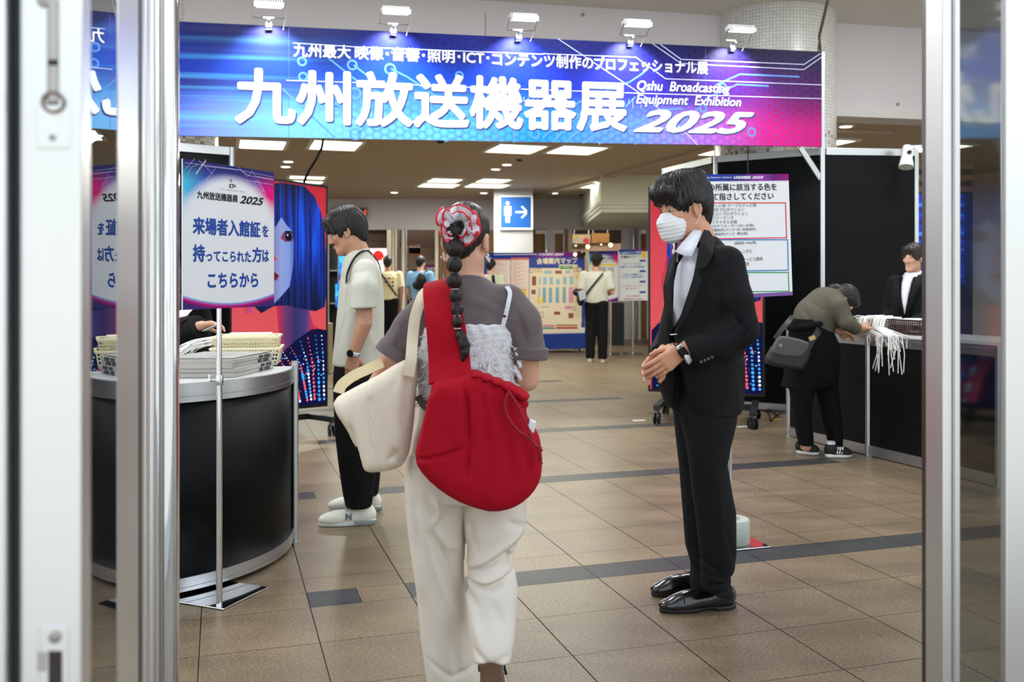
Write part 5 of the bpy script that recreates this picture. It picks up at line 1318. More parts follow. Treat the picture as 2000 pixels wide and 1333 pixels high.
def build_woman():
    Y0 = 2.95
    def w(px, py, dy=0.0): return P(px, py, Y0+dy)
    base = Vector((w(920,1340).x, Y0, 0))
    T = thing('person', 'woman seen from behind in grey tee and cream trousers with bubble ponytail, walking in', 'person', base)
    Lh = Loc(w(911,474,.0), yaw=math.radians(-20), pitch=math.radians(6), roll=math.radians(2), s=.90)
    neck = w(915,552,.0)
    head = head_shape(Lh, neck, .048, True)
    armR = chain([w(1005,592,.0), w(1028,690,.0), w(1030,742,.02), w(985,752,.17), w(940,744,.27)], [.034,.040,.037,.031,.024])
    armL = chain([w(832,600,.0), w(785,674,-.0), w(762,706,.03), w(748,730,.07), w(730,758,.08)], [.034,.037,.033,.028,.022])
    hr = hand_shape(w(940,744,.27), (-.75,.6,.1), (-.2,-.2,-.9), 1); hl = hand_shape(w(730,758,.08), (-.5,-.1,-.8), (.4,.2,-.8), -1, bends=(.5,.7,.5))
    torso = rpx([(548,885,945,0,.045),(575,850,985,0,.06),(610,832,1000,0,.085),(700,835,990,0,.09),(800,830,990,0,.09),(940,815,1005,0,.10)], Y0)
    legs = U(.02, chain([w(855,930,0), w(862,1120,.05), w(880,1325,.10)], [.07,.05,.035]), chain([w(962,930,0), w(956,1100,-.03), w(960,1255,-.16)], [.07,.04,.034]))
    soft('body', U(.012, U(.03, head, torso, armR, armL, legs), hr, hl), .0045, M_skin, T)
    face_bits(Lh, T, True)
    # hair drawn tightly back
    def strands(p): pass
    M_hb = mat('hair_dark_brown', (30,22,21), .38, spec=.5, noise=(30,.25))
    hc = hair_cap(Lh, extra=(Lh.ell((0,-.062,.0), (.060,.045,.070)),), thick=.008, cut=(Lh.ell((0,.13,-.035), (.10,.085,.085)), Lh.ell((-.082,.012,-.02), (.030,.030,.055)), Lh.ell((.082,.012,-.02), (.030,.030,.055)), Lh.ell((0,.01,-.14), (.12,.14,.066))), seed=3, strand=.0011)
    hair = soft('hair', hc, .004, M_hb, T)
    # ponytail of bubbles
    bub = [((893,436,-.115),.021,.020),((888,452,-.145),.023,.026),((889,485,-.160),.026,.030),((887,517,-.160),.0235,.0275),((887,549,-.158),.0235,.0255),((890,579,-.158),.0185,.0215),((893,605,-.166),.0185,.0195),((893,629,-.182),.0165,.0175)]
    M_pl = mat('hair_sheen', (30,20,18), .42, spec=.4, noise=(30,.25))
    fs = [ell(w(*c), (r,r*.95,rz)) for c, r, rz in bub]
    core = chain([w(*c) for c, _, _ in bub], [.010]*len(bub)); pony = U(.004, core, *fs)
    tail = U(.006, chain([w(894,641,-.172), w(900,656,-.190), w(908,674,-.200), w(909,688,-.202), w(906,700,-.202), w(903,710,-.202)], [.009,.015,.0155,.012,.006,.0012], .004), chain([w(897,650,-.182), w(904,672,-.198), w(904,690,-.200), w(900,702,-.200)], [.008,.010,.007,.001], .004))
    allp = U(.006, pony, tail)
    g0 = allp
    def pf(p):
        an = np.arctan2(p[:,1]-(Y0-.158), p[:,0]-w(889,500,-.158).x); return g0(p)+.0009*np.sin(an*9+8*np.sin(p[:,2]*25))+.0006*np.sin(an*23+p[:,2]*40)
    soft('ponytail', F(pf, g0.lo-.002, g0.hi+.002), .003, M_pl, T)
    mt = mat('clear_elastic', (196,186,178), .25)
    for px, py, r in ((888.5,468,.0145),(888,502,.013),(887,532,.0125),(888,565,.011),(891,592,.0098),(893,617,.009),(893.5,642,.0095)):
        mb = MB(); c = w(px,py,-.152 if py < 470 else (-.158 if py < 600 else (-.174 if py < 630 else -.188))); mb.tube([c+Vector((r*math.cos(a),r*math.sin(a),.0)) for a in np.linspace(0,2*math.pi,18)], .0018, 6, cap=False); mb.build('hair_tie', mt, T, smooth=180)
    # frilled scrunchie
    mb = MB(); c0 = w(897,443,-.128); ax = (Vector((-.15,-1,.12))).normalized(); ex = Vector((1,0,0)); ex = (ex-ax*ex.dot(ax)).normalized(); ey = ax.cross(ex)*-1
    if ey.z < 0: ey = -ey
    rs = random.Random(5); nA = 160; rr = []; edge_pts = []
    outer = [(0,.062),(25,.066),(50,.060),(80,.058),(110,.064),(140,.074),(165,.060),(185,.050),(205,.058),(235,.060),(265,.048),(300,.064),(330,.066),(360,.062)]
    sc = None
    for lay, (kk, lift, sd_) in enumerate(((1.0, .0, 0.0), (.66, .016, 1.7))):
        mb = MB(); rr = []; edge_pts = []
        for i in range(nA):
            a = 2*math.pi*i/nA; ro = np.interp(math.degrees(a), [o[0] for o in outer], [o[1] for o in outer])*kk; col = []
            for j in range(7):
                f = j/6; r = .017+(ro-.017)*f
                wob = .020*f*f*math.sin(6*a+1.6*math.sin(2*a)+sd_)+.012*f*math.sin(11*a+1+math.sin(3*a)*1.6+sd_*2)
                aa = a+.26*f*f*math.sin(9*a+2+1.2*math.sin(2*a)+sd_)
                col.append(c0+(ex*math.cos(aa)+ey*math.sin(aa))*r+ax*(.002+lift*(.4+.6*f)+.018*math.sin(f*1.5)+wob))
            rr.append(col); edge_pts.append(col[-1])
        rr.append(rr[0]); mb.grid(rr)
        if lay == 0: sc = mb.build('scrunchie', mat('white_organza', (232,232,240), .6, sub=.1), T, smooth=180, thick=.0015)
        else: mb.build('inner_frill', MATS['white_organza'], sc, smooth=180, thick=.0015)
        mb = MB(); mb.tube(edge_pts+[edge_pts[0]], .0030, 6, cap=False); mb.build('red_edging', mat('red_edging', (222,44,62), .5), sc, smooth=180, label='red stitched edge')
    # earrings
    mg = mat('gold', (214,170,90), .25, 1.0); mp_ = mat('pearl', (240,232,220), .2)
    for s in (-1, 1):
        mb = MB(); c = Lh.p(s*.082,-.004,-.034); mb.ball(c, .0035, 10); e_ = mb.build('earring', mg, T, smooth=180)
        mb = MB()
        for k in range(6): mb.ball(c+Vector((s*.003+rs.uniform(-.005,.005), rs.uniform(-.005,.005), -.007-.004*k)), .0042, 8)
        mb.build('pearl_drop', mp_, e_, smooth=180)
    # tee with turned up cuffs
    M_tee = mat('grey_brown_cotton', (100,88,90), .85, sheen=.15, noise=(70,.06), bump=(160,.08))
    bodyt = rpx([(538,880,944,.0,.058),(552,870,962,0,.070),(566,850,984,0,.080),(585,830,1004,0,.098),(620,815,1018,0,.112),(690,820,1004,0,.118),(740,824,1000,0,.112),(790,822,1002,0,.112)], Y0, sm=.03)
    sR = chain([w(990,592), w(1018,632), w(1026,688)], [.060,.062,.066], .02); sL = chain([w(842,595), w(806,640), w(776,686)], [.058,.058,.061], .02)
    dR = (w(1028,700)-w(1016,632)).normalized(); dL = (w(771,694)-w(806,640)).normalized()
    cR, cL = w(1027,694), w(772,694)
    tee = U(.03, bodyt, Cut(grow(sR,.0), cR, dR+Vector((-.25,0,0)), .006), Cut(sL, cL, dL, .006))
    tee = folds(tee, [fo([(1010,600),(1030,680)], .006, .012, Y0), fo([(985,640),(1015,700)], .007, .010, Y0), fo([(1000,585),(1040,650)], -.004, .014, Y0), fo([(800,620),(775,690)], .006, .012, Y0), fo([(815,650),(800,700)], .007, .009, Y0),
                    fo([(930,570),(985,600)], .004, .012, Y0), fo([(905,600),(985,615)], .004, .016, Y0), fo([(905,628),(985,618)], .004, .01, Y0), fo([(828,600),(845,640)], .005, .01, Y0), fo([(790,640),(760,680)], -.004, .012, Y0)])
    tee = wrinkle(tee, .003, (22,20,26), 4); tee = Sub(tee, Lh.cap((0,-.02,-.09), (0,.03,-.20), .050), .004)
    soft('tee_shirt', tee, .006, M_tee, T)
    mb = MB(); cc = w(913,546,.0); mb.tube([cc+Vector((.055*math.cos(a), .056*math.sin(a)+.002, -.010+.014*(-math.sin(a)))) for a in np.linspace(0,2*math.pi,40)], .0085, 8, cap=False, flat=1.4); mb.build('neckband', M_tee, T, smooth=180)
    for cpt, dd, r, nm in ((cR, dR+Vector((-.25,0,0)), .0705, 0), (cL, dL, .0655, 1)):
        dd = dd.normalized(); q = cap(cpt-dd*.06, cpt+dd*.06, r, r*1.02); q = Cut(Cut(q, cpt+dd*.012, dd, .004), cpt-dd*.028, -dd, .004); q = Sub(q, cap(cpt-dd*.0, cpt+dd*.08, r-.010), .003); soft('sleeve_cuff', wrinkle(q, .0015, (40,40,30), 7), .005, M_tee, T)
    # white feathery camisole
    M_cam = mat('white_crepe', (236,236,240), .8, bump=(120,.8), stretch=(1,1,3), sub=.05)
    cam_ = rpx([(632,832,992,-.022,.136),(650,822,1002,-.018,.138),(690,815,1006,-.004,.138),(740,815,1005,0,.132),(778,817,1004,0,.126)], Y0, sm=.03, k=.004)
    cf = cam_; cam2 = F(lambda p: cf(p)+.0011*np.sin(p[:,2]*330+2*np.sin(p[:,0]*40))+.0016*np.sin(p[:,0]*170+np.sin(p[:,2]*60)*2), cf.lo-.005, cf.hi+.005)
    cm = soft('camisole', cam2, .0045, M_cam, T)
    rs = random.Random(9); mb = MB()
    for k in range(560):
        side = -1 if k % 2 else 1; py = rs.uniform(645,782); a = rs.uniform(-2.2,.2) if side > 0 else math.pi+rs.uniform(-.2,2.2)
        cxp = w(910,py); rx = (94 if py > 660 else 84)*Y0/FPX; ry = .134; p = cxp+Vector((rx*math.cos(a)*(1), ry*math.sin(a), 0)); o = Vector((math.cos(a)/rx, math.sin(a)/ry, 0)).normalized(); d = (o*rs.uniform(.2,1)+Vector((rs.uniform(-.4,.4), rs.uniform(-.4,.4), rs.uniform(-1.1,-.1)))).normalized()
        ln = rs.uniform(.010,.034); wd = rs.uniform(.0012,.0035); sd = d.cross(o); sd = sd.normalized() if sd.length > .1 else EZ
        mb.poly([p-sd*wd, p+sd*wd, p+d*ln+sd*wd*.7+o*.003, p+d*ln-sd*wd*.7+o*.003])
    for px, py, s in ((1000,684,1),(1004,703,1),(998,718,1),(1004,728,1),(1007,690,1),(822,692,-1),(818,742,-1)):
        p = w(px,py,-.06); mb.grid([[p+Vector((s*.004*k, -.003*k*(k%2), -.006*k+.010*math.sin(k*.9))), p+Vector((s*.004*k+.010, -.004, -.006*k+.010*math.sin(k*.9)+.006))] for k in range(5)])
    fr_ = mb.build('fringe', M_cam, cm); fr_['kind'] = 'stuff'
    ribbon(fine([w(990,560,-.045), w(996,572,-.085), w(993,592,-.112), w(988,615,-.124), w(982,638,-.130)]), .013, Vector((.1,-1,.15)), .003).build('shoulder_strap', M_cam, T, smooth=60)
    mb = MB(); mb.ball(w(985.5,618,-.1285), (.0045,.002,.0045), 10); mb.build('strap_button', M_black, T, smooth=180)
    # trousers
    M_tr = mat('cream_twill', (226,217,205), .8, sheen=.1, noise=(90,.03))
    hip = rpx([(778,820,1002,0,.105),(800,816,1008,0,.115),(840,806,1017,0,.128),(880,799,1024,0,.136),(930,795,1028,0,.138),(972,797,1026,0,.13)], Y0)
    lL = rpx([(880,797,908,0,.12),(940,793,914,.0,.125),(1000,795,915,.005,.118),(1060,800,914,.02,.108),(1120,808,910,.03,.104),(1180,816,912,.045,.102),(1250,823,921,.07,.102),(1320,832,935,.095,.104),(1352,836,940,.105,.106)], Y0)
    lR = rpx([(880,904,1022,0,.12),(940,902,1028,0,.125),(985,901,1027,-.005,.120),(1030,903,1024,-.02,.115),(1070,907,1006,-.03,.106),(1092,907,998,-.035,.102),(1115,908,1005,-.05,.106),(1150,909,1011,-.07,.105),(1190,912,1009,-.095,.10),(1250,922,1003,-.15,.092),(1305,930,992,-.195,.082)], Y0, sm=.022)
    lR = Cut(lR, w(962,1296,-.20), Vector((0,-.35,-1)), .006)
    tr = U(.012, hip, U(.004, lL, lR))
    FL = [fo([(905,985),(908,1060),(909,1180)], .004, .006, Y0), fo([(908,1102),(950,1085),(1012,1048)], .012, .009, Y0), fo([(910,1112),(960,1120),(985,1113)], .010, .008, Y0), fo([(915,1095),(970,1060),(1022,1030)], -.008, .013, Y0),
          fo([(950,1118),(1003,1100)], .009, .008, Y0), fo([(910,1125),(935,1150)], .008, .010, Y0), fo([(985,1060),(1003,1090)], .010, .010, Y0), fo([(925,1110),(960,1105),(1000,1092)], -.008, .010, Y0),
          fo([(918,1130),(928,1170),(945,1215)], -.007, .016, Y0), fo([(965,1140),(985,1190)], .005, .016, Y0), fo([(925,1215),(960,1235),(995,1225)], .005, .010, Y0),
          fo([(840,955),(858,1000),(850,1025),(870,1080),(905,1165)], .010, .012, Y0), fo([(855,955),(865,985),(848,1020)], -.010, .010, Y0), fo([(848,1010),(880,1055),(905,1062)], -.006, .012, Y0), fo([(835,1000),(850,1080),(885,1170),(908,1215)], -.007, .018, Y0),
          fo([(815,950),(825,1080)], .006, .014, Y0), fo([(825,1150),(850,1290)], .006, .016, Y0), fo([(880,1210),(895,1320)], .007, .014, Y0), fo([(840,1290),(880,1320),(930,1310)], .006, .010, Y0), fo([(920,1000),(935,1060)], .006, .012, Y0), fo([(990,1000),(1020,1020)], .006, .010, Y0),
          fo([(815,905),(860,900)], .004, .006, Y0), fo([(930,1000),(912,1080)], .005, .010, Y0)]
    FL = [(a, b*1.35, c_) for a, b, c_ in FL]; tr = wrinkle(folds(tr, FL), .0045, (16,14,11), 12)
    to_ = soft('trousers', tr, .006, M_tr, T)
    mb = MB(); a, b_, c_, d_ = w(823,800,-.125), w(846,775,-.125), w(848,795,-.128), w(836,812,-.128)
    ribbon([w(816,775,-.10), w(826,790,-.118), w(838,802,-.124)], .022, Vector((0,-1,.2)), .004).build('waist_tab', mat('dark_leather', (52,40,36), .5), to_)
    # lifted right shoe with its brown sole towards the viewer, left shoe on the floor
    M_shoe = mat('white_leather', (228,230,236), .4); M_sole = mat('brown_sole', (118,92,72), .7, bump=(60,.3))
    hc_, tc_ = w(957,1290,-.235), w(966,1358,-.205)
    du = (tc_-hc_).normalized(); nrm = Vector((0,-1,-.12)); nrm = (nrm-du*nrm.dot(du)).normalized(); sd = du.cross(nrm)
    Rm = np.array(Matrix((sd, du, nrm)).transposed())
    mid = hc_+du*.09
    sh = U(.03, ell(hc_+du*.045-nrm*.05, (.036,.052,.05), Rm), ell(hc_+du*.15-nrm*.04, (.040,.095,.042), Rm)); sh = Cut(sh, hc_-nrm*.008, nrm, .004)
    s1 = soft('shoe', U(.015, sh, cap(hc_+du*.03-nrm*.05, w(960,1270,-.18), .040,.038)), .005, M_shoe, T)
    so = U(.012, rbox(hc_+du*.045, (.034,.048,.010), .009, Rm), ell(hc_+du*.15, (.040,.085,.011), Rm), rbox(hc_+du*.11, (.032,.06,.010), .008, Rm)); soft('sole', so, .005, M_sole, s1, 'brown outsole')
    mb = MB(); mb.tube([hc_+sd*.037+du*.03-nrm*.02, hc_+sd*.040+du*.06-nrm*.035, hc_+sd*.036+du*.045-nrm*.06], .0025, 6); mb.tube([hc_-sd*.036+du*.04-nrm*.03, hc_-sd*.04+du*.07-nrm*.02], .004, 6); mb.build('heel_strap', M_black, s1, smooth=180)
    lf = Vector((w(885,1340,.12).x, Y0+.14, 0))
    s2 = soft('shoe', Cut(U(.03, ell(lf+Vector((0,-.03,.05)), (.040,.075,.055)), ell(lf+Vector((0,.07,.03)), (.045,.11,.04))), lf+EZ*.018, -EZ, .004), .006, M_shoe, T); soft('sole', Cut(Cut(U(.02, ell(lf+Vector((0,-.02,.01)), (.040,.08,.03)), ell(lf+Vector((0,.08,.01)), (.046,.11,.03))), lf+EZ*.018, EZ, .002), lf+EZ*.001, -EZ, .002), .006, M_sole, s2)

    # ---------------- red sling bag worn across the back
    B = thing('sling_bag', 'red slouchy cloth sling bag across the back of the woman with bubble ponytail', 'bag', w(945,860,-.2))
    M_red = mat('red_cotton', (168,4,30), .85, spec=.25, noise=(60,.06), bump=(260,.05))
    Yb = Y0-.20
    O = [(848,742),(905,735),(928,722),(948,735),(985,745),(1012,762),(1030,775),(1034,793),(1026,808),(1036,830),(1049,848),(1055,872),(1058,920),(1050,950),(1030,975),(1000,992),(965,996),(930,988),(890,972),(850,944),(822,910),(815,888),(819,865),(833,815),(843,770)]
    sh = pillow(outl(smooth_outline(O, 1), Yb), Yb, .070, .050, slope=(.12,.05))
    RF = [fo([(908,742),(914,800),(917,868)], .012, .007, Yb), fo([(818,889),(862,882),(917,866)], .010, .0045, Yb), fo([(905,742),(900,830),(895,870)], -.006, .012, Yb), fo([(870,760),(862,860)], .004, .012, Yb), fo([(845,800),(832,870)], -.004, .012, Yb),
          fo([(925,735),(950,800),(955,900)], .006, .012, Yb), fo([(945,745),(985,830),(1000,930)], .006, .016, Yb), fo([(918,868),(912,930)], .008, .007, Yb), fo([(925,880),(908,945)], -.006, .008, Yb), fo([(975,760),(1020,860),(1040,940)], .005, .014, Yb),
          fo([(1000,770),(1030,800)], .008, .007, Yb), fo([(1010,768),(1034,785)], .006, .006, Yb), fo([(990,760),(1000,800)], .006, .006, Yb), fo([(965,750),(975,790)], .005, .006, Yb), fo([(1040,850),(1020,960)], .006, .012, Yb), fo([(860,930),(960,975),(1030,955)], .004, .02, Yb), fo([(980,880),(960,985)], -.006, .02, Yb)]
    RF = [(a, b*1.3, c_) for a, b, c_ in RF]; sh = wrinkle(folds(sh, RF), .004, (16,12,13), 21)
    soft('bag_body', sh, .006, M_red, B)
    st = [w(866,552,.07), w(862,549,-.01), w(860,563,-.085), w(866,610,-.152), w(872,650,-.176), w(877,700,-.188), w(880,745,-.235)]
    ribbon(fine(st, 5), .11, [Vector((-.28,.4,1))]*3+[Vector((-.22,-.5,1))]*5+[Vector((-.05,-1,.15))]*23, .010, wid=[.10]*8+list(np.linspace(.105,.128,23))).build('shoulder_strap', M_red, B, smooth=60)
    pk = pillow(outl(smooth_outline([(846,753),(906,741),(915,862),(862,881),(818,886),(833,815)], 1), Yb), Yb-.050, .030, .016, slope=(.12,.05)); pk = wrinkle(folds(pk, [fo([(868,760),(872,870)], .004, .01, Yb), fo([(895,750),(900,865)], .005, .008, Yb)]), .003, (20,15,14), 5)
    soft('pocket', pk, .006, M_red, B)
    M_redc = mat('red_cord', (150,10,30), .7)
    yb2 = -.285
    mb = MB(); mb.tube(fine([w(992,764,-.285), w(1010,790,yb2), w(1026,825,yb2), w(1042,862,yb2), w(1052,880,-.29), w(1057,898,-.28)]), .0042, 8); mb.tube(fine([w(994,766,-.285), w(986,790,yb2), w(992,815,yb2), w(1010,840,yb2), w(1036,858,yb2), w(1050,876,-.29), w(1054,900,-.28)]), .0042, 8)
    mb.tube([w(1050,870,-.29), w(1056,882,-.285)], .008, 8)
    for k in range(5): mb.tube([w(1055,896,-.28), w(1053+k*1.6,906,-.28)], .0022, 5)
    mb.build('drawstring', M_redc, B, smooth=60)
    mb = MB(); o = []
    for k, (px, py) in enumerate(((928,728),(950,737),(970,745),(990,754),(1008,763),(1024,772))): mb.ball(w(px,py,-.20), (.022,.075,.016), 12)
    soft('gathered_mouth', wrinkle(U(.012, *[ell(w(px,py,-.20), (.020,.066,.013)) for px, py in ((930,731),(950,738),(970,746),(990,755),(1008,764),(1022,773))]), .003, (50,20,30), 2), .006, M_red, B)
    mb = MB(); c = w(1038,832,-.21); mb.box(c, Vector((.010,0,-.004)), Vector((0,.02,0)), Vector((.004,0,.016))); tag(mb.build('paper_packet', M_white, bevel=.003), 'bit of white packet sticking out at the right of the red sling bag', 'packet')

    # ---------------- cream canvas tote on her left arm
    Tt = thing('tote_bag', 'large cream canvas tote hanging from the shoulder of the woman with bubble ponytail', 'bag', w(740,830,-.05))
    M_can = mat('cream_canvas', (232,220,200), .85, noise=(120,.05), bump=(300,.12)); Yt = Y0-.10
    O = [(655,780),(690,762),(735,738),(780,708),(812,695),(816,705),(812,780),(806,840),(800,880),(793,908),(770,919),(740,923),(716,922),(706,905),(690,850),(676,822),(664,806)]
    tb = pillow(outl(smooth_outline(O, 1), Yt), Yt, .055, .045, slope=(.15,0))
    TF = [fo([(718,745),(724,800),(740,870),(755,905)], .006, .006, Yt), fo([(688,812),(697,850),(710,912)], .006, .006, Yt), fo([(725,745),(733,775)], -.006, .010, Yt), fo([(740,740),(770,860)], .004, .018, Yt), fo([(800,705),(790,830)], .005, .014, Yt), fo([(770,870),(790,900)], .008, .010, Yt), fo([(760,895),(780,880)], .007, .008, Yt), fo([(668,790),(690,830)], -.005, .012, Yt), fo([(785,715),(770,760)], .004, .012, Yt)]
    top_n = (w(655,778)-w(812,693)); hol = pillow(outl([(668,768),(735,733),(806,690),(806,640),(668,640)], Yt), Yt+.004, .040, .012, slope=(.15,0))
    TF = [(a, b*1.5, c_) for a, b, c_ in TF]; tb = wrinkle(folds(Sub(tb, hol, .004), TF), .005, (17,10,11), 31)
    soft('bag_body', tb, .006, M_can, Tt)
    M_web = mat('cotton_webbing', (228,210,170), .85, noise=(200,.08), bump=(200,.2))
    ribbon(fine([w(661,768,-.04), w(668,752,-.03), w(690,735,-.02), (w(718,722,-.02)), w(748,708,-.02)], 4), .034, Vector((.2,-1,.5)), .004).build('far_handle', M_web, Tt, smooth=60)
    ribbon(fine([w(798,735,-.158), w(803,700,-.158), w(806,660,-.125), w(811,620,-.115), w(821,588,-.105), w(829,570,-.07), w(835,562,-.02), w(838,564,.04)], 5), .034, [Vector((0,-1,.1))]*20+[Vector((-.25,-1,.5))]*6+[Vector((-.3,-.3,1))]*15, .004).build('near_handle', mat('pale_webbing', (226,212,188), .85, bump=(200,.15)), Tt, smooth=60)
build_woman()
def cloth_fig(name, label, base, cat='person', group=None): return thing(name, label, cat, base, group)
def dress_shoe(name, toe, heel, h, m, parent, w_=.046, sole_m=None, up=.09, leather=True, thick=.018):
    """shoe on the floor from heel to toe"""
    toe, heel = Vector(toe), Vector(heel); f = (toe-heel); L_ = f.length; f.normalize(); s = f.cross(EZ); Rm = np.array(Matrix((s, f, EZ)).transposed())
    def q(a, z, x=0.0): return heel+f*(a*L_)+EZ*z+s*x
    tz = .026 if leather else .036
    up_ = U(.03, ell(q(.22,.048), (w_*.72, L_*.23, .055), Rm), ell(q(.52,.040), (w_*.84, L_*.30, .042), Rm), ell(q(.74,.6*tz+.012), (w_*.86, L_*.24, tz), Rm), cap(q(.18,.06), q(.20,up), w_*.74, w_*.66))
    up_ = Cut(Cut(up_, q(0,thick*.75), -EZ, .003), q(.2,up), EZ, .004)
    so = U(.02, ell(q(.18,.012), (w_*.74, L_*.19, .05), Rm), ell(q(.60,.012), (w_*.82, L_*.37, .05), Rm), rbox(q(.4,.012), (w_*.62, L_*.3, .03), .01, Rm)); so = Cut(Cut(so, q(0,thick), EZ, .002), q(0,.0015), -EZ, .002)
    if leather: so = Sub(so, rbox(q(.40,.0), (w_*2, L_*.10, .011), .004, Rm), .003)
    o = soft(name, up_, h, m, parent); soft('sole', so, h, sole_m or m, o); return o, q, s, f

def build_suit_man():
    Y0 = 3.70
    def w(px, py, dy=0.0): return P(px, py, Y0+dy)
    T = thing('person', 'man in black suit and white face mask standing with folded hands, facing left', 'person', Vector((w(1390,1190).x, Y0, 0)))
    Lh = Loc(w(1337,409,.0), yaw=math.radians(112), pitch=math.radians(12), s=.98)
    neck = w(1372,480,.0)
    M_skm = mat('skin_warm', (206,150,120), .5, sub=.12, noise=(25,.06))
    head = head_shape(Lh, neck, .056)
    nk = cap(Lh.p(0,-.03,-.06), w(1374,500,.0), .050, .054)
    torso = rpx([(500,1340,1420,.0,.08),(540,1325,1430,.0,.11),(640,1320,1430,0,.10),(760,1330,1430,0,.10),(840,1340,1425,0,.10)], Y0)
    eln, wrn = w(1440,640,-.20), w(1334,687,-.20)
    armn = chain([w(1418,530,-.14), eln, wrn], [.045,.040,.029])
    armf = chain([w(1350,530,.16), w(1335,650,.16), w(1296,690,-.10)], [.045,.038,.028])
    f1 = Vector((-.80,-.02,-.60)); hn = hand_shape(w(1333,684,-.205), f1, (-.12,1,.05), -1, per=((.12,.22,.2),(.10,.25,.2),(.12,.25,.2),(.2,.25,.2)), spread=.05, s=.97, thumb=(.35,.75,.6))
    hf = hand_shape(w(1302,690,-.115), Vector((-.72,-.25,-.55)), (.25,-1,-.2), -1, bends=(.25,.4,.3), s=.94, thumb=(.5,.6,.2))
    legs = U(0, chain([w(1390,840,-.09), w(1396,1000,-.09), w(1404,1140,-.07)], [.06,.04,.026]), chain([w(1360,840,.1), w(1365,1000,.11), w(1369,1120,.11)], [.06,.04,.024]))
    soft('body', U(.004, U(.02, head, nk, torso, armn, armf, legs), hn, hf), .0035, M_skm, T)
    face_bits(Lh, T)
    # nails of the near hand
    # hair: full crown, fringe to the front, short nape
    fr = [Lh.ell((-.03,.085,.085), (.05,.035,.035)), Lh.ell((.03,.085,.085), (.05,.035,.035)), Lh.cap((-.055,.075,.075), (-.066,.060,.028), .018,.012), Lh.cap((.055,.075,.075), (.066,.060,.028), .018,.012), Lh.cap((-.03,.100,.08), (-.04,.100,.045), .016,.010), Lh.cap((.01,.104,.08), (.0,.107,.045), .016,.010), Lh.cap((.035,.100,.08), (.04,.098,.045), .014,.010),
          Lh.ell((0,-.070,.0), (.068,.045,.085)), Lh.ell((0,-.060,-.055), (.052,.034,.05)), Lh.cap((-.072,-.020,.03), (-.070,.022,-.01), .018,.007), Lh.cap((.072,-.020,.03), (.070,.022,-.01), .018,.007), Lh.ell((0,.03,.13), (.06,.07,.028)), Lh.ell((0,-.04,.125), (.07,.07,.03))]
    hc = hair_cap(Lh, extra=fr, thick=.022, cut=(Lh.ell((0,.128,-.045), (.085,.085,.090)), Lh.ell((-.085,.004,-.018), (.032,.026,.040)), Lh.ell((.085,.004,-.018), (.032,.026,.040)), Lh.ell((0,.05,-.165), (.14,.16,.07)), Lh.ell((-.07,.045,-.06), (.06,.055,.05)), Lh.ell((.07,.045,-.06), (.06,.055,.05))), seed=8, strand=.0028)
    soft('hair', hc, .0035, mat('hair_black_gloss', (20,17,17), .40, spec=.5, noise=(40,.3)), T)
    # face mask with ear loops
    M_mask = mat('white_nonwoven', (232,234,238), .75, sub=.05)
    mk = U(.022, Lh.ell((0,.070,-.052), (.066,.058,.055)), Lh.cap((0,.098,-.01), (0,.115,-.035), .014,.020), Lh.ell((0,.072,-.090), (.045,.052,.036)))
    mk = Cut(mk, Lh.p(0,.1,.004), Lh.d(0,.10,1), .004); mk = Cut(mk, Lh.p(0,.012,-.05), Lh.d(0,-1,.15), .004)
    g0 = mk; Rm_ = Lh.M().astype(np.float32); c0 = v3(Lh.c)
    mk = F(lambda p: g0(p)+.0009*np.sin(((p-c0)@Rm_)[:,2]*420), g0.lo, g0.hi)
    mo = soft('face_mask', mk, .003, M_mask, T)
    mb = MB()
    for s in (-1, 1):
        mb.tube([Lh.p(s*.064,.045,-.012), Lh.p(s*.076,.012,.012), Lh.p(s*.086,-.014,.028), Lh.p(s*.088,-.022,.008)], .0016, 6); mb.tube([Lh.p(s*.058,.030,-.088), Lh.p(s*.074,.002,-.058), Lh.p(s*.083,-.012,-.034), Lh.p(s*.086,-.020,-.010)], .0016, 6)
    mb.build('ear_loop', M_white, mo, smooth=180)
    # shirt and collar
    M_sh = mat('white_shirt', (226,228,238), .7, sheen=.1, noise=(60,.03))
    sh = rpx([(482,1338,1408,.0,.07),(520,1320,1420,-.02,.115),(580,1310,1425,-.03,.125),(640,1308,1425,-.03,.125),(664,1312,1425,-.02,.12)], Y0); sh = Sub(sh, cap(Lh.p(0,-.02,-.05), w(1384,492,.02), .055,.062), .004)
    soft('shirt', wrinkle(sh, .0025, (30,20,26), 3), .006, M_sh, T)
    def sheet(nm, pts, m, thick=.004, par=T, d=.0):
        mb = MB(); mb.poly([w(a,b,dy) for a, b, dy in pts]); o = mb.build(nm, m, par, thick=thick, bevel=.0015); return o
    mb = MB(); mb.grid([[w(1374,434,-.005), w(1352,452,-.065), w(1330,478,-.085), w(1319,492,-.08)], [w(1374,452,-.035), w(1362,478,-.125), w(1352,500,-.145), w(1341,502,-.135)]]); 
    mb.poly([w(1362,478,-.126), w(1330,478,-.086), w(1340,502,-.138)]); mb.build('collar', M_sh, T, thick=.005, smooth=30)
    mb = MB(); mb.grid([[w(1326,458,.06), w(1315,478,.05)], [w(1322,466,-.0), w(1320,492,-.07)], [w(1313,492,.0), w(1323,512,-.075)]]); mb.build('collar', M_sh, T, thick=.005, smooth=30)
    # jacket
    M_suit = mat('black_wool', (15,15,18), .8, spec=.25, noise=(120,.12), bump=(220,.08))
    jk = rpx([(462,1362,1398,.03,.075),(478,1340,1412,.02,.10),(500,1322,1432,.0,.135),(530,1308,1448,-.01,.165),(580,1300,1452,-.02,.18),(640,1289,1454,-.02,.18),(700,1282,1452,-.02,.175),(750,1284,1452,-.01,.175),(785,1296,1452,0,.175),(806,1318,1446,0,.17)], Y0, sm=.03)
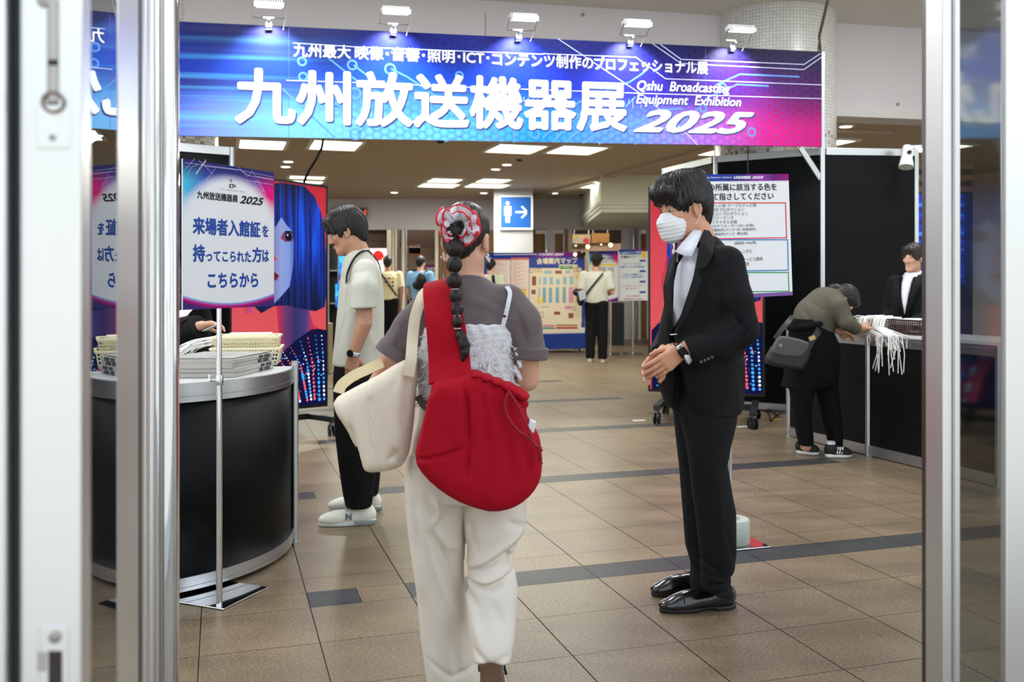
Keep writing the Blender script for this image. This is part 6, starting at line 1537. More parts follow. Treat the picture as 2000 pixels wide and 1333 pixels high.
    jk = Sub(jk, cap(Lh.p(0,-.02,-.05), w(1386,498,.02), .060,.068), .006)
    wedge = pillow(outl([(1300,440),(1330,455),(1368,470),(1375,490),(1352,560),(1332,618),(1318,655),(1313,652),(1315,600),(1316,560),(1312,520),(1306,480)], Y0-.15), Y0-.30, .26, .01)
    jk = Sub(jk, wedge, .008)
    gap = pillow(outl([(1311,650),(1318,650),(1330,720),(1340,770),(1360,815),(1318,825),(1322,790),(1322,760),(1318,715)], Y0-.15), Y0-.30, .22, .01); jk = Sub(jk, gap, .008)
    sn = chain([w(1418,518,-.13), w(1437,585,-.185), w(1446,645,-.19), w(1400,672,-.205), w(1352,690,-.205)], [.072,.066,.066,.063,.060], .015)
    sn = Cut(sn, w(1345,690,-.2), Vector((-1,0,-.42)), .006)
    sf = chain([w(1352,525,.13), w(1322,640,.15), w(1300,690,.03), w(1296,698,-.045)], [.070,.064,.058,.054], .015); sf = Cut(sf, w(1296,698,-.04), Vector((-.2,-1,-.1)), .006)
    near = U(.022, jk, sn); near = U(.01, near, sf)
    JF = [fo([(1440,610),(1400,640),(1380,645)], .008, .007, Y0), fo([(1452,628),(1410,655)], .007, .006, Y0), fo([(1395,600),(1425,640)], .006, .010, Y0), fo([(1455,655),(1420,690)], .006, .008, Y0), fo([(1400,640),(1452,615)], -.006, .008, Y0), fo([(1400,548),(1392,620)], .006, .010, Y0),
          fo([(1412,690),(1380,712)], .004, .008, Y0), fo([(1360,560),(1340,650)], .004, .012, Y0), fo([(1380,520),(1400,560)], .004, .012, Y0), fo([(1372,700),(1452,690)], .010, .012, Y0), fo([(1390,730),(1385,800)], .004, .02, Y0), fo([(1430,700),(1440,790)], .005, .014, Y0)]
    js = soft('jacket', wrinkle(folds(near, JF), .003, (18,16,16), 6), .0055, M_suit, T)
    lp = mat('lapel_wool', (19,19,22), .75, spec=.25)
    mb = MB(); mb.grid([[w(1378,442,-.02), w(1398,470,-.075)], [w(1368,470,-.125), w(1392,500,-.172)], [w(1362,500,-.165), w(1378,524,-.196)], [w(1355,538,-.19), w(1362,528,-.200)], [w(1350,555,-.198), w(1372,548,-.212)], [w(1335,600,-.207), w(1352,600,-.218)], [w(1317,655,-.212), w(1320,655,-.214)]]); mb.build('lapel', lp, js, thick=.005, smooth=40, bevel=.001)
    mb = MB(); mb.grid([[w(1322,490,-.07), w(1308,508,-.06)], [w(1316,540,-.12), w(1296,560,-.09)], [w(1314,600,-.16), w(1300,620,-.13)], [w(1312,650,-.185), w(1308,655,-.17)]]); mb.build('lapel', lp, js, thick=.005, smooth=40)
    mb = MB(); mb.bar(w(1309,654,-.21), w(1322,653,-.215), .004, .003); mb.build('buttonhole', M_alu, js)
    for k in range(4):
        mb = MB(); c = w(1369+k*7.2, 707.5-k*3.1, -.263+.002*k); mb.lathe(c, [(.0055,0),(.006,.0015),(.0035,.003),(0,.0022)], 14, axis=Vector((.1,-1,.1)), cap=False); mb.build('cuff_button', mat('horn_button', (70,66,64), .3), js, smooth=40)
    mb = MB(); mb.bar(w(1385,716,-.19), w(1438,705,-.185), .004, .006); mb.build('pocket_flap', lp, js)
    mb = MB(); mb.lathe(w(1341,692,-.205), [(.033,-.002),(.036,.006),(.036,.016),(.032,.018)], 24, axis=Vector((-.80,0,-.55)), cap=False); mb.build('shirt_cuff', M_sh, T, smooth=40)
    # watch
    wx = Vector((-.82,0,-.57)); wc = w(1329,685,-.205); mb = MB(); q = [wc+(EZ*math.cos(a)*.7+Vector((.5,0,0))*math.cos(a)*-1*0)*.0+ (Vector((-.57,0,.82))*math.cos(a)*.0325+Vector((0,1,0))*math.sin(a)*.0295) for a in np.linspace(0,2*math.pi,30)]
    rr = [[p-wx*.009, p+wx*.009] for p in q]; mb.grid(rr); wt = mb.build('wristwatch', mat('black_strap', (26,26,28), .4), T, thick=.003, smooth=60)
    mb = MB(); fx = Vector((-.57,0,.82)); n_ = Vector((0,-1,.0)); c = wc-Vector((0,1,0))*.031+fx*(-.006); mb.box(c, wx*.016, fx*.0185, n_*.0045); mb.build('watch_face', mat('watch_glass', (6,6,8), .35, spec=.2), wt, bevel=.004)
    mb = MB(); mb.box(c+fx*.024, wx*.010, fx*.006, n_*.003); mb.build('band_link', M_chrome, wt, bevel=.001)
    # trousers
    tn = rpx([(665,1316,1440,-.02,.135),(730,1316,1446,-.02,.14),(790,1318,1443,-.03,.14),(830,1332,1438,-.06,.115),(870,1341,1428,-.08,.10),(910,1347,1423,-.085,.095),(960,1352,1428,-.085,.092),(1000,1358,1436,-.085,.092),(1050,1363,1437,-.085,.09),(1090,1366,1438,-.08,.088),(1112,1367,1434,-.075,.086),(1128,1367,1425,-.07,.084),(1145,1368,1429,-.07,.085),(1166,1372,1433,-.07,.085)], Y0, sm=.018)
    tf = rpx([(730,1312,1420,.05,.12),(790,1313,1415,.08,.12),(850,1320,1400,.11,.10),(910,1327,1395,.12,.09),(970,1331,1392,.12,.088),(1030,1336,1392,.12,.086),(1065,1339,1394,.12,.085),(1085,1345,1394,.12,.084),(1105,1350,1394,.12,.084),(1130,1348,1392,.12,.088),(1150,1346,1390,.12,.090)], Y0, sm=.018)
    tn = Cut(tn, w(1372,1150,-.07), Vector((-.25,0,-1)), .005)
    TF = [fo([(1375,1122),(1432,1108)], .008, .007, Y0), fo([(1368,1108),(1420,1118)], -.006, .008, Y0), fo([(1372,1138),(1428,1128)], .005, .006, Y0), fo([(1350,880),(1365,1000)], .004, .012, Y0), fo([(1415,860),(1400,1000)], .004, .016, Y0), fo([(1400,1020),(1425,1090)], .006, .012, Y0), fo([(1358,1075),(1385,1092)], .006, .008, Y0), fo([(1385,900),(1392,1080)], -.003, .010, Y0), fo([(1432,880),(1380,920)], .004, .012, Y0)]
    soft('trousers', wrinkle(folds(U(.006, tn, tf), TF), .003, (14,14,10), 9), .006, M_suit, T)
    # shoes
    M_lea = mat('black_leather', (16,15,17), .22, coat=.6)
    M_ls = mat('shoe_sole', (30,28,30), .5)
    for toe, heel in ((FP(1283,1197), FP(1436,1186)), (FP(1268,1165), FP(1392,1156))):
        o, q, s, f = dress_shoe('shoe', toe, heel, .0045, M_lea, T, .050, M_ls, .085)
        mb = MB()
        for k in range(4):
            a = .50-.06*k; z = .062+.010*k; mb.tube([q(a,z,-.014), q(a-.015,z+.006), q(a,z,.014)], .0018, 6)
        mb.tube([q(.48,.066), q(.50,.072,.02), q(.46,.068,.03)], .0015, 5); mb.tube([q(.48,.066), q(.50,.072,-.02), q(.46,.068,-.03)], .0015, 5)
        mb.build('shoelace', mat('lace_black', (30,30,32), .7), o, smooth=180)
        mb = MB(); mb.tube([q(.70,.040+.030*math.cos(a),.048*math.sin(a)) for a in np.linspace(-1.5,1.5,11)], .0016, 5); mb.build('toe_seam', M_ls, o, smooth=180)
build_suit_man()

def build_tee_man():
    Y0 = 5.08
    def w(px, py, dy=0.0): return P(px, py, Y0+dy)
    T = thing('person', 'young man in loose off-white tee and black trousers standing side on by the left screen', 'person', Vector((w(690,1010).x, Y0, 0)))
    Lh = Loc(w(678,455,.0), yaw=math.radians(92), pitch=math.radians(14), s=.93)
    neck = w(708,512,.0)
    nk = cap(Lh.p(0,-.03,-.06), w(704,505,0), .052,.055)
    torso = rpx([(520,685,730,0,.09),(600,672,738,0,.12),(720,668,738,0,.12),(760,668,735,0,.12)], Y0)
    armn = chain([w(712,545,-.19), w(712,632,-.24), w(691,690,-.22)], [.042,.040,.029]); armf = chain([w(705,545,.19), w(705,630,.23), w(690,690,.2)], [.048,.040,.029])
    hn = hand_shape(w(690,692,-.215), (-.12,.15,-1), (.1,1,0), 1, bends=(.2,.3,.3), s=.95); hf = hand_shape(w(690,692,.2), (-.1,-.1,-1), (0,-1,0), -1, s=.95)
    legs = U(0, chain([w(702,740,-.09), w(700,860,-.09), w(702,985,-.08)], [.07,.045,.032]), chain([w(702,740,.1), w(708,860,.12), w(715,970,.14)], [.07,.045,.032]))
    soft('body', U(.005, U(.02, head_shape(Lh, neck, .056), nk, torso, armn, armf, legs), hn, hf), .005, M_skin_b, T); face_bits(Lh, T)
    fr = [Lh.ell((0,.08,.085), (.07,.04,.035)), Lh.cap((-.05,.085,.08), (-.06,.075,.02), .020,.014), Lh.cap((.05,.085,.08), (.06,.075,.02), .020,.014), Lh.cap((-.02,.105,.08), (-.03,.108,.030), .018,.012), Lh.cap((.02,.105,.08), (.03,.108,.030), .018,.012), Lh.ell((0,-.075,-.0), (.068,.045,.085)), Lh.cap((-.074,.01,.03), (-.068,.03,-.02), .018,.010), Lh.cap((.074,.01,.03), (.068,.03,-.02), .018,.010), Lh.ell((0,.0,.12), (.075,.09,.03))]
    hc = hair_cap(Lh, extra=fr, thick=.020, cut=(Lh.ell((0,.132,-.06), (.085,.085,.085)), Lh.ell((-.085,.0,-.03), (.034,.028,.036)), Lh.ell((.085,.0,-.03), (.034,.028,.036)), Lh.ell((0,.03,-.155), (.14,.17,.07)), Lh.ell((-.07,.055,-.07), (.06,.055,.05)), Lh.ell((.07,.055,-.07), (.06,.055,.05))), seed=5, strand=.003)
    soft('hair', hc, .0045, mat('hair_black', (24,20,20), .5), T)
    M_t = mat('off_white_jersey', (196,196,186), .85, spec=.3, noise=(60,.03))
    bt = rpx([(489,687,722,.0,.075),(505,672,732,0,.115),(530,668,744,0,.155),(570,663,748,0,.17),(620,658,750,0,.175),(670,655,751,0,.175),(712,651,747,0,.175)], Y0, sm=.03)
    sl = chain([w(714,528,-.17), w(712,565,-.235), w(711,603,-.25)], [.060,.066,.070], .02); sl = Cut(sl, w(711,603,-.25), Vector((.0,-.05,-1)), .005); s2 = chain([w(708,528,.17), w(706,565,.235), w(706,603,.25)], [.060,.066,.070], .02); s2 = Cut(s2, w(706,603,.25), Vector((0,.05,-1)), .005)
    tee = U(.045, bt, sl, s2); tee = Sub(tee, cap(Lh.p(0,-.02,-.05), w(707,508,0), .058,.064), .004)
    TF = [fo([(690,535),(688,600)], .008, .008, Y0), fo([(735,545),(737,600)], .008, .008, Y0), fo([(688,610),(665,690)], .005, .012, Y0), fo([(740,620),(735,700)], .006, .012, Y0), fo([(700,640),(690,705)], .004, .014, Y0), fo([(675,540),(690,560)], .004, .010, Y0), fo([(700,535),(735,530)], .003, .012, Y0), fo([(715,620),(740,680)], -.004, .014, Y0)]
    soft('tee_shirt', wrinkle(folds(tee, TF), .004, (18,14,14), 13), .0065, M_t, T)
    mb = MB(); mb.tube([w(703,497,0)+Vector((-.006+.053*math.cos(a), .058*math.sin(a), .006+.018*math.cos(a))) for a in np.linspace(0,2*math.pi,36)], .008, 8, cap=False, flat=1.5); mb.build('neckband', M_t, T, smooth=180)
    ribbon(fine([w(681,600,.12), w(676,560,-.10), w(678,536,-.16), w(690,508,-.15), w(706,492,-.10), w(720,491,-.02), w(736,508,.02), w(744,530,.06), w(746,560,.10)], 4), .016, [Vector((-.5,-.6,.6))]*14+[Vector((0,-.3,1))]*9+[Vector((1,0,.2))]*10, .004).build('body_strap', M_blackmat, T, smooth=60)
    M_bt = mat('black_twill', (15,15,17), .85, spec=.2, noise=(60,.1))
    tn = rpx([(700,656,742,-.0,.165),(740,652,744,-.04,.15),(790,652,742,-.08,.12),(850,654,738,-.09,.10),(910,661,734,-.09,.092),(960,669,729,-.085,.086),(990,676,725,-.085,.082)], Y0); tf = rpx([(740,660,744,.08,.15),(850,672,746,.13,.10),(930,690,742,.15,.085),(968,700,739,.16,.08)], Y0)
    soft('trousers', wrinkle(folds(U(.008, tn, tf), [fo([(680,880),(690,980)], .006, .010, Y0), fo([(715,800),(700,900)], .005, .014, Y0), fo([(690,712),(684,745)], .006, .006, Y0), fo([(665,760),(672,850)], .004, .010, Y0)]), .004, (14,14,10), 15), .007, M_bt, T)
    mw = mat('pale_strap', (206,210,216), .5); wc = w(691,690,-.218); mb = MB(); ax = Vector((-.35,0,-.94)); e1 = Vector((.94,0,-.35))
    q = [wc+e1*math.cos(a)*.031+Vector((0,1,0))*math.sin(a)*.031 for a in np.linspace(0,2*math.pi,26)]; mb.grid([[p-ax*.011, p+ax*.011] for p in q]); wt = mb.build('wristwatch', mw, T, thick=.004, smooth=60)
    mb = MB(); n_ = Vector((-.45,-.9,0)).normalized(); mb.lathe(wc+n_*.029, [(.019,0),(.020,.006),(.016,.010),(0,.0105)], 20, axis=n_, cap=False); mb.build('watch_dial', mat('watch_glass', (6,6,8), .35, spec=.2), wt, smooth=40)
    mb = MB(); mb.box(wc+e1*.031-ax*0, ax*.006, Vector((0,1,0))*.012, e1*.002); mb.build('strap_keeper', mat('blue_plastic', (30,70,160), .5), wt)
    M_sn = mat('white_suede', (222,222,210), .75, noise=(40,.05)); M_gs = mat('grey_midsole', (140,152,152), .6); M_ws = mat('white_midsole', (216,220,218), .55)
    for i, (toe, heel) in enumerate(((FP(619,1029), FP(734,1022)), (FP(638,1000), FP(744,996)))):
        o, q, s, f = dress_shoe('sneaker', toe, heel, .0055, M_sn, T, .052, M_ws, .10, False, .028)
        mb = MB()
        for sg in (-1, 1): mb.box(q(.16,.018,sg*.043), f*.055, s*.004, EZ*.009); mb.box(q(.28,.020,sg*.046), f*.03, s*.003, EZ*.007)
        mb.build('heel_cushion', M_gs, o, bevel=.003)
        mb = MB()
        for k in range(5): a = .62-.055*k; z = .060+.008*k; mb.tube([q(a,z,-.022), q(a-.01,z+.010), q(a,z,.022)], .004, 6)
        mb.build('shoelace', M_sn, o, smooth=180)
        side = -1 if q(.5,0,-.05).y < q(.5,0,.05).y else 1
        vs, fs = glyphs('N', .06); 
        mb = MB(); mb.add([q(.46,.036,side*(.049-.010*b))+f*((.5-a)*.044)+EZ*(b*.046) for a, b, _ in vs], fs); mb.build('letter_mark', mat('silver_letter', (158,162,164), .45), o, thick=.003)
build_tee_man()
def build_bent_woman():
    Y0 = 6.95
    def w(px, py, dy=0.0): return P(px, py, Y0+dy)
    T = thing('person', 'person in olive blouse and black wrap skirt bent over the right desk writing', 'person', Vector((w(1605,888).x, Y0, 0)))
    Lh = Loc(w(1645,588,-.02), yaw=math.radians(-100), pitch=math.radians(62), s=.92)
    M_ol = mat('olive_cotton', (84,80,68), .85, noise=(60,.06)); M_bk = mat('black_knit', (13,13,15), .9, spec=.2, noise=(60,.1))
    head = head_shape(Lh, w(1625,582,.0), .05, True)
    armn = chain([w(1636,610,-.10), w(1656,634,-.16), w(1684,640,-.02), w(1694,634,.08)], [.042,.036,.028,.024]); armf = chain([w(1632,610,.10), w(1640,640,.16), w(1650,655,.10)], [.042,.036,.026])
    hn = hand_shape(w(1682,640,-.04), (.85,.4,-.1), (0,0,-1), 1, s=.9); hf = hand_shape(w(1640,648,-.02), (.8,.2,-.25), (0,0,-1), 1, s=.9)
    torso = chain([w(1588,650,0), w(1606,610,0), w(1628,596,0)], [.11,.11,.10], .05)
    legs = U(0, chain([w(1572,680,-.06), w(1566,790,-.05), w(1574,872,-.04)], [.08,.055,.04]), chain([w(1605,680,.06), w(1620,790,.03), w(1631,876,.02)], [.08,.055,.04]))
    soft('body', U(.006, U(.02, head, torso, armn, legs), hn, hf, armf), .006, M_skin, T); face_bits(Lh, T, True)
    hc = hair_cap(Lh, extra=(Lh.ell((0,.06,.085), (.06,.04,.035)), Lh.ell((0,-.06,.0), (.062,.045,.075))), thick=.012, cut=(Lh.ell((0,.135,-.05), (.085,.085,.085)), Lh.ell((0,.03,-.155), (.14,.17,.07)), Lh.ell((-.07,.05,-.06), (.05,.05,.05)), Lh.ell((.07,.05,-.06), (.05,.05,.05))), seed=15)
    soft('hair', U(.012, hc, ell(w(1630,563,.0), (.050,.05,.036)), ell(w(1618,572,.0), (.03,.04,.025))), .005, M_hair, T)
    bl = U(.04, chain([w(1584,648,.0), w(1592,620,.0), w(1612,600,.0), w(1632,594,.0)], [.155,.150,.140,.115], .04), chain([w(1640,598,-.13), w(1654,630,-.16), w(1670,641,-.10)], [.062,.056,.048], .02), chain([w(1636,602,.12), w(1640,640,.15)], [.06,.05]))
    bl = Cut(bl, w(1585,646,0), Vector((-.25,0,-1)), .008); bl = wrinkle(folds(bl, [fo([(1560,600),(1580,640)], .008, .014, Y0), fo([(1600,580),(1618,640)], .008, .016, Y0), fo([(1630,585),(1645,625)], .008, .012, Y0), fo([(1575,590),(1605,610)], .007, .012, Y0)]), .005, (16,14,14), 3)
    soft('blouse', bl, .009, M_ol, T)
    sk = rpx([(622,1548,1608,0,.15),(640,1544,1622,0,.165),(670,1540,1636,0,.17),(700,1536,1640,0,.17),(740,1530,1634,0,.165),(757,1524,1624,0,.15)], Y0); lg = U(.01, rpx([(720,1542,1600,-.05,.12),(755,1541,1594,-.05,.11),(800,1547,1584,-.05,.09),(850,1556,1588,-.04,.08),(870,1560,1589,-.04,.075)], Y0), rpx([(720,1585,1638,.04,.12),(755,1590,1636,.04,.11),(800,1603,1640,.03,.09),(850,1616,1645,.02,.08),(874,1621,1644,.02,.07)], Y0))
    soft('wrap_skirt', wrinkle(U(.02, sk, lg), .005, (18,14,8), 7), .010, M_bk, T)
    mb = MB(); mb.tube([w(1578,634,.0)+Vector((.135*math.cos(a), .155*math.sin(a), .03*math.cos(a))) for a in np.linspace(0,2*math.pi,30)], .022, 6, cap=False, flat=1.4); mb.build('waistband', M_bk, T, smooth=180)
    M_k = mat('black_mesh', (24,24,26), .7); M_wm = mat('white_foam', (222,224,226), .6)
    for toe, heel in ((FP(1602,890), FP(1556,886)), (FP(1665,894), FP(1612,894))):
        o, q, s, f = dress_shoe('sneaker', toe, heel, .007, M_k, T, .050, M_wm, .10, False, .032)
        for sg in (-1, 1):
            for k in range(3): mb = MB(); mb.tube([q(.36+.09*k,.034,sg*.042), q(.42+.09*k,.080,sg*.026)], .006, 6); mb.build('side_stripe', M_wm, o, smooth=60)
        mb = MB(); mb.lathe(q(.2,.088), [(.034,0),(.033,.03)], 14); mb.build('sock', M_wm, o, smooth=60)
    B = thing('shoulder_bag', 'grey and black flap shoulder bag on the back of the person bent over the desk', 'bag', w(1535,690,-.2))
    Yb = Y0-.22; M_g = mat('grey_leather', (70,72,74), .5, bump=(90,.1)); M_g2 = mat('black_leather_soft', (30,31,33), .5)
    soft('bag_body', pillow(outl(smooth_outline([(1500,690),(1510,672),(1580,665),(1582,700),(1565,724),(1560,723),(1498,714),(1494,702)],1),Yb), Yb, .05, .03), .008, M_g2, B)
    soft('flap', pillow(outl(smooth_outline([(1505,678),(1516,658),(1526,655),(1574,666),(1578,676),(1563,697),(1545,698),(1502,692)],1),Yb), Yb-.035, .025, .015), .007, M_g, B)
    mb = MB(); mb.lathe(P(1525,676,Yb-.063), [(0,0),(.014,0),(.012,.002),(0,.003)], 18, axis=Vector((0,-1,0)), cap=False); mb.build('badge', mat('pewter', (120,122,124), .35, .8), B, smooth=40)
    ribbon(fine([P(1574,690,Yb), P(1588,662,Yb), P(1598,648,Yb+.02), P(1602,630,Yb+.15), P(1600,612,Y0)], 4), .045, Vector((.2,-1,.3)), .006).build('shoulder_strap', M_g2, B, smooth=60)
    ribbon(fine([P(1514,662,Yb), P(1526,645,Yb), P(1540,628,Yb+.05), P(1548,618,Yb+.15)], 4), .035, Vector((-.3,-1,.3)), .006).build('shoulder_strap', M_g2, B, smooth=60)
    mb = MB(); c = P(1586,661,Yb-.012); mb.box(c, Vector((.022,0,.010)), Vector((0,.004,0)), Vector((-.007,0,.015))); mb.build('buckle', mat('brass', (170,150,100), .35, 1.0), B, bevel=.003)
build_bent_woman()

# ---- standing figures built from one set of proportions
def standing(name, label, base, yaw, h, shirt, trousers, hair, shoes, skin=None, res=.014, sleeves='short', arms='down', suit=False, female=False, head_pitch=0, head_yaw=0, cap_m=None, white_shirt=False, group=None, shoe_sole=None, hair_long=False, hair_side=False, upper_only=False):
    base = Vector(base); s = h/1.70; T = thing(name, label, 'person', base, group); L = Loc(base, yaw, 0, 0, s); skin = skin or M_skin
    Lh = Loc(L.p(0,.015,1.575), yaw+head_yaw, head_pitch, 0, s*.90)
    sw = .175 if female else .195
    neck = L.p(0,-.01,1.42)
    def arm(sd):
        if arms == 'down': pts = [(sd*sw,0,1.37),(sd*(sw+.045),-.01,1.10),(sd*(sw+.035),.06,.86)]
        elif arms == 'front': pts = [(sd*sw,0,1.37),(sd*(sw+.05),.0,1.10),(sd*.09,.23,1.04)]
        elif arms == 'hold': pts = [(sd*sw,0,1.37),(sd*(sw+.04),.02,1.11),(sd*(sw-.03),.28,1.10)]
        return [L.p(*p) for p in pts]
    aa = [arm(-1), arm(1)]
    hands = []
    for sd, a in zip((-1,1), aa):
        f = (a[2]-a[1]).normalized(); hands.append(hand_shape(a[2], f, L.d(-sd,0,0) if arms == 'down' else L.d(0,-.2,-1), (-1 if sd > 0 else 1)*(-1 if arms == 'down' else 1), s=s*.95, bends=(.3,.4,.3)))
    torso = U(.04, ell(L.p(0,0,1.25), (.15*s,.10*s,.20*s), L.M()), ell(L.p(0,0,1.0), (.14*s,.10*s,.2*s), L.M()))
    legs = [chain([L.p(sd*.085,0,.86), L.p(sd*.09,.01,.47), L.p(sd*.095,-.02,.08)], [.08*s,.05*s,.036*s]) for sd in (-1,1)]
    bd = U(.02, head_shape(Lh, neck, .052*s, female), torso, *legs, *[chain(a, [.044*s,.036*s,.026*s]) for a in aa]); bd = U(.005, bd, *hands)
    soft('body', bd, res*.75, skin, T); face_bits(Lh, T, female)
    ex = [Lh.ell((0,-.07,.0), (.066,.045,.085)), Lh.ell((0,.07,.09), (.06,.035,.03)), Lh.cap((-.05,.085,.075), (-.062,.07,.03), .016,.012), Lh.cap((.05,.085,.075), (.062,.07,.03), .016,.012)]
    if hair_side: ex += [Lh.cap((-.02,.10,.085), (-.068,.062,-.01), .016,.010), Lh.cap((.02,.10,.085), (.070,.055,-.03), .020,.010), Lh.cap((.066,.05,.0), (.072,.03,-.07), .012,.007), Lh.cap((-.066,.05,.01), (-.070,.03,-.05), .010,.006), Lh.ell((0,-.08,-.03), (.055,.04,.06))]
    if hair_long: ex += [Lh.cap((-.07,.03,.04), (-.078,.02,-.10), .028,.022), Lh.cap((.07,.03,.04), (.078,.02,-.10), .028,.022), Lh.ell((0,-.055,-.05), (.078,.055,.09))]
    ct = [Lh.ell((0,.132,-.05), (.080,.085,.085))]
    if not hair_long: ct += [Lh.ell((-.085,.0,-.03), (.034,.028,.036)), Lh.ell((.085,.0,-.03), (.034,.028,.036)), Lh.ell((0,.04,-.16), (.14,.17,.07)), Lh.ell((-.07,.055,-.07), (.06,.055,.05)), Lh.ell((.07,.055,-.07), (.06,.055,.05))]
    soft('hair', hair_cap(Lh, extra=ex, thick=.018, cut=ct, seed=3), res*.6, hair, T)
    if cap_m:
        c_ = Cut(Lh.ell((0,-.014,.055), (.112,.132,.112)), Lh.p(0,0,.03), Lh.d(0,.15,-1), .004); c_ = U(.01, c_, Cut(Lh.ell((0,.10,.05), (.075,.09,.02)), Lh.p(0,.05,.05), Lh.d(0,-1,0), .003)); soft('cap', c_, res*.6, cap_m, T)
    hip_z = .97 if not suit else .80
    def oz(z, rx, ry, yo=0): return (z, rx, ry, yo)
    prof = [(hip_z-.04,.180,.128),(1.05,.178,.130),(1.2,.190,.138),(1.32,.200,.132),(1.39,.175,.105),(1.435,.085,.070)]
    zz = [q[0] for q in prof]
    Rm = L.M().astype(np.float32); bc = v3(base); zs = np.linspace(zz[0], zz[-1], 120); rxs = np.interp(zs, zz, [q[1] for q in prof]).astype(np.float32); rys = np.interp(zs, zz, [q[2] for q in prof]).astype(np.float32)
    def tf(p):
        q = ((p-bc)@Rm)/s; i = np.clip(((q[:,2]-zz[0])/(zz[-1]-zz[0])*119), 0, 119).astype(np.int32); rx, ry = rxs[i], rys[i]
        d = (np.sqrt((q[:,0]/rx)**2+(q[:,1]/ry)**2)-1)*np.minimum(rx, ry); e = np.abs(q[:,2]-(zz[0]+zz[-1])/2)-(zz[-1]-zz[0])/2
        k = .012; h_ = np.clip(.5-.5*(e-d)/k, 0, 1); return (e+(d-e)*h_+k*h_*(1-h_))*s
    tor = F(tf, np.array(base)+np.array((-.26,-.26,.7))*s, np.array(base)+np.array((.26,.26,1.47))*s)
    sl = []
    for a in aa:
        if sleeves == 'short': m_ = a[0]+(a[1]-a[0])*.82; q = chain([a[0], m_+(a[1]-a[0])*.1], [.070*s,.074*s]); q = Cut(q, m_, a[1]-a[0], .004)
        else: q = chain(a, [.068*s,.058*s,.046*s], .02); q = Cut(q, a[2]-(a[2]-a[1])*.08, a[2]-a[1], .004)
        sl.append(q)
    top = wrinkle(U(.03, tor, *sl), .004*s, (18,16,14), len(label)); top = Sub(top, cap(Lh.p(0,-.02,-.05), neck-EZ*.03, .058*s, .062*s), .004)
    if suit:
        mb = MB(); mb.grid([[L.p(-w_,y_-.012,z_), L.p(-w_*.5,y_,z_), L.p(w_*.5,y_,z_), L.p(w_,y_-.012,z_)] for z_, y_, w_ in ((1.455,.070,.046),(1.41,.104,.044),(1.36,.132,.040),(1.28,.146,.036),(1.20,.151,.024),(1.11,.148,.003))]); mb.build('shirt', mat('white_shirt', (226,228,238), .7), T, thick=.006, smooth=180)
        mb = MB()
        for sd in (-1, 1): mb.grid([[L.p(sd*.055,-.03,1.475), L.p(sd*.065,-.01,1.45)], [L.p(sd*.045,.06,1.45), L.p(sd*.075,.075,1.40)], [L.p(sd*.006,.085,1.42), L.p(sd*.035,.115,1.36)]])
        mb.build('collar', mat('white_shirt', (226,228,238), .7), T, thick=.006*s, smooth=40)
    tp = soft('jacket' if suit else 'tee_shirt', top, res*.7, shirt, T)
    if suit:
        mb = MB()
        for sd in (-1, 1): mb.grid([[L.p(sd*.075,-.03,1.46), L.p(sd*.115,-.0,1.43)], [L.p(sd*.062,.112,1.40), L.p(sd*.13,.112,1.36)], [L.p(sd*.040,.152,1.28), L.p(sd*.10,.140,1.28)], [L.p(sd*.004,.156,1.10), L.p(sd*.035,.150,1.08)]])
        mb.build('lapel', mat('lapel_wool', (19,19,22), .75, spec=.25), tp, thick=.006, smooth=40)
    tr = [chain([L.p(sd*.078,0,.90), L.p(sd*.092,.01,.47), L.p(sd*.097,-.015,.09)], [.112*s,.083*s,.074*s], .02) for sd in (-1,1)]
    tr = U(.03, ell(L.p(0,0,.93), (.165*s,.122*s,.12*s), L.M()), *tr); tr = Cut(tr, L.p(0,0,.055), -EZ, .004); soft('trousers', wrinkle(tr, .005*s, (16,14,10), 5), res*.8, trousers, T)
    for sd in (-1, 1):
        f = L.d(sd*.12,1,0).normalized(); hp = L.p(sd*.095,-.075,0); o, q, s_, f_ = dress_shoe('shoe', hp+f*.275*s, hp, res*.6, shoes, T, .048*s, shoe_sole or shoes, .09*s, False, .028*s)
    return T, L, Lh
M_jk = mat('black_wool', (15,15,18), .8)
kx = lambda px, Y: (px-1000)/FPX*Y
t, L, Lh = standing('person', 'woman in black suit and white blouse standing behind the right reception desk', (kx(1785,7.42), 7.42, 0), math.radians(128), 1.60, M_jk, M_jk, mat('hair_brown_black', (38,28,26), .45), M_lea if 'M_lea' in globals() else M_black, res=.0065, sleeves='long', arms='front', suit=True, female=True, hair_side=True)
bo = Lh
# receptionist behind the round counter, only an arm in view
Yr = 5.42; t, L, Lh = standing('person', 'person in black suit behind the round counter, only sleeve and hand visible', (kx(322,Yr), Yr, 0), math.radians(200), 1.62, M_jk, M_jk, M_hair, M_black, res=.012, sleeves='long', arms='down', suit=True, female=True)
fa = [P(338,598,5.2), P(352,660,5.0), P(391,638,4.92)]
sl = Cut(chain(fa, [.075,.072,.068], .02), P(390,639,4.92), (fa[2]-fa[1]), .004); soft('jacket_sleeve', wrinkle(sl, .003, (20,20,20), 4), .007, M_jk, t)
hd = hand_shape(P(392,636,4.92), Vector((.75,-.1,.10)), Vector((.1,-.3,-1)), 1, s=.85, bends=(.35,.5,.4)); soft('hand', U(.005, hd, cap(P(380,643,4.93), P(393,637,4.92), .026,.025)), .004, M_skin, t)
mb = MB(); a, b_ = P(402,646,4.87), P(426,634,4.84); e = (b_-a).normalized(); mb.box((a+b_)/2, e*.045, Vector((0,.05,0)), e.cross(Vector((0,1,0)))*.0015); tag(mb.build('paper_slip', M_white), 'white slip of paper held out over the round counter', 'paper')
mb = MB(); a = P(354,613,4.95); mb.box(a, Vector((.05,0,.012)), Vector((0,.06,.02)), Vector((0,0,.002))); tag(mb.build('paper_sheet', M_white), 'edge of white paper beside the silver pull pole, above the black sleeve', 'paper')

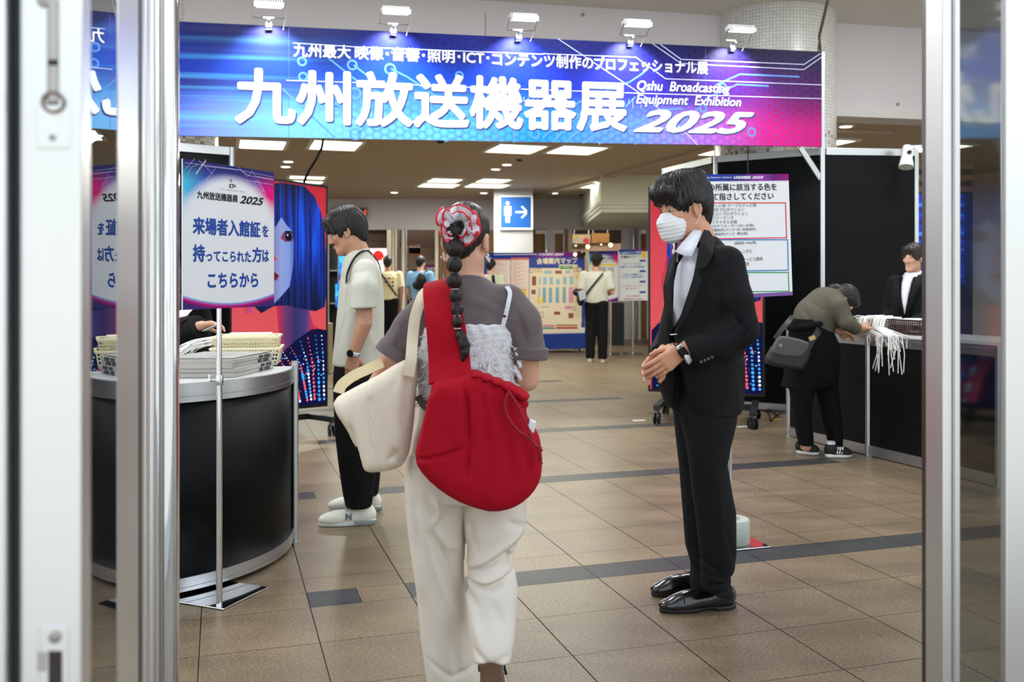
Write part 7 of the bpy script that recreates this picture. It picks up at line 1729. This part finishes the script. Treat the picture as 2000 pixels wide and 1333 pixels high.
# ---- people deeper in the hall
M_bl = mat('black_trousers', (16,16,19), .85, spec=.2)
M_wt = mat('white_tee', (186,184,174), .85, noise=(30,.04)); M_blu = mat('sky_blue_tee', (112,158,200), .85); M_cap = mat('cap_black', (16,16,17), .8)
M_crm = mat('cream_sneaker', (196,188,164), .7)
def strap_across(t, L, a, b, m, w_=.028, nm='body_strap'):
    n_ = 11; pts = []
    for k in range(n_):
        f = k/(n_-1); x = a[0]+(b[0]-a[0])*f; z = a[1]+(b[1]-a[1])*f; y = -.150*math.sqrt(max(.05,1-(x/.235)**2))-.004; pts.append(L.p(x,y,z))
    return ribbon(pts, w_, L.d(0,-1,.05), .006).build(nm, m, t, smooth=60)
Yc = 14.97; t, L, Lh = standing('person', 'man in black cap and white tee with black sling bag, reading far boards', (kx(1165,Yc), Yc, 0), math.radians(-12), 1.74, M_wt, M_bl, M_hair, M_crm, M_skin_b, .014, 'short', 'front', cap_m=M_cap)
strap_across(t, L, (.12,1.40), (-.19,1.02), M_black)
q = L.p(-.25,-.03,1.0); B = thing('sling_bag', 'black sling bag hanging at the left side of the man in the black cap', 'bag', q); soft('bag_body', U(.02, ell(q, (.06,.13,.12)), ell(q+EZ*.10+Vector((-.06,.05,0)), (.06,.05,.06))), .014, M_black, B)
mb = MB(); mb.tube([q+EZ*.08, q+EZ*.2+Vector((.03,.05,0))], .012, 6); mb.build('bag_strap', M_black, B)
mb = MB(); a = P(1137,577,14.7); mb.box(a, Vector((.05,0,.02)), Vector((.0,.05,0)), Vector((-.015,0,.07))); tag(mb.build('magazine', mat('grey_cover', (150,156,170), .5), bevel=.004), 'grey magazine tucked under the left arm of the man in the black cap', 'magazine')
Yw = 16.9; t, L, Lh = standing('person', 'man in cream tee with printed motifs and black strap, back turned, far off', (kx(757,Yw), Yw, 0), math.radians(8), 1.76, mat('cream_tee', (214,204,170), .85), M_bl, M_hair, M_crm, M_skin_b, .015)
strap_across(t, L, (-.12,1.40), (.16,1.0), M_black)
mb = MB(); rnd = random.Random(2); cols = [mat('motif_brown', (110,60,50), .7), mat('motif_green', (60,80,60), .7), mat('motif_yellow', (220,180,60), .7)]
for r in range(3):
    for k in range(3): mb.lathe(L.p(-.04+.065*k, -.141 if k != 2 else -.136, 1.31-.065*r), [(.0,.012),(.020,.010),(.018,0)], 8, (r+k) % 3, axis=L.d(0,-1,0), cap=False)
mb.build('printed_motif', cols, t)
Yz = 17.2; t, L, Lh = standing('person', 'person in sky blue tee with a black backpack strap, back turned, in the far doorway', (kx(821,Yz), Yz, 0), math.radians(-25), 1.77, M_blu, M_bl, M_hair, M_crm, M_skin, .015)
q = L.p(.12,-.17,1.28); B = thing('backpack', 'black backpack slung on the right shoulder of the person in sky blue', 'bag', q); soft('bag_body', U(.03, ell(q, (.09,.06,.13)), ell(q-EZ*.10+L.d(-.05,0,0), (.12,.06,.09))), .014, M_black, B)
mb = MB(); mb.tube([L.p(.12,-.14,1.38), L.p(.13,-.06,1.44), L.p(.12,.06,1.42)], .016, 6); mb.build('shoulder_strap', M_black, B, smooth=60)
Yh = 15.6; t, L, Lh = standing('person', 'person in pale green tee facing the venue map, half hidden by the walking woman', (kx(958,Yh), Yh, 0), math.radians(-20), 1.68, mat('pale_green_tee', (196,198,176), .85), M_bl, M_hair, M_crm, M_skin, .015)
strap_across(t, L, (.10,1.42), (.14,1.05), M_black, .05)
Yn = 23.2; t, L, Lh = standing('person', 'distant dark haired person seen in the far doorway left of the sky blue tee', (kx(808,Yn), Yn, 0), 0, 1.62, M_bl, M_bl, M_hair, M_black, M_skin, .02)

# ---- venue map board on its blue base
def build_map():
    Yl, Yr_ = 16.9, 17.1
    b = board_px(905,1142,497,659,492,653,Yl,Yr_)
    t = thing('venue_map', 'venue map board titled 会場案内マップ with hall plan, on a blue base', 'board', Vector((b.pt(.5,0).x, 17.0, 0)))
    m = MB(); b.slab(m, .05); m.build('board', M_white, t)
    m = MB(); b.qpx(m, 905, 1142, 494, 640, .002); m.build('blue_field', mat('map_blue', (34,62,160), .5), t)
    hb = Board(b.pt(0,1,.004), b.pt(1,1,.004), b.pt(0,.94,.004), b.pt(1,.94,.004)); face(hb, 'header_strip', M_bar_art, t)
    m = MB(); b.qpx(m, 962, 997, 508, 585, .005); b.qpx(m, 998, 1033, 505, 585, .005); m.build('exhibitor_list', mat('list_paper', (240,222,216), .5), t)
    m = MB(); b.qpx(m, 962, 997, 506, 508.5, .007); b.qpx(m, 998, 1033, 503.5, 508, .007); b.qpx(m, 1012, 1028, 565, 580, .007); 
    m.build('list_heading', [mat('list_red', (214,110,110), .5)], t)
    m = MB()
    for k in range(20): b.lpx(m, [(965,512+k*3.4),(965+10+7*((k*7)%3),512+k*3.4)], .008, .008); b.lpx(m, [(1001,512+k*2.6),(1001+8+7*((k*5)%3),512+k*2.6)], .008, .008)
    m.build('list_rows', mat('list_ink', (200,160,155), .5), t)
    m = MB(); b.qpx(m, 1034, 1136, 524, 630, .004); b.qpx(m, 1092, 1128, 517, 526, .004); b.qpx(m, 1140, 1142, 560,561, .004); b.qpx(m, 1034, 1135, 625, 651, .005); m.build('plan_ground', mat('plan_cream', (244,228,200), .5), t)
    m = MB(); b.tpx(m, '会場案内マップ', 1048, 1128, 504.5, 517, .03, .008); m.build('title_lettering', mat('title_cream', (246,232,206), .5), t)
    m = MB(); b.tpx(m, '九州放送機器展', 1052, 1080, 495.5, 499.5, .02, .008); b.tpx(m, '2025', 1081, 1102, 495.5, 499.5, .03, .008, shear=.4); b.lpx(m, [(965,498),(1048,497)], .01, .008); m.build('header_lettering', M_wtext, t)
    m = MB()
    for px, ya, yb in ((1054,542,556),(1064.5,542,556),(1076.5,541,556),(1089.5,545,556),(1103,541,556),(1116,540,556),(1053,562,580),(1063,562,592),(1075,562,592),(1088.5,561,592),(1102,561,592)):
        wd = 6.5 if px not in (1054,1053) else 3
        b.qpx(m, px-wd/2, px+wd/2, ya, yb, .006)
    for x0, x1, ya, yb in ((1062,1078,529,535),(1104,1114,529,534),(1056,1072,599,601)): b.qpx(m, x0, x1, ya, yb, .006)
    m.build('booth_block', mat('booth_blue', (150,200,222), .5), t)
    m = MB(); b.qpx(m, 1111, 1120, 561, 592, .006); b.qpx(m, 1124, 1127, 561, 590, .006); b.qpx(m, 1103,1116,598,604,.006); m.build('booth_block', mat('booth_pink', (226,160,186), .5), t)
    for x0, x1, ya, yb in ((1084,1097,529,535),(1039,1047,540,558),(1038,1046,566,575),(1082,1094,609,615),(1110,1120,612,622)): m = MB(); b.qpx(m, x0, x1, ya, yb, .006); m.build('service_block', mat('map_brown', (150,84,60), .5), t)
    m = MB(); b.qpx(m, 1050,1054,578,593,.007); b.qpx(m, 1058,1062,582,593,.007); b.qpx(m, 1124,1128,580,586,.007); b.qpx(m, 1012,1028,566,582,.008); b.qpx(m,1124,1128,536,545,.007); m.build('highlight_block', mat('map_yellow', (246,206,50), .5), t)
    m = MB(); b.qpx(m, 1094,1118,519.5,525.5,.007); m.build('legend_block', mat('map_green', (50,150,70), .5), t)
    m = MB(); b.tpx(m, '九州最大展示会', 1097,1115,521,524,.01,.009); m.build('legend_lettering', M_wtext, t)
    m = MB()
    for k in range(14): 
        for j in range(2):
            for px in (1063,1075,1088.5,1102): b.qpx(m, px-2.2+j*2.8, px-.6+j*2.8, 564+k*2, 565+k*2, .008)
    m.build('booth_number', mat('map_ink', (80,110,130), .5), t)
    m = MB()
    for px, py, wd, hh in ((1038,530,6,6),(1048,528,5,6),(1055,528,5,6),(1124,527,6,8),(1131,527,6,8),(1047,604,6,6),(1121,603,6,6),(1052,615,18,9)): b.lpx(m, [(px-wd/2,py-hh/2),(px+wd/2,py-hh/2),(px+wd/2,py+hh/2),(px-wd/2,py+hh/2),(px-wd/2,py-hh/2)], .012, .006)
    m.build('room_outline', mat('plan_line', (190,160,130), .5), t)
    for nm, mm, x0, x1, ya, yb in (('legend_bar', mat('map_rose',(226,140,150),.5),1060,1084,635,638.5),('legend_bar', mat('map_teal',(60,150,140),.5),1054,1084,640,643),('legend_bar', mat('map_ochre',(180,140,80),.5),1086,1128,634,637.5),('legend_bar', mat('map_red',(200,60,60),.5),1086,1128,639,642.5)):
        m = MB(); b.qpx(m, x0, x1, ya, yb, .008); m.build(nm, mm, t)
    m = MB(); ex = (b.c[3]-b.c[2]).normalized(); c = (b.c[3]+b.c[2])/2; L_ = (b.c[3]-b.c[2]).length; zt = EYE-(653-HZN)/FPX*17.1; bk = -b.n
    m.box(Vector((c.x,c.y,0))+bk*.2+ex*.02+EZ*((zt+.05)/2), ex*(L_/2+.01), bk*.28, EZ*((zt-.05)/2)); m.build('plinth', mat('base_blue', (0,52,140), .5), t, bevel=.008)
    for sg in (-1, 1):
        for q in (.0, .4): m = MB(); p = Vector((c.x,c.y,0))+ex*sg*(L_/2-.1)+bk*q; m.lathe(p, [(.02,0),(.02,.05)], 10); m.build('foot', M_black, t)
    # clip lamp over its corner
    f = thing('clip_lamp', 'small black clip lamp over the top right corner of the venue map', 'lamp', P(1133,496,17.0))
    m = MB(); m.lathe(P(1138,497,16.95), [(.03,-.06),(.055,.0),(.055,.06)], 16, axis=Vector((-.5,-.6,-.3))); m.build('lamp_head', M_black, f, smooth=40)
    m = MB(); m.tube([P(1138,497,17), P(1132,491,17), P(1126,497,16.9)], .012, 6); m.build('arm', M_black, f, smooth=60)
    m = MB(); m.lathe(P(1125,496,16.88), [(.02,0),(.035,.04)], 12, axis=Vector((-.5,-.6,-.4))); m.build('lamp_lens', glow('warm_lens', (255,236,200), 3), f)
    spot(P(1100,470,15.9), P(1070,530,17.0), 14, 80, (1,.88,.7), .8)
build_map()
# ---- far notice boards on a pole stand
def far_board(label, x0, x1, ya, yb, Y, kind):
    b = board_px(x0,x1,ya+1,yb,ya,yb-1,Y,Y+.05); t = thing('notice_board', label, 'sign', b.pt(.5,0)*1.0, 'far notice boards on stands')
    m = MB(); b.slab(m, .02); m.build('board', M_white, t)
    if kind == 1:
        face(b, 'poster', M_sart, t, .003)
        m = MB(); b.tpx(m, '九州放送機器展', x0+8, x0+33, ya+13, ya+17, .02, .006); b.tpx(m, '2025', x0+35, x0+52, ya+13, ya+17, .03, .006); b.tpx(m, 'セミナータイムテーブル', x0+4, x0+50, ya+19, ya+23, .02, .006); m.build('title_lettering', M_btext, t)
        m = MB(); b.qpx(m, x0+3, x1-4, ya+25.5, ya+29.5, .005); b.qpx(m, x0+3, x1-4, ya+75, ya+79, .005); m.build('yellow_bar', mat('board_yellow', (244,206,60), .5), t)
        m = MB(); [b.qpx(m, x0+6+k*16, x0+17+k*16, ya+32+j*14, ya+42+j*14, .005) for k in range(3) for j in range(2)]; m.build('timetable_cell', mat('board_grey', (186,184,180), .6), t)
    else:
        hb = Board(b.pt(0,1,.003), b.pt(1,1,.003), b.pt(0,.96,.003), b.pt(1,.96,.003)); face(hb, 'header_strip', M_bar_art, t)
        m = MB(); b.qpx(m, x0+2, x0+44, ya+5, ya+10.5, .004); m.build('heading_bar', mat('board_blue', (30,90,160), .5), t)
        m = MB(); b.tpx(m, '主催者セミナー会場', x0+4, x0+42, ya+6, ya+9.5, .015, .006); m.build('heading_lettering', M_wtext, t)
        m = MB(); b.tpx(m, '主催者セミナー', x0+4, x0+40, ya+12.5, ya+18, .02, .005); m.build('title_lettering', M_btext, t)
        m = MB(); b.qpx(m, x0+45, x0+54, ya+4, ya+17, .004); m.build('yellow_note', mat('board_yellow', (244,206,60), .5), t)
        for k in range(4):
            m = MB(); b.qpx(m, x0+41, x0+53, ya+20.5+k*20.5, ya+24.5+k*20.5, .004); m.build('time_pill', mat('pill_%d' % (k%2), (40,90,170) if k % 2 else (110,70,160), .5), t)
        m = MB(); b.tpx(m, 'ショートドラマとは？', x0+8, x0+45, ya+27, ya+31, .01, .005); b.tpx(m, '縦型ドラマの市場展望', x0+4, x0+50, ya+33, ya+37, .015, .005); b.tpx(m, '生成ＡＩが開発する', x0+10, x0+44, ya+48, ya+52, .015, .005); b.tpx(m, 'コンテンツ制作の変革', x0+6, x0+48, ya+53, ya+57, .015, .005); m.build('blue_lettering', mat('board_ink_blue', (40,120,190), .5), t)
        m = MB(); b.tpx(m, 'コンポジットソフト', x0+6, x0+49, ya+70, ya+73.5, .012, .005); b.tpx(m, 'セミナー', x0+14, x0+40, ya+75, ya+79, .012, .005); b.tpx(m, '人とＡＩが仕掛ける', x0+14, x0+42, ya+90, ya+94, .012, .005); b.lpx(m, [(x0+9,ya+97.5),(x0+46,ya+97.5)], .012, .005); m.build('red_lettering', mat('board_ink_red', (190,70,100), .5), t)
    bx = FP(1237 if kind == 2 else 1196, 691)
    pb = Vector((b.pt(.5,0).x if kind == 2 else b.pt(.75,0).x, Y+.06, 0)); m = MB(); m.tube([pb, pb+EZ*1.75], .018, 10); m.build('pole', M_chrome, t, smooth=40)
    m = MB(); m.lathe(pb, [(.0,.012),(.2,.010),(.22,0)], 24, cap=False); m.build('foot_disc', M_chrome, t, smooth=40)
far_board('white timetable board with arched blue header, right of the man in the black cap', 1150, 1207, 490, 590, 16.55, 1)
far_board('white seminar board with blue and red writing and a yellow note, by the right screen', 1208, 1265, 487, 588, 16.75, 2)
Nc = Nodes('cyan_screen', .4); tcn = Nc.n('TexCoord'); mpn = Nc.n('Mapping'); mpn.inputs['Scale'].default_value = (3,1,2.2); mpn.inputs['Rotation'].default_value = (0,.7,0); Nc.l(tcn.outputs['Object'], mpn.inputs[0]); nn_ = Nc.n('TexNoise'); nn_.inputs['Scale'].default_value = 2.0; Nc.l(mpn.outputs[0], nn_.inputs['Vector'])
cc_ = Nc.ramp(nn_.outputs[0], [(.36,(10,20,120)),(.48,(20,110,235)),(.58,(70,220,250)),(.68,(220,150,250))]); Nc.b.inputs['Base Color'].default_value = (0,0,0,1); Nc.l(cc_, Nc.b.inputs['Emission Color']); Nc.b.inputs['Emission Strength'].default_value = 1.2
# ---- things on and behind the back wall
Yb = BY-.05; t = thing('led_clock', 'black framed LED clock showing red figures on the back wall, behind the young man\'s head', 'clock', P(683,418,Yb))
b = board_px(649,716,406,429,405.5,429,Yb-.08,Yb-.08); m = MB(); b.slab(m, .08); m.build('case', mat('bronze_case', (150,132,110), .4), t); m = MB(); b.qpx(m, 652, 713, 407.5, 427.5, .003); m.build('display_face', M_black, t)
m = MB(); b.lpx(m, [(706,412),(705,424)], .025, .006); b.lpx(m, [(713,412),(712,424)], .025, .006); b.lpx(m, [(705.5,418),(712.5,418)], .025, .006); m.build('red_figure', glow('led_red', (255,40,30), 3), t)
Yd = 23.5; t = thing('lit_poster', 'lit pink and white poster panel in the far left opening', 'poster', P(738,520,Yd)); b = board_px(722,757,484,649,484,649,Yd,Yd); m = MB(); b.slab(m, .08); m.build('panel', glow('lit_pink', (250,214,214), 1.6), t)
m = MB(); b.qpx(m, 728, 757, 510, 600, .01); m.build('white_field', glow('lit_white', (255,250,248), 1.8), t); m = MB(); b.ring(m, 739, 500, .13, .10, .02); b.qpx(m, 728.5, 750, 498, 503, .022); m.build('red_mark', glow('lit_red', (230,50,40), 1.2), t)
t = thing('digital_screen', 'bright cyan and blue screen glimpsed before the young man\'s chest', 'screen', P(675,540,12.5)); b = board_px(664,692,500,560,500,560,12.5,12.6); m = MB(); b.slab(m, .06); m.build('lit_screen', MATS['cyan_screen'], t); m = MB(); q_ = b.pt(.5,0,-.05); m.abox(q_.x-.05, q_.x+.05, q_.y, q_.y+.05, 0, q_.z+.2); m.build('stand', M_blackmat, t)
b = board_px(655,664,555,600,555,600,12.4,12.4); t = thing('digital_screen', 'small bright blue screen low beside the tall screen edge', 'screen', b.pt(.5,0)); m = MB(); b.slab(m, .06); m.build('lit_screen', MATS['cyan_screen'], t); m = MB(); q_ = b.pt(.5,0,-.05); m.abox(q_.x-.03, q_.x+.03, q_.y, q_.y+.05, 0, q_.z+.2); m.build('stand', M_blackmat, t)
t = thing('equipment_rack', 'black shelved rack with silver rails between the left screen and the young man', 'rack', P(660,640,13.2)); Yq = 13.2; z1 = EYE+(HZN-470)/FPX*Yq
m = MB(); m.abox(kx(641,Yq), kx(700,Yq), Yq, Yq+.06, .3, z1); m.build('back_panel', M_blackmat, t)
for px in (642.5, 662.5): m = MB(); m.abox(kx(px-1.8,Yq), kx(px+1.8,Yq), Yq-.05, Yq, 0 if px < 650 else .3, z1+.1); m.build('upright', M_alu, t)
for py in (529, 593): m = MB(); m.abox(kx(645,Yq), kx(661,Yq), Yq-.04, Yq, EYE+(HZN-py-1.5)/FPX*Yq, EYE+(HZN-py+1.5)/FPX*Yq); m.build('rail', M_alu, t)
m = MB(); m.abox(kx(638,Yq), kx(652,Yq), Yq-.3, Yq-.06, 0.05, EYE+(HZN-630)/FPX*Yq); tag(m.build('storage_box', mat('kraft_board', (150,134,110), .7), bevel=.01), 'small brown box on the floor at the foot of the equipment rack', 'box')
Ye = 21.6; t = thing('far_banner', 'purple panel with white letters SHOO DIT in the far opening', 'sign', P(838,530,24)); b = board_px(831,856,517,545,517,545,24,24); m = MB(); b.slab(m, .05); m.build('panel', mat('purple_panel', (92,24,84), .6, emit=(92,24,84), es=.25), t); m = MB(); q_ = b.pt(.5,0,-.06); m.tube([Vector((q_.x,q_.y,0)), q_+EZ*.2], .02, 8); m.build('pole', M_alu, t); m = MB(); b.tpx(m, 'SHOO', 833.5, 855, 522.5, 529, .03, .01); b.tpx(m, 'DIT', 838.5, 852, 531, 537.5, .03, .01); m.build('lettering', M_wtext, t)
t = thing('paper_notice', 'white notice sheet with orange edge hung in the far opening above the sky blue tee', 'notice', P(810,490,22.3)); b = board_px(799,821,479,499,478,498,22.0,22.0); m = MB(); b.slab(m, .02); m.build('sheet', M_white, t); m = MB(); b.qpx(m, 799, 821, 478.5, 481.5, .004); b.qpx(m,799,821,496,498,.004); m.build('orange_edge', mat('orange_print', (226,120,80), .5), t); m = MB(); b.tpx(m, 'ホール', 803, 816, 487, 492, .02, .006); m.build('lettering', M_btext, t)
t = thing('hanging_sign', 'white panel with red disc and yellow print above the booth', 'sign', P(1138,466,24.5)); b = board_px(1118,1153,458,476,458,476,24.6,24.6); m = MB(); b.slab(m, .04); m.build('panel', mat('dim_white', (196,186,178), .6), t); m = MB(); [m.tube([b.pt(q_,1), b.pt(q_,1)+EZ*(3.15-b.pt(q_,1).z)], .008, 6) for q_ in (.1,.9)]; m.build('hanging_wire', M_alu, t); m = MB(); b.ring(m, 1145, 471, .085, .085, .006); m.build('red_disc', mat('map_red', (200,60,60), .5), t); m = MB(); b.qpx(m, 1130, 1140, 460.5, 464, .006); b.qpx(m, 1119.5,1124,461,466,.006); m.build('print', mat('board_yellow', (244,206,60), .5), t)
t = thing('hanging_sign', 'colourful panel of orange and green print above the booth', 'sign', P(1178,466,24.5)); b = board_px(1155,1190,456,475,456,475,24.8,24.8); m = MB(); b.slab(m, .04); m.build('panel', mat('poster_mix', (196,150,90), .6, noise=(3,.5)), t); m = MB(); [m.tube([b.pt(q_,1), b.pt(q_,1)+EZ*(3.15-b.pt(q_,1).z)], .008, 6) for q_ in (.1,.9)]; m.build('hanging_wire', M_alu, t)
for k, (px, py) in enumerate(((1124.5,479),(1148,482.5),(1174,477),(1192.5,479))):
    c = P(px, py, 24.2); t = thing('booth_spotlight', 'warm glowing booth spotlight, %s of the four over the far booth' % ('first from left','second from left','third from left','fourth from left')[k], 'lamp', c, 'warm booth spotlights'); m = MB(); m.lathe(c+Vector((0,.06,.03)), [(.03,0),(.05,-.05),(.055,-.09)], 12, axis=Vector((0,.7,.6))); m.build('shade', M_alu, t, smooth=40); m = MB(); m.tube([c+Vector((0,.08,.05)), Vector((c.x,25.05,c.z+.1))], .012, 6); m.build('arm', M_alu, t); m = MB(); m.ball(c, .055 if k in (1,3) else .035, 12); m.build('bulb', glow('warm_bulb', (255,222,160), 9 if k in (1,3) else 4), t, smooth=180)
m = MB(); m.abox(kx(1196,19), kx(1218,19), 18.9, 19.6, 0, EYE+(HZN-592)/FPX*19); tag(m.build('dark_counter', mat('navy_counter', (22,26,34), .5)), 'dark navy counter standing behind the man in the black cap', 'counter')
